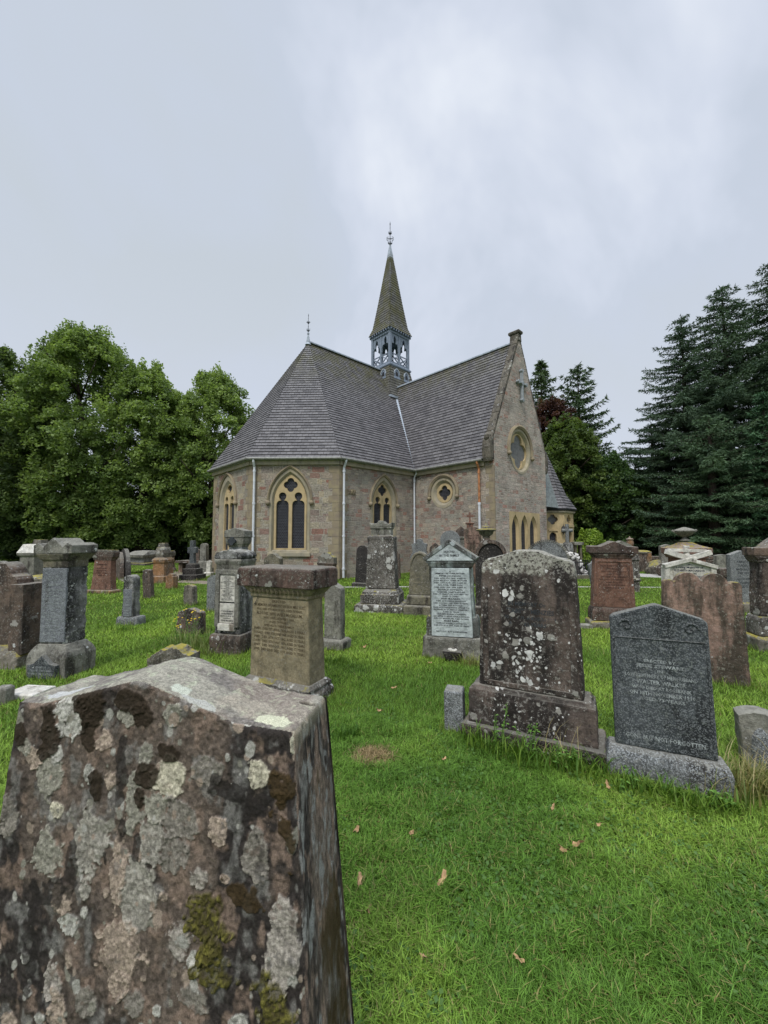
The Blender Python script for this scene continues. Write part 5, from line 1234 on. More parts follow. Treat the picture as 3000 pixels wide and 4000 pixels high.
# G43 red
def f(W,H,T):
    s0=W*.92; s1=W*.80
    return [('base','st_mossy','L',plinth(0,.13,W*1.1,T*1.9)),('plinth','st_capred','L',[(.13,W*1.0,T*1.55),(.30,W*.99,T*1.5),(.33,W*.96,T*1.35),(.36,W*.94,T*1.2)]),
            ('shaft','st_red','L',[(.36,s0,T),(H-.30,s1,T*.92)]),
            ('panel_border','st_red','X',[(-s1*.47,-s1*.43,-.006,.03,.42,H-.36),(s1*.43,s1*.47,-.006,.03,.42,H-.36),(-s1*.43,s1*.43,-.004,.03,H-.38,H-.35)]),
            ('inscription','letters_red','T',[('ERECTED IN MEMORY OF HIS FATHER',1,.85),('JOHN McKINLAY',1.1,.5),('WHO DIED 4TH JULY 1849',1,.8),('AGED 52 YEARS',1,.45),('AND HIS MOTHER MARGARET',1,.85),('WHO DIED 5TH FEBRUARY 1871',1,.9),('AGED 70 YEARS',1,.5),('ALSO HIS SISTERS',1,.7),('JANET AND ANN',1,.6)],s1*.86,H-.42,H-.85,'CENTER',lambda z:.04*T*(z-.36)/(H-.66)-.0015),
            ('cornice','st_capred','L',[(H-.31,s1*1.02,T),(H-.28,s1*1.04,T*1.05),(H-.25,s1*1.16,T*1.25),(H-.23,s1*1.2,T*1.3)]),
            ('cap','st_capred','P',[(-s1*.66,0),(s1*.66,0),(s1*.66,.125),(s1*.34,.13),(0,.22),(-s1*.34,.13),(-s1*.66,.125)],H-.225,-T*.2,T*1.2)]
grave('headstone','dark red sandstone headstone with a low pediment cap on a mossy base',2312,2494,2455,2112,-12,.20,f)
grave('headstone','grey stone leaning sideways behind the dark red pediment headstone',2330,2378,2385,2190,-12,.13,lambda W,H,T:[('slab','st_granite','P',prof('ogee',W,W*1.15,H),0,0,T)],lean=-6)
grave('headstone','pale grey gable-topped stone seen over the right of the dark red headstone',2392,2470,2305,2112,-12,.3,lambda W,H,T:[('slab','st_grey','P',prof('peak',W,W,H,.22),0,0,T),('base','st_grey','L',plinth(0,.2,W*1.1,T*1.5))])
def f(W,H,T):
    return [('pedestal','st_lichen','L',[(0,W*1.2,T),(H-.95,W*1.1,T*.9),(H-.9,W*1.3,T*1.1),(H-.7,W*1.1,T*.9),(H-.62,W*.7,T*.6),(H-.52,W*.5,T*.4)]),('urn','st_orange','V',[(0,.05),(.04,.06),(.08,.11),(.22,.13),(.30,.11),(.33,.10),(.34,.14),(.36,.12),(.40,.04),(.46,.01)],H-.5)]
grave('urn_monument','small ochre urn on a lichened scrolled pedestal, right of the dark red headstone',2455,2498,2270,2090,-12,.4,f,cat='grave monument')
grave('chest_tomb','arched tomb with a mossy curved lid and an orange stained side',2468,2545,2234,2150,-6,.8,lambda W,H,T:[('body','st_brown2','L',[(0,W*.95,T),(H*.86,W*.9,T*.95)]),('end_panel','st_orange','P',prof('seg',.62,.55,H*.98,.2),0,-.04,.0) if 0 else ('side','st_orange','X',[(W*.3,W*.52,-.02,T,0,H*.87)]),('lid','st_mossy','L',[(H*.86,W*1.06,T*1.05),(H*.93,W*1.08,T*1.05),(H,W*.8,T*.8)])],cat='tomb')
grave('headstone','squat lichened stone block with a pale flat top behind the dark red headstone',2475,2502,2314,2262,-12,.25,lambda W,H,T:[('slab','st_lichen','L',[(0,W*.9,T),(H*.8,W*1.0,T),(H*.85,W*1.4,T*1.2),(H,W*1.3,T*1.2)])])
grave('headstone','slender grey pointed stone against the dark trees, left of the marble one',2588,2637,2245,2126,-6,.2,lambda W,H,T:[('slab','st_grey','P',prof('peak',W,W,H,.16),0,0,T),('base','st_grey','L',plinth(0,.3,W*1.25,T*1.6))])
# G51
def f(W,H,T):
    z=H-.29; s=W*.98
    P_=[(-s/2,0),(s/2,0),(s/2,z-.13),(0,z),(-s/2,z-.13)]
    return [('base','st_white','L',plinth(0,.2,W*1.1,T*1.8)),('slab','st_white','P',P_,0,0,T),
            ('frame','st_white','B',[((-s/2-.03,-.01,z-.12),(.05,-.01,z+.035),.11,.075),((s/2+.03,-.01,z-.12),(.0,-.01,z+.01),.11,.07),((-s/2+.03,0,0),(-s/2+.03,0,z-.14),.08,.09),((s/2-.03,0,0),(s/2-.03,0,z-.14),.08,.09)]),
            ('carved_logs','st_white','B',[((-s*.46,.03,z+.17),(s*.12,.0,z-.0),.10,.095),((s*.44,.0,z+.17),(-s*.12,.04,z+.0),.10,.095),((-s*.40,.05,z+.20),(s*.38,.05,z+.19),.07,.06)]),
            ('carved_flowers','st_white','V',[(0,.02),(.03,.06),(.08,.07),(.13,.05),(.17,.05),(.22,.035),(.26,.06),(.28,.055)],z+.01),
            ('inscription','letters_blue','T',[('In',.9,.08),('Loving Memory of',1.1,.55),('ELIZABETH MACGREGOR',1.1,.62),('HOUSTON',1,.27),('WIFE OF JOHN MACGREGOR',1,.62),('DIED 9TH DECEMBER 1919',1,.6)],s,z-.055,z-.40,'CENTER',-.003)]
grave('marble_headstone','white marble headstone carved with crossed logs, dark gothic and capital lettering',2602,2800,2415,2132,-8,.16,f)
def f(W,H,T):
    return [('shaft','st_red','L',[(0,W*.86,T*.9),(H-1.05,W*.8,T*.85)]),('cornice','st_redmoss','L',[(H-1.05,W*.9,T*.95),(H-.98,W*.94,T),(H-.9,W*1.1,T*1.15),(H-.72,W*1.12,T*1.15),(H-.62,W*.6,T*.6),(H-.52,W*.3,T*.3)]),
            ('urn','st_grey','V',[(0,.16),(.04,.12),(.09,.05),(.14,.08),(.20,.20),(.30,.30),(.34,.33),(.36,.31),(.40,.22),(.46,.04)],H-.48),
            ('>handle','st_grey','B',[((-.30,T/2,H-.18),(-.38,T/2,H-.12),.06,.06),((.30,T/2,H-.18),(.38,T/2,H-.12),.06,.06)])]
grave('urn_monument','large red pedestal monument with a grey two-handled urn, behind the marble stone',2660,2782,2290,2056,-8,.9,f,cat='grave monument')
grave('headstone','tall pale grey slab with a wavy top right of the large urn monument',2806,2870,2300,2166,-8,.15,lambda W,H,T:[('slab','st_grey','P',prof('seg',W,W*1.02,H,.08),0,0,T)])
grave('headstone','small dark pedestal with a red capping between two pale grey slabs',2822,2868,2345,2220,-10,.25,lambda W,H,T:[('slab','st_black','L',[(0,W*.9,T),(H-.22,W*.78,T*.9)]),('cap','st_capred','L',[(H-.22,W*.9,T),(H-.18,W*1.0,T*1.1),(H-.02,W*1.02,T*1.1),(H,W*.9,T)])])
grave('headstone','broad pale grey slab with faint lettering beside the small dark pedestal',2864,2960,2395,2150,-10,.14,lambda W,H,T:[('slab','st_granite','P',prof('peak',W,W*1.02,H-.2,.2),.2,0,T),('base','st_mossy','L',plinth(0,.22,W*1.2,T*2)),('inscription','letters_dark','T',[('IN MEMORY OF',1,.5),('DUNCAN',1,.4),('MACDONALD',1,.6),('DIED 1894',1,.5),('',.6),('ALSO HIS WIFE',1,.6),('CATHERINE',1,.5),('AGED 70',1,.4)],W*.9,H-.2,H-.8)])
def f(W,H,T):
    s=W*.86
    return [('base','st_mossy','L',plinth(0,.2,W*1.12,T*1.7)),('plinth','st_lichen','L',[(.2,W*.99,T*1.3),(.42,W*.98,T*1.28),(.47,W*.9,T*1.1)]),
            ('shaft','st_brown','L',[(.47,s,T),(H-.36,s*.92,T*.95)]),('cornice','st_brown','L',[(H-.37,s*.96,T),(H-.34,s*1.0,T*1.1),(H-.28,s*1.12,T*1.25)]),
            ('cap','st_brown2','P',[(-s*.58,0),(s*.58,0),(s*.58,.10),(s*.3,.12),(0,.27),(-s*.3,.12),(-s*.58,.12)],H-.28,-.03,T*1.1)]
grave('headstone','big dark pediment-capped headstone cut off by the right edge',2962,3190,2548,2096,-16,.26,f,lean=.3)
# ---- left and middle small ones
grave('headstone','low scrolled brown stone among yellow ragwort left of the white panelled headstone',688,784,2478,2378,-14,.14,lambda W,H,T:[('slab','st_brown2','P',prof('lug',W,W*.98,H),0,0,T,.02)])
grave('headstone','low broken mossy stone just behind the nearest stone',574,748,2655,2528,-6,.2,lambda W,H,T:[('slab','st_mossy','P',[(-W/2,0),(W/2,0),(W*.46,H*.75),(W*.3,H*.8),(W*.22,H*.93),(0.02,H),(-W*.12,H*.9),(-W*.2,H*.93),(-W*.33,H*.8),(-W*.5,H*.62)],0,0,T,.02)])
grave('headstone','small stump with a bright yellow moss top in the middle of the left lawn',714,754,2364,2284,-20,.14,lambda W,H,T:[('slab','st_mossy','P',prof('lug',W,W*.9,H),0,0,T,.02)])
grave('headstone','plain grey round-shouldered stone behind the white panelled headstone',806,872,2388,2246,-14,.16,lambda W,H,T:[('slab','st_granite','P',prof('seg',W,W*.98,H,.22),0,0,T,.02)])
def f(W,H,T):
    return [('base','st_granite','L',[(-.05,W*2.3,T*1.3),(.11,W*2.3,T*1.2),(.15,W*2.1,T*1.0)]),('slab','st_rough','P',prof('round',W*1.18,W*1.12,H-.14),.14,.0,T,.02),
            ('panel','st_granite_pol','X',[(-W*.46,W*.46,-.01,.02,.16,H-.25)]),('inscription','letters_pale','T',[('IN MEMORY OF',1,.7),('MARY McLEAN',1,.8),('DIED 12TH JUNE 1921',1,.9),('AGED 61',1,.5),('ALSO HER HUSBAND',1,.85),('WILLIAM BROWN',1,.8),('DIED 3RD MAY 1930',1,.9),('AGED 72 YEARS',1,.6)],W*.9,H-.36,H-.75,'CENTER',-.0125)]
grave('headstone','small round-topped granite stone with polished lettered face on the left lawn',478,515,2442,2248,-6,.19,f)
grave('headstone','thin brown lichened stone leaning left on the left lawn',557,590,2338,2224,-10,.14,lambda W,H,T:[('slab','st_brown2','P',prof('lug',W,W*.85,H),0,0,T)],lean=-5)
grave('headstone','small worn stone with a reddish side near the orange pillar monument',646,676,2300,2241,-10,.22,lambda W,H,T:[('slab','st_orange','P',prof('shround',W,W*.95,H),0,0,T)])
def f(W,H,T):
    return [('base','st_orange','L',plinth(0,.25,W*1.1,T*1.3)),('shaft','st_orange','L',[(.25,W*.9,T),(H-.7,W*.78,T*.85),(H-.68,W*.9,T*.95),(H-.58,W*.95,T),(H-.50,W*.7,T*.75)]),('cap','st_mossy','L',[(H-.5,W*.6,T*.65),(H-.35,W*.72,T*.72),(H-.18,W*.6,T*.6),(H-.14,W*.5,T*.5),(H,W*.42,T*.42)])]
grave('pedestal_monument','orange stained pillar monument with a moulded cap, tallest of the far left group',588,642,2278,2122,-6,.55,f,cat='grave monument')
grave('pedestal_monument','slender orange pillar with a mossy cap next to the taller orange monument',644,668,2234,2152,-6,.35,lambda W,H,T:[('shaft','st_orange','L',[(0,W*1.2,T*1.1),(.12,W*1.2,T*1.1),(.2,W*.85,T*.8),(H-.25,W*.72,T*.7)]),('cap','st_mossy','L',[(H-.25,W*.85,T*.8),(H-.1,W*.95,T*.9),(H,W*.8,T*.75)])],cat='grave monument')
def f(W,H,T):
    return [('steps','st_black','L',[(0,W*1.0,T*1.0),(.20,W*1.0,T),(.2,W*.76,T*.76),(.42,W*.74,T*.74),(.42,W*.56,T*.56),(.56,W*.5,T*.5),(.62,W*.36,T*.36)]),
            ('cross','st_darkgran','PH',[[(-W*.13,0),(W*.13,0),(W*.10,H-1.08),(W*.24,H-1.06),(W*.24,H-.86),(W*.10,H-.84),(W*.10,H-.60),(-W*.10,H-.60),(-W*.10,H-.84),(-W*.24,H-.86),(-W*.24,H-1.06),(-W*.10,H-1.08)]],.6,T/2-.08,T/2+.08)]
grave('stone_cross','dark granite cross on three steps, left of the apse',698,768,2268,2112,-8,.6,f,cat='stone cross')
grave('table_tomb','flat table tomb slab on low supports behind the dark granite cross',682,792,2238,2190,-6,.9,lambda W,H,T:[('slab','st_brown2','X',[(-W/2,W/2,0,T,H-.1,H)]),('leg','st_redpale','X',[(-W*.42,-W*.28,.1,T-.1,0,H-.1)]),('leg','st_redpale','X',[(W*.22,W*.36,.1,T-.1,0,H-.1)])],cat='tomb')
grave('headstone','brown round-topped stone behind the table tomb',754,776,2236,2144,-6,.14,lambda W,H,T:[('slab','st_brown2','P',prof('round',W,W*.9,H),0,0,T)])
grave('headstone','pale grey round-topped headstone on a stepped base close to the apse corner',776,806,2248,2122,-8,.28,lambda W,H,T:[('slab','st_grey','P',prof('round',W*.8,W*.76,H-.6),.6,0,T*.8),('base','st_grey','L',[(0,W*1.5,T*1.8),(.3,W*1.5,T*1.8),(.3,W*1.2,T*1.3),(.55,W*1.15,T*1.2),(.6,W,T)])])
grave('headstone','small white lettered stone at the foot of the apse corner',803,821,2250,2190,-8,.14,lambda W,H,T:[('slab','st_white','P',prof('round',W*.9,W*.85,H-.15),.15,0,T),('base','st_white','L',plinth(0,.16,W*1.5,T*1.8))])
grave('headstone','thin upright slab seen edge-on, shorter of the pair left of the chest tomb',444,464,2258,2155,-50,.2,lambda W,H,T:[('slab','st_brown2','P',prof('shround',W*2.0,W*2.0,H),0,0,T*.7)])
grave('headstone','thin dark upright slab seen edge-on, taller of the pair left of the chest tomb',468,487,2258,2142,-50,.2,lambda W,H,T:[('slab','st_black','P',prof('round',W*2.0,W*1.8,H),0,0,T*.7)])
grave('chest_tomb','grey chest tomb with a hipped lid under the left trees',484,556,2240,2155,-6,1.5,lambda W,H,T:[('slab','st_mossy','X',[(-W*.6,W*.75,-.15,T+.1,.38,.46)]),('body','st_granite','L',[(.46,W*.9,T*.85),(H-.26,W*.9,T*.85)]),('lid','st_grey','L',[(H-.26,W,T),(H-.14,W*1.04,T*1.02),(H,W*.8,T*.4)])],cat='tomb')
def f(W,H,T):
    return [('base','st_orange','L',plinth(0,.1,W*1.25,T*1.6)),('shaft','st_red','L',[(.1,W*.98,T),(.2,W*.93,T*.95),(H-.3,W*.78,T*.85)]),('cornice','st_capred','L',[(H-.3,W*.84,T*.9),(H-.24,W*.9,T),(H-.2,W*1.02,T*1.1),(H-.06,W*1.05,T*1.15)]),('cap','st_mossy','L',[(H-.06,W*1.02,T*1.1),(H,W*.96,T)]),
            ('inscription','letters_red','T',[('IN MEMORY',1,.6),('OF',.6,.2),('ALEXANDER',1,.6),('McGREGOR',1,.6),('DIED 1838',1,.6),('AGED 40',1,.4)],W*.8,H-.38,H-.75)]
grave('headstone','tapering red sandstone headstone with a yellow moss topped cap on the left',350,432,2318,2148,-8,.22,f)
grave('pedestal_monument','pale grey monument with a sloping pale cap at the far left under the trees',66,128,2292,2126,-6,.5,lambda W,H,T:[('shaft','st_grey','L',[(0,W*1.0,T),(H-.42,W*.92,T*.9),(H-.36,W*1.1,T*1.1),(H-.28,W*1.15,T*1.15)]),('cap','st_white','L',[(H-.28,W*1.15,T*1.15),(H,W*.95,T*.5)])],cat='grave monument')
grave('pedestal_monument','dark pillar with an orange streak and a yellow moss top at the far left',122,152,2240,2108,-6,.35,lambda W,H,T:[('shaft','st_orange','L',[(0,W*.9,T),(H-.4,W*.85,T)]),('cap','st_mossy','L',[(H-.4,W*1.1,T*1.1),(H-.2,W*1.15,T*1.15),(H,W*.9,T)])],cat='grave monument')
grave('headstone','grey worn stone cut off at the far left edge',-40,18,2320,2192,-8,.16,lambda W,H,T:[('slab','st_grey','P',prof('round',W,W*.9,H),0,0,T)])
# in front of apse
def f(W,H,T):
    return [('shaft','st_granite','L',[(0,W*1.0,T),(H-.55,W*.86,T*.9),(H-.5,W*.86,T*.9)]),('bulging_cap','st_grey','L',[(H-.52,W*.9,T*.95),(H-.47,W*.95,T),(H-.44,W*1.1,T*1.1),(H-.36,W*1.2,T*1.2),(H-.25,W*1.22,T*1.25)]),('pediment','st_grey','P',prof('peak',W*1.34,W*1.3,.25,.14),H-.25,-.06,T*1.1),
            ('tablet','st_bluewhite','X',[(-W*.38,W*.30,-.01,.03,H-1.1,H-.60)]),('emblem','letters_dark','P',foil(-W*.12,.12,.06,.055,4,24),H-.48,-.10,-.04,.002)]
grave('pedestal_monument','monument with a bulging pedimented cap standing before the left apse window',884,944,2330,2062,-10,.36,f,cat='grave monument')
def f(W,H,T):
    return [('slab','st_olive','P',prof('ogee',W,W*.98,H),0,0,T)]
grave('headstone','plain stone with a curved pointed top below the central apse window, left one',1030,1092,2335,2163,-14,.2,f)
grave('headstone','carved stone with a scrolled mossy top below the central apse window, right one',1234,1300,2335,2160,-14,.25,lambda W,H,T:[('slab','st_brown2','L',[(0,W*.95,T),(H-.32,W*.95,T),(H-.30,W*1.02,T*1.1),(H-.26,W*1.02,T*1.1)]),('crest','st_mossy','P',prof('ogee',W*.98,W*.95,.28),H-.27,0,T)])
# kerbs and loose pieces
def block(name, label, px, py, w, d, h, yaw, mat, cat='stone block', z=0, lab2=None):
    g_ = gnd(px, py); m = MB(); m.loft([(-.03,w/2,d/2),(h*.85,w/2,d/2),(h,w/2-.02,d/2-.02)]); o = m.build(name, M[mat], bevel=.01); o.location = (g_.x, g_.y, z); o.rotation_euler = (0,0,R_(yaw)); tag(o, label, cat); return o
block('kerb_stone','short grey kerb stone on the grass left of the dark red headstone',2278,2452,.28,.14,.07,-10,'st_grey','kerb stone')
block('flat_stone','pale flat slab lying at the foot of the tall narrow granite headstone',115,2712,.34,.26,.05,-6,'st_white','stone slab')
block('stone_stub','broken grey stub of stone at the left edge beside the flat slab',12,2745,.12,.12,.16,10,'st_grey','stone block')
block('kerb_stone','pale broken kerb block on the grass between the blackened stone and the dark granite one',2358,2965,.20,.30,.09,-28,'st_white','kerb stone')
block('low_wall_piece','small brown stone block at the edge of the far lawn strip',2240,2306,.12,.3,.28,0,'st_orange','stone block')
# boulders
def boulder(name, label, px, py, r, sq, mat, seed, z=0, cat='boulder'):
    g_ = gnd(px, py); bm = bmesh.new(); bmesh.ops.create_icosphere(bm, subdivisions=3, radius=1)
    for v in bm.verts:
        k = 1+.28*(float(fbm(v.co.x*1.3+seed, v.co.y*1.3+v.co.z*1.7, 3, seed))-.5)*2; v.co = Vector((v.co.x*r*k, v.co.y*r*k*.8, v.co.z*r*sq*k+r*sq*.5))
    me = bpy.data.meshes.new(name); bm.to_mesh(me); bm.free(); me.materials.append(M[mat]); o = bpy.data.objects.new(name, me); COL.objects.link(o); o.location = (g_.x,g_.y,z); tag(o, label, cat); return o
boulder('boulder','mossy rounded boulder beside the arched tomb on the right',2575,2242,.55,.75,'st_mossy',3)
boulder('boulder','dark rounded boulder next to the white marble headstone',2612,2250,.42,.9,'st_brown2',5)
# rubble heap far left
for k,(px_,py_,r,lb) in enumerate(((150,2300,.42,'largest flat stone of the heap left of the tall narrow granite headstone'),(128,2316,.26,'pale stone at the foot of the stone heap on the left'),(172,2288,.35,'mossy stone at the back of the stone heap on the left'))):
    boulder('heap_stone', lb, px_, py_, r, .75-.25*(k==1), ('st_mossy','st_white','st_mossy')[k], 11+k, cat='stone')
# low rubble wall behind the right tombs
g1, g2 = gnd(2520,2222), gnd(3060,2218); m = MB(); n = 26
for i in range(n):
    for k in range(3):
        a = g1.lerp(g2, (i+.5*(k%2))/n); b = g1.lerp(g2, (i+.95+.5*(k%2))/n); zz = .05+.2*k
        m.bar((a.x,a.y,zz+.09),(b.x,b.y,zz+.09), .36+.04*rnd.random(), .17+.03*rnd.random())
o = m.build('rubble_wall', M['st_brown2'], bevel=.03); tag(o, 'low dry rubble wall in front of the firs on the right', 'wall')
# offering vase block on the Johnson base
def vase():
    g_ = gnd(1768,2580); root = empty('flower_holder', (g_.x,g_.y,0), R_(-18)); tag(root, 'dark wedge-shaped flower holder with a white ring leaning on the pale blue headstone base', 'flower holder')
    m = MB(); m.loft([(-.02,.05,.04),(.10,.12,.07),(.13,.12,.07)]); m.build('holder_body', M['st_black'], root, bevel=.01)
    m = MB(); m.lathe([(0,.06),(.012,.062),(.016,.05),(.005,.042)], 0, -.0, .13, 20); m.build('ring', M['st_white'], root, smooth=True)
vase()
# cairn with cross, railing and kerb
def cairn():
    c = gnd(2268, 2262); root = empty('cairn_monument', (c.x, c.y+1.0, 0)); tag(root, 'pyramid of white quartz boulders topped by a grey stone cross near the porch', 'grave monument')
    m = MB(); m.lathe([(0,.62),(.4,.5),(.9,.28),(1.0,.22)], 0,0,0,12); m.build('cone_core', M['st_black'], root)
    rr = random.Random(4); bm = bmesh.new()
    for k in range(120):
        t = rr.random()**1.3; a = rr.uniform(0,6.28); z = .04+t*.95; rad = .66-.42*t
        mt = Matrix.Translation((rad*math.cos(a), rad*math.sin(a), z)) @ Matrix.Rotation(rr.uniform(0,6), 4, Vector((rr.random(),rr.random(),rr.random())).normalized()) @ Matrix.Diagonal((1.3,.9,.7,1))
        bmesh.ops.create_icosphere(bm, subdivisions=1, radius=rr.uniform(.06,.12), matrix=mt)
    me = bpy.data.meshes.new('boulders'); bm.to_mesh(me); bm.free(); me.materials.append(M['st_pebble']); o = bpy.data.objects.new('quartz_stones', me); COL.objects.link(o); o.parent = root; tag(o, kind='stuff')
    m = MB(); m.lathe([(.95,.2),(1.1,.22),(1.3,.2),(1.38,.13)], 0,0,0,14); m.build('drum', M['st_rough'], root)
    m = MB(); m.tube([(0,0,1.35),(0,0,2.12)], .07, 12); m.tube([(-.21,0,1.86),(.21,0,1.86)], .07, 12); m.build('cross', M['st_granite'], root, smooth=False)
    r2 = empty('grave_railing', (c.x, c.y, 0)); tag(r2, 'low black iron railing on a stone kerb around the white boulder monument', 'railing')
    w = .95
    for q in range(4):
        a = q*math.pi/2; R2 = Matrix.Rotation(a, 3, 'Z'); cc = Vector((0, 1.0, 0))
        m = MB(); p = lambda x, z: tuple(cc + R2 @ Vector((x, -w, z)))
        for z in (.62, .20): m.bar(p(-w,z), p(w,z), .025, .025)
        for i in range(13): x = -w+2*w*i/12; m.bar(p(x,.15), p(x,.66 if i%3 else .75), .018, .018, (0,1,0))
        for i in range(12):
            x = -w+2*w*(i+.5)/12; pts = [tuple(cc+R2@Vector((x+.06*math.cos(t),-w,.38+.10*math.sin(t)))) for t in [j*.7 for j in range(10)]]; m.tube(pts, .008, 4)
        m.build('railing_panel', M['dark'], r2)
        m = MB(); m.bar(p(-w-.08,.07), p(w+.08-.16,.07), .16, .16); m.build('kerb', M['st_olive'], r2, bevel=.01)
cairn()
grave('table_tomb','pale stone table tomb beside the small cross near the porch',2252,2282,2245,2118,-8,.5,lambda W,H,T:[('slab','st_grey','X',[(-W*.6,W*.6,0,T,H-.12,H)]),('leg','st_olive','X',[(-W*.45,-W*.2,.1,T-.1,0,H-.12)]),('leg','st_olive','X',[(W*.2,W*.45,.1,T-.1,0,H-.12)])],cat='tomb')
# curved stone seat / low wall ornaments at porch foot
grave('pedestal_monument','low stone pedestal with a moulded dish top in front of the porch',2170,2212,2290,2122,-10,.35,lambda W,H,T:[('shaft','st_olive','L',[(0,W*.8,T*.8),(H-.3,W*.7,T*.7),(H-.25,W*1.1,T*1.1),(H-.18,W*1.15,T*1.1)]),('dish','st_grey','V',[(0,W*.35),(.05,W*.5),(.12,W*.55),(.16,W*.45),(.18,.02)],H-.18)],cat='grave monument')
# ---------------------------------------------------------------- the nearest stone, modelled from its lichens up
def hero():
    h_sh = None
    hs = .447                                   # drop of the shoulders below the lens
    def pt(x, y, h):
        r = ray(x, y); return _O + r*(-h/r.z)
    PL = pt(66, 2738, hs); PR_ = pt(1150, 2856, hs); d = (PR_-PL); W = math.hypot(d.x, d.y); d = Vector((d.x,d.y,0)).normalized(); n = Vector((-d.y, d.x, 0))
    T = .215; Hs = CAMH-hs
    org = Vector(((PL.x+PR_.x)/2, (PL.y+PR_.y)/2, 0))
    def fs(cx, cy):                             # survey a point of the front face (crop coordinates of my notes)
        q = onplane(cx/1.106, cy/1.106+2500, org, n); return (q-org).dot(d), q.z
    xl, xr = -W/2, W/2
    pk, zpk = fs(600, 165); s1, _ = fs(185, 268); s2, _ = fs(1010, 362)
    def top(s):
        return np.interp(s, [xl, s1, pk-.015, pk+.015, s2, xr], [Hs, Hs+.004, zpk-.004, zpk-.006, Hs+.006, Hs])
    flare = lambda z: (1-np.clip(z/Hs,0,1))     # widens to the ground
    RR = .016
    def rn(e):
        th = np.pi/4*(1-np.clip(e/RR,0,1)); return np.where(e < RR, (RR-RR*np.sin(th))-e, 0), RR-RR*np.cos(th)
    # ---- front
    nx_, nz_ = 380, 460
    s = np.linspace(0,1,nx_); t = np.linspace(0,1,nz_)**.85
    Sg, Tg = np.meshgrid(s, t)
    Z0 = .0
    base_s = xl+(xr-xl)*Sg; Zt = top(base_s); Z = Z0+(Zt-Z0)*Tg
    X = base_s + flare(Z)*(Sg*.10-.10*(1-Sg)); Y = -flare(Z)*.05
    P_cream,P_grey,P_greyg,P_light,P_pink,P_pg,P_dim = (.40,.37,.28),(.24,.225,.19),(.22,.21,.17),(.34,.33,.29),(.28,.225,.175),(.265,.24,.205),(.165,.15,.125)
    patches = [(740,590,75,95,P_cream),(1110,580,48,65,P_cream),(420,860,85,135,P_grey),(235,890,75,125,P_greyg),(675,850,68,88,P_grey),(620,1070,82,138,P_grey),(225,590,55,95,P_greyg),(300,330,75,95,P_light),(460,430,45,52,P_pink),
      (565,1320,88,130,P_pink),(530,960,38,170,P_pink),(1240,1300,68,190,P_pg),(800,1270,50,90,P_pg),(865,1350,32,60,P_light),(330,1195,42,52,P_light),(295,1090,45,62,P_pink),(280,1430,42,85,P_pg),(300,1560,38,100,P_pink),(1070,1590,46,45,P_light),
      (265,720,30,36,P_cream),(400,1060,22,36,P_grey),(395,1145,18,28,P_light),(690,700,60,65,P_greyg),(490,600,36,55,P_pink),(150,500,38,50,P_pink),(745,320,45,52,P_greyg),(790,770,80,95,P_dim),(990,500,16,20,P_light),(990,1010,20,22,P_pink),(880,1005,34,55,P_pg),
      (730,1085,18,20,P_pink),(955,820,45,60,P_pink),(175,1460,15,20,P_light),(155,1330,20,22,P_light),(100,1590,38,42,P_pink),(230,1560,20,26,P_light),(715,1540,20,26,P_light),(655,1415,15,15,P_pink),(45,1290,20,30,P_pink),(15,1490,30,50,P_pg),(400,570,22,60,P_light),
      (1285,430,26,68,P_cream),(640,480,36,70,P_greyg),(590,700,35,120,P_greyg),(120,450,30,40,P_greyg),(540,330,45,40,P_greyg),(1120,900,60,120,P_dim),(900,560,70,60,P_dim),(760,880,60,80,P_dim),(490,1060,18,24,P_pink),(340,1330,18,40,P_pink),(1030,350,50,18,P_light),(60,760,45,90,P_dim),(260,480,22,34,P_light),(620,1500,60,60,P_dim),(420,1500,40,60,P_dim),(880,1500,60,50,P_dim),(560,1440,55,60,P_pink)]
    moss = [(215,375,55,85,0),(95,400,45,42,0),(405,270,48,85,0),(560,265,62,50,0),(630,330,46,40,0),(1240,650,72,60,1),(1060,1080,92,62,1),(920,1190,95,130,2),(955,1330,90,130,2),(1210,1560,85,120,2),(430,620,36,80,0),(730,480,70,40,0),(650,570,36,55,0),(620,690,22,45,0),(530,560,24,160,3),(545,800,18,90,3),(330,960,26,120,3),(240,1060,60,70,3),(180,1200,28,240,3),(390,420,30,60,0),(1010,640,90,60,3),(1110,700,80,90,3),(1230,800,60,160,1),(480,920,14,60,3),(610,860,16,60,3),(400,260,60,60,0)]
    def ell(cx, cy, rx, ry):
        a, b = fs(cx, cy); a1, _ = fs(cx+rx, cy); _, b1 = fs(cx, cy-ry); return a, b, abs(a1-a), abs(b1-b)
    U = X; Vz = Z
    sc = 1.0
    def base_col(U, Vz, seed=0):
        f1 = fbm(U*7, Vz*5, 5, seed+1)[...,None]; f2 = fbm(U*26, Vz*17, 4, seed+2)[...,None]; f3 = fbm(U*120, Vz*120, 3, seed+3)[...,None]
        c = np.array((.105,.083,.066))*np.ones(U.shape+(3,))
        c = c+(np.array((.032,.027,.024))-c)*np.clip((f1-.43)*7,0,1); c = c+(np.array((.20,.145,.11))-c)*np.clip((f2-.58)*6,0,.65)
        c = c+(np.array((.17,.165,.15))-c)*np.clip((.42-f2)*6,0,.6)
        return c*(.3+1.6*f3)
    col = base_col(U, Vz); dsp = np.zeros(U.shape)
    w1 = (fbm(U*34, Vz*34, 4, 31)-.5); w2 = (fbm(U*34+50, Vz*34, 4, 32)-.5); spk = fbm(U*170, Vz*170, 3, 40); wl = fbm(U*11, Vz*11, 3, 44)-.5
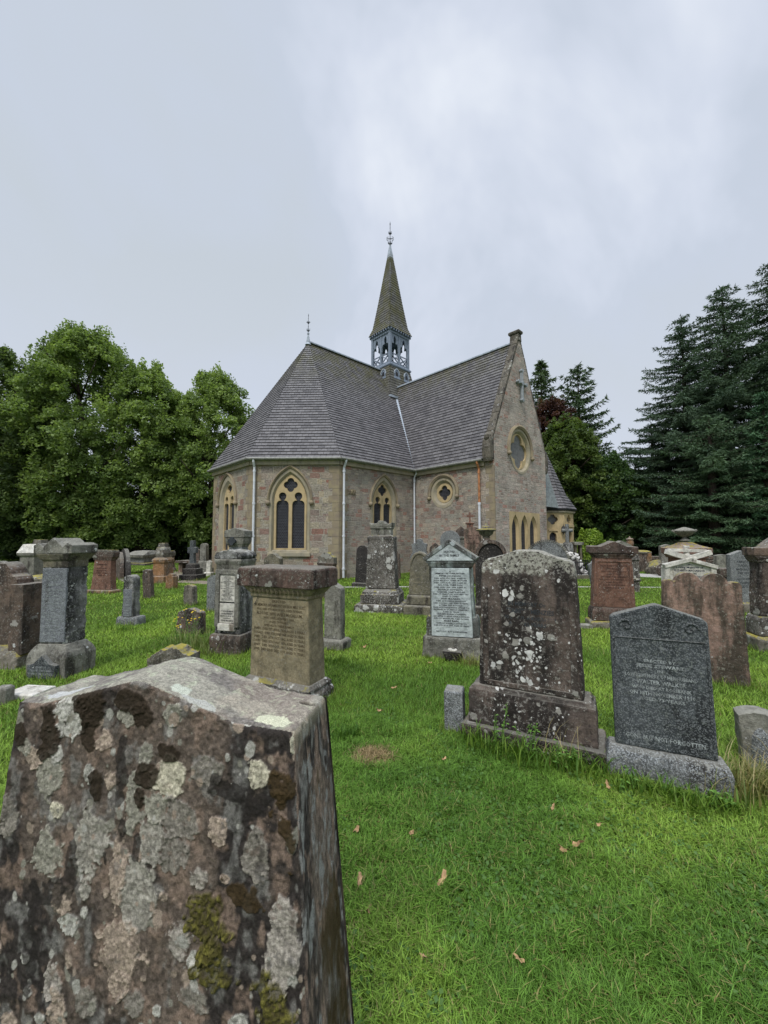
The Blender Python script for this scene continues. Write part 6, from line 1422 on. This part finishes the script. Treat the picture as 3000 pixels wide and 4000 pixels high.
    for (cx,cy,rx,ry,c) in patches:
        a,b,ra,rb = ell(cx,cy,rx,ry); rr = np.hypot((U-a)/ra,(Vz-b)/rb) + w1*1.1*min(1,.035/ra)**.5+w2*.4 + (wl-.0)*(.9 if c in (P_pink,P_pg,P_dim) else .45)
        m_ = np.clip((1.0-rr+(spk-.5)*.22)/.09,0,1); m_ = m_*m_*(3-2*m_)
        rim = np.exp(-((rr-.95)/.06)**2)
        cc = np.array(c)*1.15; tex = (.25+1.5*spk)*(.85+.3*fbm(U*45,Vz*45,3,33))
        hole = np.clip((fbm(U*60+cx, Vz*60, 3, 50)-.63)*14,0,1)*(.6 if c in (P_pink,P_pg,P_dim) else .25)
        k = (m_*(1-hole))[...,None]; col = col*(1-k)+cc*tex[...,None]*k; dsp += m_*(.0020+.0012*(spk-.5)*2)+rim*m_*.0014
    # hundreds of tiny lichen spots
    rs = np.random.default_rng(3)
    for i in range(430):
        a = rs.uniform(xl,xr+.05); b = rs.uniform(.3,zpk); ra = .003+.012*rs.random()**3; 
        if fbm(np.array([a*6]),np.array([b*5]),3,77)[0] < .45: continue
        i0 = np.searchsorted(t*1.0, 0) ; sel = (np.abs(U-a) < ra*2.2) & (np.abs(Vz-b) < ra*2.2)
        if not sel.any(): continue
        rr = np.hypot(U[sel]-a, (Vz[sel]-b)*.8)/ra+w1[sel]*2.2; m_ = np.clip((1-rr)/.2,0,1)[:,None]
        c = np.array((P_light,P_pink,P_greyg)[i%3]); col[sel] = col[sel]*(1-m_)+c*(.8+.4*spk[sel][:,None])*m_
    for (cx,cy,rx,ry,k_) in moss:
        a,b,ra,rb = ell(cx,cy,rx,ry); rr = np.hypot((U-a)/ra,(Vz-b)/rb)+w1*1.6+w2*1.0+wl*1.2
        m_ = np.clip((1-rr)/.12,0,1)*(.5+.5*np.clip((spk-.35)*6,0,1)) if k_ == 2 else np.clip((1-rr)/.10,0,1)
        c = [(.030,.022,.014),(.042,.028,.012),(.058,.052,.014),(.022,.019,.017)][k_]
        c = np.array(c)*(.6+.9*spk[...,None]); 
        if k_ == 2: c = c+np.array((.07,.065,.012))*np.clip((fbm(U*90,Vz*90,3,61)-.52)*7,0,1)[...,None]
        kk = (m_*(.95,.92,1,.8)[k_])[...,None]; col = col*(1-kk)+c*kk; dsp += m_*(.003,.003,.007,0)[k_]*(.4+spk)
    dsp += (fbm(U*22,Vz*22,5,90)-.5)*.010+(fbm(U*110,Vz*110,3,91)-.5)*.0035
    ex_ = np.minimum(Sg,1-Sg)*W; ez_ = (1-Tg)*(Zt-Z0); e = np.minimum(ex_, ez_)
    ax_, dx_ = rn(ex_); az_, dz_ = rn(ez_); sgn = np.where(Sg < .5, 1, -1)
    Yd = Y-dsp*np.clip(e/.010,0,1)+dx_+dz_
    V = np.stack([X+sgn*ax_,Yd,Z-az_],-1).reshape(-1,3); Cc = col.reshape(-1,3)
    idx = np.arange(nx_*nz_).reshape(nz_,nx_)
    F1 = np.stack([idx[:-1,:-1],idx[:-1,1:],idx[1:,1:],idx[1:,:-1]],-1).reshape(-1,4)
    allV=[V]; allC=[Cc]; allF=[F1]; off=len(V)
    # ---- right side
    ny_ = 120; q = np.linspace(0,1,ny_); Qg, Tg2 = np.meshgrid(q, t); Zs = Hs*Tg2
    Xs = xr+flare(Zs)*.10; Ys = -flare(Zs)*.05+Qg*(T+flare(Zs)*.09)
    e2 = np.minimum(np.minimum(Qg,1-Qg)*T,(1-Tg2)*Hs); ay2, dy2 = rn(np.minimum(Qg,1-Qg)*T); az2, dz2 = rn((1-Tg2)*Hs); ins2 = dy2+dz2; Ys = Ys+np.where(Qg < .5,1,-1)*ay2
    uu = Qg*T; c2 = base_col(uu*1.6+3, Zs*.7, 9)*1.35
    st = fbm(uu*60, Zs*22, 4, 120); st2 = fbm(uu*90+9, Zs*40, 4, 121)
    k = np.clip((st-.55)*16,0,1)*np.clip((st2-.40)*7,0,1)*.85; c2 = c2*(1-k[...,None])+np.array((.30,.30,.28))*(.7+.5*fbm(uu*200,Zs*120,2,5))[...,None]*k[...,None]
    k = np.clip((fbm(uu*18,Zs*5,4,130)-.58)*8,0,.8)[...,None]; c2 = c2*(1-k)+np.array((.055,.038,.012))*k
    k = np.clip((Zs-Hs+.05)/.05,0,.6)[...,None]*1.0; c2 = c2*(1-k)+np.array((.27,.25,.18))*k
    d2 = (fbm(uu*60,Zs*14,4,140)-.5)*.008
    V2 = np.stack([Xs+d2*np.clip(e2/.012,0,1)-ins2,Ys,Zs-az2],-1).reshape(-1,3); id2 = np.arange(ny_*nz_).reshape(nz_,ny_)+off
    allV.append(V2); allC.append(c2.reshape(-1,3)); allF.append(np.stack([id2[:-1,:-1],id2[:-1,1:],id2[1:,1:],id2[1:,:-1]],-1).reshape(-1,4)); off += len(V2)
    # ---- top
    ny2 = 160; q = np.linspace(0,1,ny2); Sx, Qy = np.meshgrid(s, q); bx = xl+(xr-xl)*Sx; Zt3 = top(bx); Y3 = Qy*T
    e3 = np.minimum(np.minimum(Qy,1-Qy)*T, np.minimum(Sx,1-Sx)*W); ay3, dy3 = rn(np.minimum(Qy,1-Qy)*T); ax3, dx3 = rn(np.minimum(Sx,1-Sx)*W); ins3 = dy3+dx3
    g1_ = fbm(bx*14,Y3*14,5,200)[...,None]; g2_ = fbm(bx*60,Y3*60,4,201)[...,None]; g3_ = fbm(bx*190,Y3*190,3,202)[...,None]
    c3 = np.array((.28,.265,.215))*np.ones(bx.shape+(3,)); c3 = c3+(np.array((.15,.135,.12))-c3)*np.clip((g1_-.45)*5,0,.9); c3 = c3+(np.array((.36,.29,.25))-c3)*np.clip((g1_-.60)*6,0,.7)*0+0
    c3 = c3+(np.array((.34,.36,.26))-c3)*np.clip((.40-g2_)*8,0,.6); c3 *= (.45+1.05*g3_)
    k = np.clip((bx-(pk+.10))/.1,0,1)*np.clip((fbm(bx*9,Y3*9,3,210)-.50)*6,0,.7); k = k*.45; c3 = c3*(1-k[...,None])+np.array((.31,.25,.19))*(.6+.7*g3_)*k[...,None]
    for (a,b,ra,rb,c) in ((xr-.075,.035,.048,.026,(.50,.50,.36)),(pk+.10,.03,.03,.02,(.42,.44,.36)),(xr-.26,.012,.05,.014,(.36,.36,.32)),(s1+.03,.05,.07,.03,(.42,.42,.40))):
        rr = np.hypot((bx-a)/ra,(Y3-b)/rb)+(fbm(bx*70,Y3*70,3,220)-.5)*.7; m_ = np.clip((1-rr)/.1,0,1)[...,None]; c3 = c3*(1-m_)+np.array(c)*(.8+.35*g3_)*m_
    rr = np.hypot((bx-xr+.03)/.026,(Y3-.15)/.012); m_ = np.clip((1-rr)/.2,0,1); c3 = c3*(1-.8*m_[...,None])
    d3 = (fbm(bx*30,Y3*30,5,230)-.5)*.012-m_*.010
    V3 = np.stack([bx+np.where(Sx < .5,1,-1)*ax3,Y3+np.where(Qy < .5,1,-1)*ay3,Zt3+d3*np.clip(e3/.014,0,1)-ins3],-1).reshape(-1,3); id3 = np.arange(len(V3)).reshape(ny2,nx_)+off
    allV.append(V3); allC.append(c3.reshape(-1,3)); allF.append(np.stack([id3[:-1,:-1],id3[:-1,1:],id3[1:,1:],id3[1:,:-1]],-1).reshape(-1,4)); off += len(V3)
    # ---- back and left as coarse sheets
    for (a,b) in (('back',0),('left',1)):
        m = 24; ss = np.linspace(0,1,m)
        if a == 'back': g_s,g_t = np.meshgrid(ss,ss); bb = xl+(xr-xl)*g_s; zz = top(bb)*g_t; zz = zz-.0047*(g_t > .99); vv = np.stack([bb+flare(zz)*(g_s*.10-.10*(1-g_s)), T+flare(zz)*.04-.0047*(g_t > .99), zz],-1)
        else: g_s,g_t = np.meshgrid(ss,ss); zz = Hs*g_t-.0047*(g_t > .99); vv = np.stack([xl-flare(zz)*.10+.0047*((g_s < .01)|(g_t > .99)), -flare(zz)*.05+.0047*(g_s < .01)+g_s*(T+flare(zz)*.09), zz],-1)
        cc = base_col(vv[...,0]+vv[...,1]*3, vv[...,2], 300+b); vv = vv.reshape(-1,3); ii = np.arange(len(vv)).reshape(m,m)+off
        allV.append(vv); allC.append(cc.reshape(-1,3)); allF.append(np.stack([ii[:-1,:-1],ii[:-1,1:],ii[1:,1:],ii[1:,:-1]],-1).reshape(-1,4)); off += len(vv)
    t_ = NT('near_stone', .93, .15); a_ = t_.n('ShaderNodeAttribute', attribute_name='col'); v_ = t_.coords(False); g_ = t_.noise(v_, 420, 3, .75).outputs[0]
    cl = t_.mix(.8, a_.outputs['Color'], t_.ramp(g_, [(.3,(.35,)*3),(.7,(1.6,)*3)]), 'MULTIPLY'); mt = t_.done(cl, t_.bump(g_, .5, .003))
    o = npmesh('near_headstone', np.concatenate(allV), np.concatenate(allF), mt, np.concatenate(allC), smooth=False)
    o.location = org; o.rotation_euler = (0,0,math.atan2(d.y,d.x))
    bm = bmesh.new(); bm.from_mesh(o.data); bmesh.ops.remove_doubles(bm, verts=bm.verts, dist=.0006); bmesh.ops.recalc_face_normals(bm, faces=bm.faces)
    for f in bm.faces: f.smooth = True
    bm.to_mesh(o.data); bm.free()
    tag(o, 'large near headstone seen from behind, low peaked top, blotched with round lichens and moss', 'gravestone', GR)
hero()
# ---------------------------------------------------------------- grass
def grass():
    rs = np.random.default_rng(5)
    def cover(n, r0, r1, pw, hgt, wf, five, lo=.0):
        u = rs.uniform(0,1,n); 
        # radial density ~ r**pw
        k = pw+1; r = (r0**k+(r1**k-r0**k)*u)**(1/k) if abs(k) > 1e-3 else r0*(r1/r0)**u
        a = rs.uniform(-1.1,1.1,n); x = r*np.sin(a)/np.cos(a)**0; y = r*np.cos(a)
        ux = (x-P3.x)*UD.x+(y-P3.y)*UD.y; vx = -((x-P3.x)*VD.x+(y-P3.y)*VD.y)
        inside = (ux > -2.5) & (ux < 15) & (vx > 0) & (ux+vx > -.1) | ((ux > XD) & (ux < XE) & (vx > YG) & (vx < .1))
        onp = (np.abs(y-12.75) < .12) & (x > -2.5) & (rs.uniform(size=n) < .9)
        wd_ = ((x-8.2)**2*.0+ (np.abs(y-(26.6-.0*x)) < 0)) 
        pth = np.zeros(n,bool); PT = [(7.2,21.5),(8.6,18.6),(10,17.0),(11.6,15.9),(14,15.0),(20,14)]
        for (x0,y0),(x1,y1) in zip(PT[:-1],PT[1:]):
            tt = np.clip(((x-x0)*(x1-x0)+(y-y0)*(y1-y0))/((x1-x0)**2+(y1-y0)**2),0,1); pth |= np.hypot(x-x0-tt*(x1-x0), y-y0-tt*(y1-y0)) < .80
        dt = np.zeros(n,bool); PT = [(-9.6,18.5),(-8.2,15.6),(-7.3,14.4),(-6.0,13.8),(-4.6,13.6)]
        for (x0,y0),(x1,y1) in zip(PT[:-1],PT[1:]):
            tt = np.clip(((x-x0)*(x1-x0)+(y-y0)*(y1-y0))/((x1-x0)**2+(y1-y0)**2),0,1); dt |= np.hypot(x-x0-tt*(x1-x0), y-y0-tt*(y1-y0)) < .35
        dry = np.hypot((x-.0)/.28,(y-3.15)/.14)  # dry clippings
        keep = ~inside & ~onp & ~pth & ~dt; x,y,r = x[keep],y[keep],r[keep]; n = len(x)
        f1 = fbm(x*1.3,y*1.3,4,1); f2 = fbm(x*9,y*9,3,2); f3 = fbm(x*.5+3,y*.5,3,3)
        h = hgt*rs.uniform(.55,1.35,n)*(.45+1.25*f2); wv = wf(r)*rs.uniform(.7,1.3,n)
        az = rs.uniform(0,2*np.pi,n)*1.0; dx,dy = np.cos(az),np.sin(az); wx,wy = -dy,dx
        # blade width faces any way; bend
        bend = rs.uniform(.2,1.5,n)*h
        b = np.stack([x,y,np.full(n,-.005)],1); W3 = np.stack([wx,wy,np.zeros(n)],1)*wv[:,None]/2; B3 = np.stack([dx,dy,np.zeros(n)],1)
        mid = b+B3*(bend*.3)[:,None]; mid[:,2] += h*.6; tip = b+B3*bend[:,None]; tip[:,2] += h*(1-.22*np.clip(bend/h,0,1.5))
        c = np.array((.138,.255,.036))*np.ones((n,3)); c = c+(np.array((.225,.35,.052))-c)*np.clip((f1-.45)*3.5,0,1)[:,None]; c = c+(np.array((.09,.19,.026))-c)*np.clip((.47-f1)*4,0,.9)[:,None]
        far = np.clip((r-3)/5,0,1)[:,None]; c = c*(1+.12*far)+np.array((.025,.012,0))*far
        rv = rs.uniform(0,1,n)[:,None]; c = c*(.5+1.0*rv); straw = rs.uniform(size=n) < .02+.05*(f3 > .58); c[straw] = np.array((.30,.27,.10))*rs.uniform(.7,1.2,(straw.sum(),1))
        dry = np.hypot((x-.08)/.30,(y-3.62)/.18)+rs.normal(size=n)*.2; dry = np.hypot((x+.08)/.15,(y-2.98)/.11)+rs.normal(size=n)*.25; dm = dry < 1; c[dm] = np.array((.36,.27,.14))*rs.uniform(.6,1.2,(dm.sum(),1)) if dm.any() else 0
        if five:
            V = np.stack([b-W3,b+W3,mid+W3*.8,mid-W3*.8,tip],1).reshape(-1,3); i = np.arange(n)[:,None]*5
            F = np.concatenate([i+np.array([[0,1,2]]),i+np.array([[0,2,3]]),i+np.array([[3,2,4]])]); C = np.repeat(c,5,0); C = C.reshape(n,5,3)*np.array([.6,.6,1,1,1.3])[None,:,None]; C = C.reshape(-1,3)  # tip highlights painted into the blade colour, roots kept darker
        else:
            V = np.stack([b-W3,b+W3,tip],1).reshape(-1,3); F = np.arange(n*3).reshape(-1,3); C = np.repeat(c,3,0)
        return V,F,C
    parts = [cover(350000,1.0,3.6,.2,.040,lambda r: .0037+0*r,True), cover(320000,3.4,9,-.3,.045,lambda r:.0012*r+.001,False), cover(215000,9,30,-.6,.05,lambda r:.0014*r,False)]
    V=[];F=[];C=[];o=0
    for v,f,c in parts: V.append(v);F.append(f+o);C.append(c);o+=len(v)
    ob = npmesh('grass', np.concatenate(V), np.concatenate(F), M['grass'], np.concatenate(C)); tag(ob,'short mown green grass covering the churchyard', kind='stuff')
    # clover and other broad small leaves
    n = 15000; r = rs.uniform(1.1,4.2,n)**1; a = rs.uniform(-.3,.86,n); x = r*np.sin(a); y = r*np.cos(a)
    k = fbm(x*2.2,y*2.2,3,8) > .50; x,y = x[k],y[k]; n = len(x)
    Cn = np.stack([x,y,rs.uniform(.008,.035,n)],1); V,F = leaf_quads(Cn, rs.uniform(.006,.013,n), 1.2, .85, rs=rs)
    t = rs.uniform(0,1,n)[:,None]; c = np.array((.05,.12,.02))+(np.array((.11,.20,.05))-np.array((.05,.12,.02)))*t
    ob = npmesh('clover', V, F, M['grass'], np.repeat(c,4,0)); tag(ob,'small round clover leaves low in the near grass', kind='stuff')
grass()
def blades(name, label, pts, n, h, col, seed, kind='stuff', wid=.006, stalk=0, spread=.05, broad=0, cat=None):
    rs = np.random.default_rng(seed); V=[];F=[];C=[];o=0
    pts = np.array(pts,float)
    k = rs.integers(0,len(pts)-1,n) if len(pts) > 1 else np.zeros(n,int); t = rs.uniform(0,1,n)[:,None]
    B = pts[k]*(1-t)+pts[np.minimum(k+1,len(pts)-1)]*t + rs.normal(size=(n,2))*spread
    seg = 5
    for i in range(n):
        hh = h*rs.uniform(.4,1.1); az = rs.uniform(0,6.28); bd = hh*rs.uniform(.15,.8); w_ = wid*rs.uniform(.6,1.4); dx,dy = math.cos(az),math.sin(az)
        s = np.linspace(0,1,seg); P_ = np.stack([B[i,0]+dx*bd*s**2, B[i,1]+dy*bd*s**2, hh*(s-.25*s**3)],1); ww = w_*np.array([1,1.1,.9,.6,.05])/2
        S = np.array([-dy,dx,0])
        v = np.concatenate([P_-S*ww[:,None],P_+S*ww[:,None]]); V.append(v)
        F += [(o+j,o+j+1,o+seg+j+1,o+seg+j) for j in range(seg-1)]; o += 2*seg
        c = np.array(col[0])+(np.array(col[1])-np.array(col[0]))*rs.random(); C.append(np.tile(c,(2*seg,1)))
    ob = npmesh(name, np.concatenate(V), np.array(F), M['grass'], np.concatenate(C)); tag(ob, label, cat, kind=kind); return ob
def GP(*a): return [tuple(gnd(x,y))[:2] for x,y in a]
GC = ((.06,.14,.015),(.15,.24,.03)); SC_ = ((.32,.26,.12),(.45,.38,.2))
blades('long_grass','long grass along the foot of the big blackened stone', GP((1800,2900),(2000,2965),(2200,3010),(2370,3040)), 420, .20, GC, 1, wid=.008, spread=.05)
blades('long_grass','long grass along the foot of the dark granite headstone', GP((2385,3060),(2560,3115),(2700,3160),(2880,3180)), 420, .15, GC, 2, wid=.008, spread=.05)
blades('long_grass','long grass round the low stone at the lower right', GP((2860,3120),(3000,3110),(3100,3180)), 420, .26, ((.09,.14,.03),(.30,.27,.10)), 3, wid=.006, spread=.09)
blades('straw_stalks','dry straw coloured grass stalks at the lower right', GP((2820,3150),(2920,3080),(3050,3100)), 110, .38, SC_, 4, wid=.004, spread=.09)
blades('straw_stalks','dry grass stalks before the big blackened stone', GP((2020,2960),(2180,3010),(2400,3080)), 16, .42, SC_, 6, wid=.004, spread=.03)
blades('long_grass','tuft of grass beside the pale blue headstone base', GP((1800,2600),(1890,2600)), 90, .20, ((.12,.17,.03),(.33,.29,.13)), 7, wid=.006, spread=.04)
blades('long_grass','tall wild grass in front of the scrolled brown stone', GP((700,2520),(790,2530),(830,2560)), 260, .32, ((.08,.14,.03),(.25,.27,.10)), 8, wid=.007, spread=.12)
blades('long_grass','grass tuft below the base block of the plain grey lichened stone', GP((1270,2590),(1350,2590)), 110, .13, GC, 9, wid=.008, spread=.05)
blades('long_grass','grass tuft at the foot of the small round-topped granite stone', GP((450,2462),(520,2465)), 110, .14, GC, 10, wid=.008, spread=.08)
blades('long_grass','dark grass tuft beside the nearest stone', GP((1330,2890),(1370,2870)), 160, .12, ((.04,.11,.012),(.09,.18,.02)), 12, wid=.006, spread=.05)
for i,(px,py,s_) in enumerate(((1560,2360,1),(1400,2300,1),(900,2570,1),(2330,2465,1),(2700,2700,1),(150,2700,1),(1000,2640,1),(2950,2560,1))):
    pass
def feet():
    rs = np.random.default_rng(77); V=[];F=[];C=[];o=0
    for (c,d,n,W,T) in FEET:
        dist = math.hypot(c.x,c.y)
        if dist > 22: continue
        per = 2*(W*1.25+T*1.9); k = int(per*min(150, 700/dist)); hh = rs.uniform(.05,.12,k)*(1.15 if dist > 6 else 1.0)
        t = rs.uniform(0,per,k); a = W*.62; b = T*.95; x = np.empty(k); y = np.empty(k)
        fr = t < 2*a; rt = (t >= 2*a)&(t < 2*a+2*b); bk = (t >= 2*a+2*b)&(t < 4*a+2*b); lf = ~(fr|rt|bk)
        x[fr] = t[fr]-a; y[fr] = -b; x[rt] = a; y[rt] = t[rt]-2*a-b; x[bk] = t[bk]-2*a-2*b-a; y[bk] = b; x[lf] = -a; y[lf] = rs.uniform(-b,b,lf.sum())
        x += rs.normal(size=k)*.02; y += rs.normal(size=k)*.02+T/2
        X = c.x+d.x*x+n.x*y; Y = c.y+d.y*x+n.y*y; az = rs.uniform(0,6.28,k); w_ = max(.005,.0012*dist)
        B = np.stack([X,Y,np.zeros(k)],1); S = np.stack([-np.sin(az),np.cos(az),np.zeros(k)],1)*w_/2; Q = B+np.stack([np.cos(az)*hh*.5,np.sin(az)*hh*.5,hh],1)
        V.append(np.stack([B-S,B+S,Q],1).reshape(-1,3)); F.append(np.arange(3*k).reshape(-1,3)+o); o += 3*k
        cc = np.array((.10,.19,.025))+(np.array((.24,.31,.06))-np.array((.10,.19,.025)))*rs.random((k,1)); st = rs.random(k) < .08; cc[st] = (.34,.29,.12); C.append(np.repeat(cc,3,0))
    ob = npmesh('long_grass', np.concatenate(V), np.concatenate(F), M['grass'], np.concatenate(C)); tag(ob, 'untrimmed grass round the feet of the gravestones', kind='stuff')
feet()
# weeds: broad leaves on stems
def weed(label, px, py, n, h, seed, flower=None, name='weed'):
    g_ = gnd(px,py); rs = random.Random(seed); root = empty(name,(g_.x,g_.y,0)); tag(root,label,'plant','wild plants at the foot of the stones'); st = MB(); lf = MB(); fl = MB()
    for k in range(n):
        a = rs.uniform(0,6.28); hh = h*rs.uniform(.6,1.1); bx,by = rs.uniform(-.06,.06),rs.uniform(-.05,.05); tx,ty = bx+math.cos(a)*hh*.25, by+math.sin(a)*hh*.25
        st.tube([(bx,by,0),((bx+tx)/2-.01,(by+ty)/2,hh*.55),(tx,ty,hh)], [.0035,.003,.0015], 4)
        for j in range(9):
            t = rs.uniform(.1,.98); x = bx+(tx-bx)*t; y = by+(ty-by)*t; z = hh*t; b = rs.uniform(0,6.28); L_ = rs.uniform(.02,.045)*(1.2-.4*t); c,s = math.cos(b),math.sin(b); w_ = L_*.28
            lf.add([(x,y,z),(x+c*L_*.5-s*w_,y+s*L_*.5+c*w_,z+L_*.25),(x+c*L_,y+s*L_,z+L_*.1),(x+c*L_*.5+s*w_,y+s*L_*.5-c*w_,z+L_*.25)],[(0,1,2,3)])
        if flower:
            for j in range(2): fl.lathe([(0,.004),(.004,.014),(.010,.012),(.012,.002)], tx+rs.uniform(-.04,.04), ty+rs.uniform(-.03,.03), hh+rs.uniform(-.02,.03), 6)
    st.build('stem',M['weed'],root,recalc=False); lf.build('leaves',M['weed'],root,recalc=False)
    if flower: fl.build('flowers',M['yellow'],root)
M['weed'] = plain('weed_green',(.10,.20,.035),.6,.2,var=.45,sc=30); M['yellow'] = plain('yellow_petals',(.70,.50,.03),.6,.2)
weed('upright leafy weed before the left half of the big blackened stone',1945,2940,4,.34,1)
weed('leafy weed before the middle of the big blackened stone',2060,2965,5,.26,2)
weed('leafy weed at the right foot of the big blackened stone',2200,3010,5,.20,3)
weed('low leafy weed at the left foot of the dark granite headstone',2440,3085,5,.12,4)
weed('low leafy weed at the right foot of the dark granite headstone',2800,3175,6,.11,5)
weed('yellow flowering ragwort beside the scrolled brown stone',760,2505,7,.45,6,True,'ragwort')
weed('yellow flowering ragwort before the scrolled brown stone',700,2500,5,.28,8,True,'ragwort')
# fallen leaves
M['dryleaf'] = plain('dry_leaf',(.36,.23,.12),.8,.1,var=.35,sc=40)
def leafobj():
    m = MB(); pts = []; n = 17
    for i in range(n):
        a = 6.283*i/n; r = .013*(1+.28*math.sin(i*2.4)+.2*math.sin(i*5.1)); pts.append((r*1.7*math.cos(a), r*.75*math.sin(a), .012*math.cos(a)**2+.004*math.sin(a*3)))
    m.add([(0,0,.006)]+pts, [(0,1+i,1+(i+1)%n) for i in range(n)]); return m.build('fallen_leaf', M['dryleaf'], recalc=False)
lf0 = leafobj()
spots = [(2255,3325,'palest and largest dry leaf lying in the middle of the near grass',1.5),(2375,3090,'orange dry leaf on the grass below the gap between the two right headstones',1.2),(1730,3465,'curled orange leaf in the near grass left of centre',1.5),(1605,3280,'small orange leaf right of the nearest stone',1.),(1393,3265,'orange leaf close to the right side of the nearest stone',1.2),(1735,2985,'small tan leaf on the lawn left of the blackened stone foot',1.),(2160,3177,'brown leaf on the grass below the blackened stone',.9),(2340,3245,'dull brown leaf in the lower right grass',.9),(1440,3590,'reddish leaf at the edge of the nearest stone, low in the picture',1.1),(1405,3470,'dry tan leaf low beside the nearest stone',1.3),(2200,3345,'crumpled brown leaf just left of the largest pale leaf',1.2),(1655,3775,'orange leaf low in the near grass',.8),(2030,3785,'tan leaf in the bottom grass',.8),(1425,2535,'pale brown leaf on the lawn below the lichened pedestal',2.0),(1680,2600,'small leaf before the pale blue headstone',1.),(1540,2700,'tan leaf in the middle lawn',1.2),(1480,2790,'light brown leaf in the middle lawn, nearer one',1.3)]
for i,(px,py,lb,s_) in enumerate(spots):
    o = lf0 if i == 0 else lf0.copy()
    if i: COL.objects.link(o)
    g_ = gnd(px,py); o.location = (g_.x,g_.y,.032); o.scale = (s_,s_,s_); o.rotation_euler = (rnd.uniform(-.4,.4),rnd.uniform(-.4,.4),rnd.uniform(0,6.28)); tag(o,lb,'leaf','fallen leaves on the lawn')
# bright bush by the porch
broadleaf('bush', gnd(2315,2232), 1.75, .95, .8, .15, 'bright yellow green rounded bush right of the porch', ((.12,.20,.03),(.30,.42,.07)), 90, 130, .055, 91, cat='bush', clump_r=.28, tr=.03, gap=.2)
